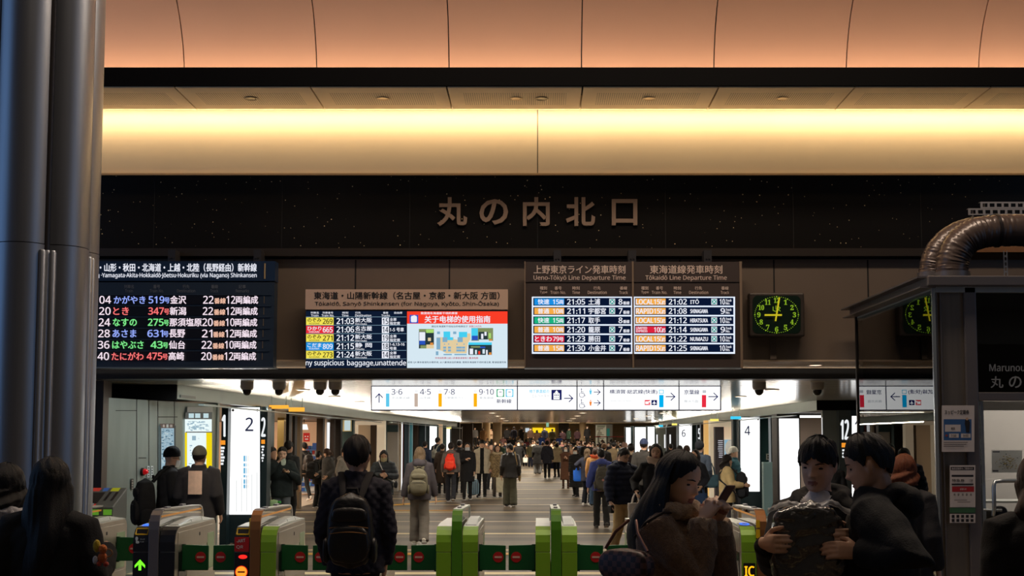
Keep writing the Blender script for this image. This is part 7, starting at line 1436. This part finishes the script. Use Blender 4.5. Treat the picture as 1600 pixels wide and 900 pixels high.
P, B = walker('woman with light brown hair and a purple grey jacket walking away behind the gates', 655, 699, 851, yaw=182, hair=('light', 'parted', .04, .055, .27, 50, 1.1), coat=dict(rgb=(66, 60, 64), hem=.46, puff=.032, hood=True, style='plain'), w=.93, legs=dict(rgb=(122, 114, 104), cuff=.088, thigh=.098), shoes=((200, 192, 176), (226, 220, 210)), fem=True, res=.011, feet=stride(.12), hands={1: (.27, .02, .80), -1: (-.27, -.06, .80)})
backpack('olive grey daypack on the back of the woman with light brown hair', P, B, (104, 98, 78), W=.165, Hh=.24, D=.10, zc=.645, puff=.04, pocket=(110, 104, 84), strap=(96, 90, 72))
P, B = walker('woman in a white coat and mask with a red bag near the left lit column', 620, 693, 753, yaw=-50, hair=('black', 'parted', .04, .05, .2, 60), coat=dict(rgb=(216, 196, 188), hem=.42), legs=dict(rgb=(206, 204, 204), cuff=.16, thigh=.13), fem=True, mask=True, res=.015)
shoulder_bag('red shoulder bag of the woman in the white coat', P, B, 1, (196, 40, 62), w=.3, h=.26, z=.55, cross=False)
P, B = walker('woman with brown hair in a dark brown coat seen from behind with a pale strap', 634, 695, 754, yaw=165, hair=('brown', 'bangs', .05, .07, .05), coat=dict(rgb=(62, 44, 38), hem=.35, puff=.03), fem=True, res=.015, legs=dict(rgb=(70, 74, 80)))
shoulder_bag('dark bag with a pale strap on the woman in the dark brown coat', P, B, 1, (60, 48, 44), strap=(200, 190, 170))
walker('woman with long dark hair between the dark brown coat and the light brown haired woman', 644, 696, s_=38, yaw=-30, hair=('dark', 'parted', .04, .05, .2), coat=dict(rgb=(60, 50, 52)), fem=True, res=.016)
walker('man in a navy jacket seen past the light brown haired woman', 664, 690, s_=44, yaw=165, hair=('black', 'short'), coat=dict(rgb=(28, 36, 58)), res=.015)
P, B = walker('tall person in a navy coat with a round pale backpack by the white lit column', 684, 684, s_=41, yaw=150, hair=('dark', 'short'), coat=dict(rgb=(34, 48, 66), hem=.3), res=.015)
backpack('round pale backpack of the tall person in the navy coat', P, B, (200, 196, 184), W=.13, Hh=.17, D=.06)
walker('person in a long dark brown coat beside the man with the red backpack', 691, 694, 772, yaw=175, hair=('dark', 'short'), coat=dict(rgb=(54, 42, 34), hem=.22, flare=.04, style='drape'), res=.014)
P, B = walker('man in a grey jacket with a bright red backpack walking away', 704, 692, 784, yaw=178, hair=('dark', 'short'), coat=dict(rgb=(96, 88, 84), hem=.5, puff=.02, hood=True), legs=dict(rgb=(30, 32, 40), cuff=.075), feet=stride(.16), res=.013, lean=4)
backpack('bright red backpack on the man in the grey jacket', P, B, (238, 52, 30), W=.15, Hh=.235, D=.09, zc=.66, strap=(240, 60, 34), pocket=(244, 66, 40), trim=(255, 150, 120))
walker('man with black hair and black coat right of the red backpack, seen from behind', 718, 688, s_=47, yaw=170, hair=('black', 'short'), coat=dict(rgb=(30, 28, 30)), res=.015)
walker('woman all in black with a grey mask and one hand at her chest', 730, 692, 781, yaw=4, hair=('black', 'parted', .04, .055, .3), coat=dict(rgb=(22, 22, 26), hem=.32, flare=.03), legs=dict(rgb=(20, 20, 22)), fem=True, mask='grey', face=True, hands={-1: (-.04, -.22, 1.2), 1: (.2, -.06, .82)}, poles={-1: (-.8, .1, -.8)}, feet=stride(-.1))
P, B = walker('man in a long off white coat over black clothes walking towards the gates', 753, 688, 777, yaw=2, hair=('black', 'fringe'), coat=dict(rgb=(222, 212, 190), hem=.42, puff=.03, open=((22, 22, 26), .055), flare=.02, hood=True), legs=dict(rgb=(22, 22, 26)), face=True, feet=stride(.15))
X, Y, _ = at_feet(739, 700, 777); suitcase('pale blue suitcase rolling beside the man in the off white coat', X, Y, (150, 186, 210), 12)
P, B = walker('woman in a cream and black patterned coat carrying a big white bag', 777, 695, 777, yaw=10, hair=('brown', 'parted', .04, .05, .1), coat=dict(rgb=(150, 130, 96), hem=.38, puff=.03, kind='pattern', fur=(222, 206, 170)), legs=dict(rgb=(90, 82, 76)), fem=True, face=True, hands={1: (.10, -.2, .86), -1: (-.2, 0, .85)})
tote('big white shopping bag of the woman in the patterned coat', P, (.10, -.22, .82), (222, 216, 190), w=.36, h=.46, d=.14, drop=.2, name='shopping_bag')
walker('person in brown between the off white coat and the patterned coat', 767, 693, s_=44, yaw=20, hair=('dark', 'short'), coat=dict(rgb=(110, 82, 62)), res=.015)
P, B = walker('man in a black leather jacket and wide olive trousers turning his head left', 797, 694, 792, yaw=186, hair=('black', 'short', .05, .09), coat=dict(rgb=(40, 38, 38), kind='shiny', hem=.46, puff=.025, slv=.066), legs=dict(rgb=(92, 92, 76), cuff=.10, thigh=.105), shoes=((40, 40, 42), (226, 224, 220)), head=(52, 6, 0), feet=stride(.07), face=True, res=.012)
shoulder_bag('small tan bag hanging at the right hip of the man in the leather jacket', P, B, -1, (176, 148, 96), w=.12, h=.2, d=.05, z=.46, cross=False, puff=.05)
P, B = walker('woman in black with a white mask carrying a white plastic bag on the walkway', 810, 690, 740, yaw=5, hair=('black', 'short'), coat=dict(rgb=(24, 24, 27)), legs=dict(rgb=(22, 22, 24)), mask=True, fem=True, res=.016, feet=stride(.12), hands={1: (.36, -.02, .95), -1: (-.22, 0, .86)})
tote('white plastic bag in the hand of the masked woman in black', P, (.36, -.02, .93), (222, 222, 216), w=.26, h=.26, drop=.1, name='plastic_bag')
walker('person in a long black coat and grey wide trousers walking away down the middle', 840, 688, 741, yaw=180, hair=('black', 'short'), coat=dict(rgb=(20, 20, 22), hem=.30, flare=.04, puff=.04), legs=dict(rgb=(124, 128, 132), cuff=.10, thigh=.10), res=.016)
P, B = walker('person in a dark slate coat with round black bag walking away', 855, 689, 748, yaw=178, hair=('black', 'short'), coat=dict(rgb=(46, 46, 56), hem=.40), legs=dict(rgb=(20, 20, 22)), shoes=((40, 40, 44), (220, 220, 220)), feet=stride(.1), res=.015)
shoulder_bag('round black bag of the person in the dark slate coat', P, B, -1, (34, 32, 36), w=.24, h=.2, d=.1, z=.55)
P, B = walker('woman in a cream padded coat with a navy bag', 870, 693, 746, yaw=200, hair=('dark', 'bangs', .04, .06, .06), coat=dict(rgb=(222, 200, 160), puff=.045, style='puffer', hem=.45), legs=dict(rgb=(24, 24, 28)), fem=True, res=.015, hands={1: (.24, -.1, .82), -1: (-.2, 0, .85)})
tote('navy bag carried by the woman in the cream padded coat', P, (.24, -.1, .80), (40, 44, 70), w=.34, h=.26, d=.12, drop=.12)
P, B = walker('woman in a long brown coat and white mask holding a red phone', 884, 697, 763, yaw=-4, hair=('black', 'parted', .05, .06, .1), coat=dict(rgb=(96, 62, 42), hem=.20, flare=.03, style='drape'), legs=dict(rgb=(70, 44, 30), cuff=.05), shoes=((84, 54, 38), (40, 30, 26)), fem=True, mask=True, face=True, res=.014, hands={-1: (-.03, -.25, 1.12), 1: (.05, -.25, 1.1)})
phone('red phone held by the woman in the long brown coat', P, (0, -.28, 1.18), (0, .8, .6), (0, -.5, .8), .13)
walker('woman in a long black padded coat and white mask right of the long brown coat', 900, 699, 777, yaw=-28, hair=('dark', 'bangs', .05, .065, .06), coat=dict(rgb=(30, 30, 30), hem=.20, puff=.045, style='puffer', flare=.02), legs=dict(rgb=(22, 22, 24)), fem=True, mask=True, face=True, feet=stride(.1))
P, B = walker('woman with a brown ponytail, dark coat and white sneakers carrying a blue bag', 918, 701, 789, yaw=152, hair=('light', 'parted', .04, .05, .30, 120, .9), coat=dict(rgb=(48, 50, 66), hem=.42), legs=dict(rgb=(24, 28, 38), cuff=.08), shoes=((226, 222, 214), (232, 230, 226)), fem=True, hands={1: (.30, -.04, 1.03), -1: (-.2, 0, .85)})
tote('bright blue plastic bag of the woman with the ponytail', P, (.30, -.04, 1.06), (20, 110, 230), w=.30, h=.30, d=.12, drop=.12, name='plastic_bag', kind='shiny')
walker('person in a camel coat with an orange scarf and jeans', 930, 701, 791, yaw=172, hair=('brown', 'short'), coat=dict(rgb=(212, 158, 98), hem=.40, puff=.03, scarf=(226, 90, 46)), legs=dict(rgb=(60, 84, 112), cuff=.08), fem=True)
P, B = walker('man in a bright blue hooded jacket with a grey backpack walking away', 940, 702, 826, yaw=182, hair=('dark', 'short'), coat=dict(rgb=(70, 84, 156), hem=.48, puff=.03, hood=True), legs=dict(rgb=(36, 33, 33), cuff=.07, thigh=.09), shoes=((70, 66, 62), (110, 100, 90)), feet=stride(.14), res=.011, hands={1: (.27, .04, .82), -1: (-.27, -.05, .84)})
backpack('grey green backpack with a small pink diamond on the man in the blue jacket', P, B, (92, 88, 78), W=.155, Hh=.255, D=.09, zc=.635, tag_rgb=(200, 140, 130), strap=(90, 86, 76))
P, B = walker('man in a navy padded jacket and beige trousers looking down to the right', 972, 700, s_=101, yaw=30, hair=('dark', 'short', .05, .08), coat=dict(rgb=(30, 36, 58), hem=.485, puff=.045, style='puffer', hood=True, slv=.064), legs=dict(rgb=(190, 160, 112), cuff=.08, thigh=.095), head=(14, 24, 0), face=True, res=.010, hands={-1: (-.30, -.12, .84), 1: (.22, -.10, .85)}, feet=stride(.12))
t = carried('hand_camera', 'black gadget in the hand of the man in the navy padded jacket', 'gadget', P); MB().box((-.34, -.20, .68), (-.28, -.10, .80), 0, .01).build('gadget_body', M_gblack, t)
P, B = walker('woman with long black hair in a black coat and beige scarf with a white tote', 1025, 694, s_=105, yaw=-8, hair=('black', 'parted', .035, .05, .36, 64, 1.1), coat=dict(rgb=(26, 25, 27), hem=.38, puff=.025, scarf=(196, 170, 150)), legs=dict(rgb=(26, 26, 28)), fem=True, face=True, res=.010, hands={-1: (-.29, -.10, 1.02), 1: (.2, -.05, .85)}, poles={-1: (-.6, 1, -.2)})
tote('white tote bag hanging from the arm of the woman with the beige scarf', P, (-.30, -.13, 1.0), (232, 222, 214), w=.24, h=.5, d=.10, drop=.14, rz=20)
walker('man in a navy cap and dark grey jacket behind the woman with the scarf', 1006, 686, s_=71, yaw=172, hair=('dark', 'buzz'), cap=('cap', (44, 54, 84)), coat=dict(rgb=(56, 52, 48)), skin_k='b')
walker('person in a dark plum coat with a cream fur collar behind the navy padded jacket', 986, 694, s_=62, yaw=178, hair=('black', 'short'), coat=dict(rgb=(48, 34, 36), fur=(226, 206, 176)))
P, B = walker('man in a long olive brown coat with a pale bag strap seen from behind', 959, 690, s_=45, yaw=180, hair=('black', 'short'), coat=dict(rgb=(108, 92, 68), hem=.3), res=.015)
shoulder_bag('cream bag of the man in the olive brown coat', P, B, -1, (206, 184, 150), z=.5, strap=(226, 206, 160), cross=False)
walker('person in a pinkish grey hood in front of the notice wall', 976, 693, s_=50, yaw=170, hair=('light', 'short'), cap=('beanie', (172, 140, 128)), coat=dict(rgb=(176, 146, 132), hood=True), res=.015)
walker('person in a brown hat and black coat left of the olive brown coat', 944, 694, s_=47, yaw=172, hair=('dark', 'short'), cap=('beanie', (110, 84, 60)), coat=dict(rgb=(36, 32, 32)), res=.015)
P, B = walker('smiling woman with long dark hair before the column marked 6', 1086, 703, s_=80, yaw=-42, hair=('dark', 'parted', .04, .05, .30), coat=dict(rgb=(38, 40, 50), hem=.4), legs=dict(rgb=(44, 52, 70)), fem=True, face=True, head=(0, -6, 0), hands={1: (.22, -.12, .88), -1: (-.2, 0, .9)})
tote('dark blue bag in the hand of the smiling woman', P, (.22, -.12, .86), (36, 62, 100), w=.26, h=.24, drop=.1)
P, B = walker('man in a black cap and slate jacket behind the smiling woman', 1093, 691, s_=71, yaw=160, hair=('black', 'buzz'), cap=('beanie', (30, 34, 42)), coat=dict(rgb=(66, 76, 92)))
tote('dark teal tote on the shoulder of the man in the slate jacket', P, (-.26, .04, 1.28), (44, 72, 84), w=.34, h=.28, drop=.26)
walker('dark haired person with a teal collar left of the smiling woman', 1062, 697, s_=60, yaw=175, hair=('black', 'short'), coat=dict(rgb=(40, 60, 66)), res=.015)
walker('brown haired person between the teal collar and the smiling woman', 1073, 697, s_=63, yaw=160, hair=('brown', 'short'), coat=dict(rgb=(60, 58, 66)), res=.015)
P, B = walker('woman in a cream jacket with dark shoulder length hair facing right', 1136, 711, s_=84, yaw=84, hair=('dark', 'bangs', .05, .07, .16), coat=dict(rgb=(226, 200, 146), hem=.42, puff=.04, slv=.066), legs=dict(rgb=(46, 40, 44)), fem=True, face=True, res=.012, hands={-1: (-.16, -.3, .95), 1: (.16, -.3, .95)})
q = backpack('black backpack worn on the front of the woman in the cream jacket', P, B, (40, 42, 48), W=.155, Hh=.26, D=.10, zc=.63, puff=.04); q.rotation_euler.z += pi
walker('person in a teal padded jacket and pale hat behind the cream jacket', 1146, 700, s_=74, yaw=70, hair=('grey', 'short'), cap=('beanie', (206, 206, 196)), coat=dict(rgb=(44, 88, 98), puff=.045, style='puffer'))
walker('person with short hair seen small through the booth glass', 1408, 697, s_=88, yaw=150, hair=('black', 'short'), coat=dict(rgb=(70, 84, 90)))
P, B = walker('person with bushy hair and a green bag seen through the booth glass', 1440, 706, s_=100, yaw=-20, hair=('black', 'short', .08, .12), coat=dict(rgb=(56, 70, 78)))
shoulder_bag('green bag of the person seen through the booth glass', P, B, 1, (40, 150, 80), w=.3, h=.26, d=.08, z=.62, cross=False)
walker('dark haired person whose head shows between the two young men', 1299, 712, s_=92, yaw=170, hair=('black', 'short'), coat=dict(rgb=(40, 40, 44)))

# ================================================================== THE FAR CROWD
def far_figure(seed, yaw_style, hair_st, longhair, coat_hem, wide, maskd=False, stride_=0.0, hands=None):
    """small continuous figure, one mesh with skin, coat, trousers, shoes, hair and mask surfaces"""
    H = 1.68; B = Body(H, hands=hands, feet=stride(stride_) if stride_ else None); k = B.k; mb = MB(); add_head(mb, B.MH, 0, 16)
    mb.tube([B.T(0, .02, .80*H), B.MH @ V((0, .08, .3))], .055, 10, 0); mb.rings(torso_rings(B, coat_hem, .03, .02, 1.0), 1)
    for g in (-1, 1):
        S, E_, W = B.sho[g], B.elb[g], B.wri[g]; mb.tube([S + V((-g*.06, 0, 0)), S, E_, W], [.085, .088, .072, .056], 10, 1); d = (W - E_).normalized(); mb.tube([W - d*.02, W + d*.05, W + d*.14], [.03, .042, .02], 8, 0, flat=.7)
        Hp, K, A = B.hip[g], B.kne[g], B.ank[g]; mb.tube([Hp + V((0, 0, .05)), Hp, K, A + V((0, 0, -.03))], [.09, .092, .07 + wide*.4, .055 + wide], 10, 2); mb.ell(A + V((0, -.05, -.045)), (.045, .12, .04), 10, 6, 3)
    mb.ell(V((0, 0, .50*H)), (.16, .11, .10), 12, 8, 2); hair_shell(B.MH, hair_st, .06, .09, seed, .02, 20, 7, 4, mb)
    if longhair: hair_long(B.MH, None, 62, longhair, seed, n=22, k=9, mb=mb, m=4)
    if maskd: mb.ell(B.MH @ V((0, -.33, .20)), (1, 1, 1), 10, 6, 5, B.MH.to_3x3() @ Matrix(((.24, 0, 0), (0, .14, 0), (0, 0, .18))))
    me = fuse(mb, .021, 2)
    for _ in range(6): me.materials.append(None)
    return me
FAR = {'walkaway': far_figure(1, 180, 'short', 0, .42, .02, stride_=.12), 'longaway': far_figure(2, 180, 'parted', .24, .28, .01), 'coming': far_figure(3, 0, 'short', 0, .40, .01, True, .12), 'comingw': far_figure(4, 0, 'parted', .2, .30, .02, True), 'plain': far_figure(5, 0, 'fringe', 0, .44, .01), 'standw': far_figure(6, 0, 'bangs', .12, .40, .03, False, 0, {-1: (-.06, -.24, 1.1), 1: (.06, -.24, 1.1)}), 'side': far_figure(7, 90, 'short', 0, .38, .01, False, .16), 'reach': far_figure(8, 0, 'short', 0, .42, .02, True, 0, {1: (.1, -.3, 1.25), -1: (-.22, 0, .86)})}
FC = {'black': (24, 23, 26), 'navy': (34, 40, 62), 'brown': (84, 60, 44), 'grey': (92, 90, 90), 'tan': (176, 138, 96), 'beige': (206, 178, 150), 'olive': (88, 84, 60), 'plum': (62, 38, 46), 'cream': (220, 204, 176), 'blue': (50, 80, 160), 'maroon': (96, 36, 40), 'white': (218, 214, 208), 'pink': (206, 150, 146), 'green': (50, 74, 60), 'yellow': (206, 170, 70)}
TAKEN = [(o.location.x, o.location.y) for o in col.objects if o.name.startswith('person') and o.parent is None]
def far(label, kind, yaw, u, top, base_z, Y, coat, legs='black', hair='black', skin_='a'):
    for _ in range(40):      # step back until there is room to stand
        if all((at(u, top, Y).x - a)**2 + (Y - b)**2 > .42 for a, b in TAKEN): break
        Y += .33 if base_z == 0 or base_z > 1.2 else .02
        if base_z == 0 and Y > 87.4: Y -= 9.3
    TAKEN.append((at(u, top, Y).x, Y))
    X = at(u, top, Y).x; zt = at(u, top, Y).z; o = bpy.data.objects.new('person', FAR[kind]); col.objects.link(o); k = (zt - base_z)/1.70
    o.location = (X, Y, base_z); o.rotation_euler = (0, 0, radians(yaw)); o.scale = (k**.6 if k > .9 else .95,)*2 + (k,)
    for i, m_ in enumerate((skin(skin_), cloth(FC[coat]), cloth(FC[legs]), cloth((44, 42, 42)), hairmat(hair), M_mask)): o.material_slots[i].link = 'OBJECT'; o.material_slots[i].material = m_
    return tag(o, label, 'person')
LAND = 0.156*8
# on the landing at the head of the stairs, left to right
row = [(727, 672, 'plain', 10, 'black', 'dark suited'), (742, 667, 'plain', 0, 'grey', 'grey coated'), (755, 668, 'comingw', 5, 'tan', 'tan coated'), (767, 669, 'standw', 15, 'beige', 'beige coated'), (792, 667, 'walkaway', 180, 'black', 'black coated'), (803, 667, 'walkaway', 170, 'navy', 'navy coated'), (815, 666, 'reach', 10, 'black', 'black coated, white collared'), (829, 668, 'plain', 20, 'brown', 'brown coated'), (839, 672, 'longaway', 175, 'brown', 'long haired, brown coated'), (851, 668, 'coming', 0, 'navy', 'navy coated and masked'), (863, 670, 'walkaway', 185, 'olive', 'olive coated'), (879, 672, 'walkaway', 200, 'plum', 'plum coated'), (889, 668, 'side', 120, 'green', 'green coated'), (902, 670, 'walkaway', 178, 'plum', 'broad plum coated'), (917.5, 665.5, 'coming', 5, 'black', 'tall black coated')]
wh = ['at its left end by the pale column', 'second from its left end', 'third from its left end', 'just left of the lit round column', 'first right of the lit round column', 'second right of the lit round column', 'third right of the lit round column', 'below the white sign', 'under the left half of the yellow sign', 'under the gap of the yellow sign', 'under the right half of the yellow sign', 'first right of the yellow sign', 'second right of the yellow sign', 'in front of the slim round column', 'at its right end beside the notice board']
for (u, tp, kd, yw, cc, ds), w_ in zip(row, wh): far(f'{ds} person on the landing, {w_}', kd, yw, u, tp, LAND, 93 + 3.0*((int(u)*7) % 5)/5, cc)
# on the stairs
row = [(722, 684, 'coming', 'black', 4), (735, 688, 'walkaway', 'navy', 5), (748, 686, 'comingw', 'grey', 5), (762, 685, 'plain', 'olive', 4), (786, 682, 'comingw', 'pink', 6), (794, 684, 'walkaway', 'black', 5), (802, 683, 'walkaway', 'black', 5), (812, 684, 'standw', 'white', 5), (822, 686, 'longaway', 'maroon', 4), (832, 687, 'coming', 'tan', 4), (846, 680, 'coming', 'blue', 6), (855, 683, 'standw', 'pink', 5), (867, 686, 'walkaway', 'yellow', 4), (874, 681, 'walkaway', 'blue', 6), (896, 688, 'walkaway', 'black', 4), (908, 688, 'longaway', 'navy', 4), (925, 686, 'walkaway', 'black', 5)]
for i, (u, tp, kd, cc, st) in enumerate(row): far(f'person in a {cc} coat on the far stairs, {["first", "second", "third", "fourth", "fifth", "sixth", "seventh", "eighth", "ninth", "tenth", "eleventh", "twelfth", "thirteenth", "fourteenth", "fifteenth", "sixteenth", "seventeenth"][i]} from the left there', kd, {'walkaway': 180, 'longaway': 176}.get(kd, 5*(i % 4)), u, tp, .156*st, ST0 + .32*st - .16, cc, hair='dark' if i % 3 else 'brown')
# on the floor between the walkers and the stairs
row = [(694, 692, 62, 'plain', 'pink', 10), (713, 696, 58, 'side', 'beige', 90), (724, 694, 66, 'coming', 'grey', 0), (738, 694, 70, 'walkaway', 'brown', 180), (747, 692, 72, 'comingw', 'beige', 8), (760, 690, 74, 'plain', 'brown', 0), (784, 692, 70, 'comingw', 'green', 12), (790, 690, 76, 'coming', 'navy', 350), (820, 693, 80, 'longaway', 'tan', 170), (829, 692, 78, 'reach', 'olive', 20), (833, 688, 82, 'standw', 'white', 0), (848, 690, 80, 'walkaway', 'black', 180), (862, 692, 74, 'comingw', 'beige', 355), (866, 689, 80, 'walkaway', 'brown', 184), (878, 688, 76, 'standw', 'pink', 10), (883, 690, 68, 'coming', 'grey', 3), (892, 694, 70, 'comingw', 'cream', 356), (897, 696, 64, 'plain', 'brown', 0), (905, 690, 72, 'walkaway', 'navy', 180), (914, 690, 70, 'walkaway', 'black', 178), (921, 689, 74, 'coming', 'pink', 0), (926, 693, 66, 'comingw', 'maroon', 8), (934, 692, 72, 'walkaway', 'grey', 176), (941, 686.5, 78, 'walkaway', 'black', 180), (951, 691, 66, 'coming', 'navy', 5), (954.5, 685.5, 80, 'longaway', 'plum', 182), (967, 690, 70, 'comingw', 'white', 0), (970, 692, 62, 'walkaway', 'black', 172), (979, 689, 76, 'walkaway', 'navy', 181), (984, 691, 64, 'longaway', 'green', 178), (992, 693, 58, 'walkaway', 'grey', 184), (1018, 692, 56, 'coming', 'brown', 350), (1037, 689.5, 60, 'walkaway', 'navy', 176), (1016, 696, 50, 'plain', 'tan', 10), (674, 692, 58, 'walkaway', 'navy', 180), (709, 690, 72, 'coming', 'tan', 5), (1048, 693, 46, 'walkaway', 'black', 170)]
rnd = random.Random(21)
for i in range(34):      # denser part of the crowd, nearer the stairs
    u = 700 + 9.1*i + rnd.uniform(-3, 3); Y = rnd.uniform(66, 87)
    if 796 < u < 842 and Y < 80: Y = rnd.uniform(82, 87)
    row.append((round(u, 1), rnd.uniform(688, 691.5), Y, rnd.choice(('walkaway', 'walkaway', 'longaway', 'coming', 'comingw', 'plain', 'side')), rnd.choice(('black', 'black', 'navy', 'grey', 'brown', 'black', 'olive', 'plum', 'tan')), rnd.choice((176, 184, 180)) if i % 2 else rnd.uniform(-12, 12)))
row = [(u, tp, Y, kd, cc, (180 if kd in ('walkaway', 'longaway') else yw if abs(yw) < 30 or yw > 300 else 4)) for (u, tp, Y, kd, cc, yw) in row]
ords = 'first second third fourth fifth sixth seventh eighth ninth tenth eleventh twelfth thirteenth fourteenth fifteenth sixteenth seventeenth eighteenth nineteenth twentieth'.split() + ['twenty-' + q for q in 'first second third fourth fifth sixth seventh eighth ninth'.split()] + ['thirtieth']
seen = {}
for (u, tp, Y, kd, cc, yw) in sorted(row): 
    seen[cc] = seen.get(cc, 0) + 1
    far(f'{ords[seen[cc]-1]} {cc} coated person from the left in the crowd before the far stairs', kd, yw, u, tp, 0, Y, cc, legs=('black', 'navy', 'grey')[int(u) % 3], hair=('black', 'dark', 'brown')[int(u) % 3], skin_='abc'[int(u) % 3])

bpy.data.scenes.remove(_ws)
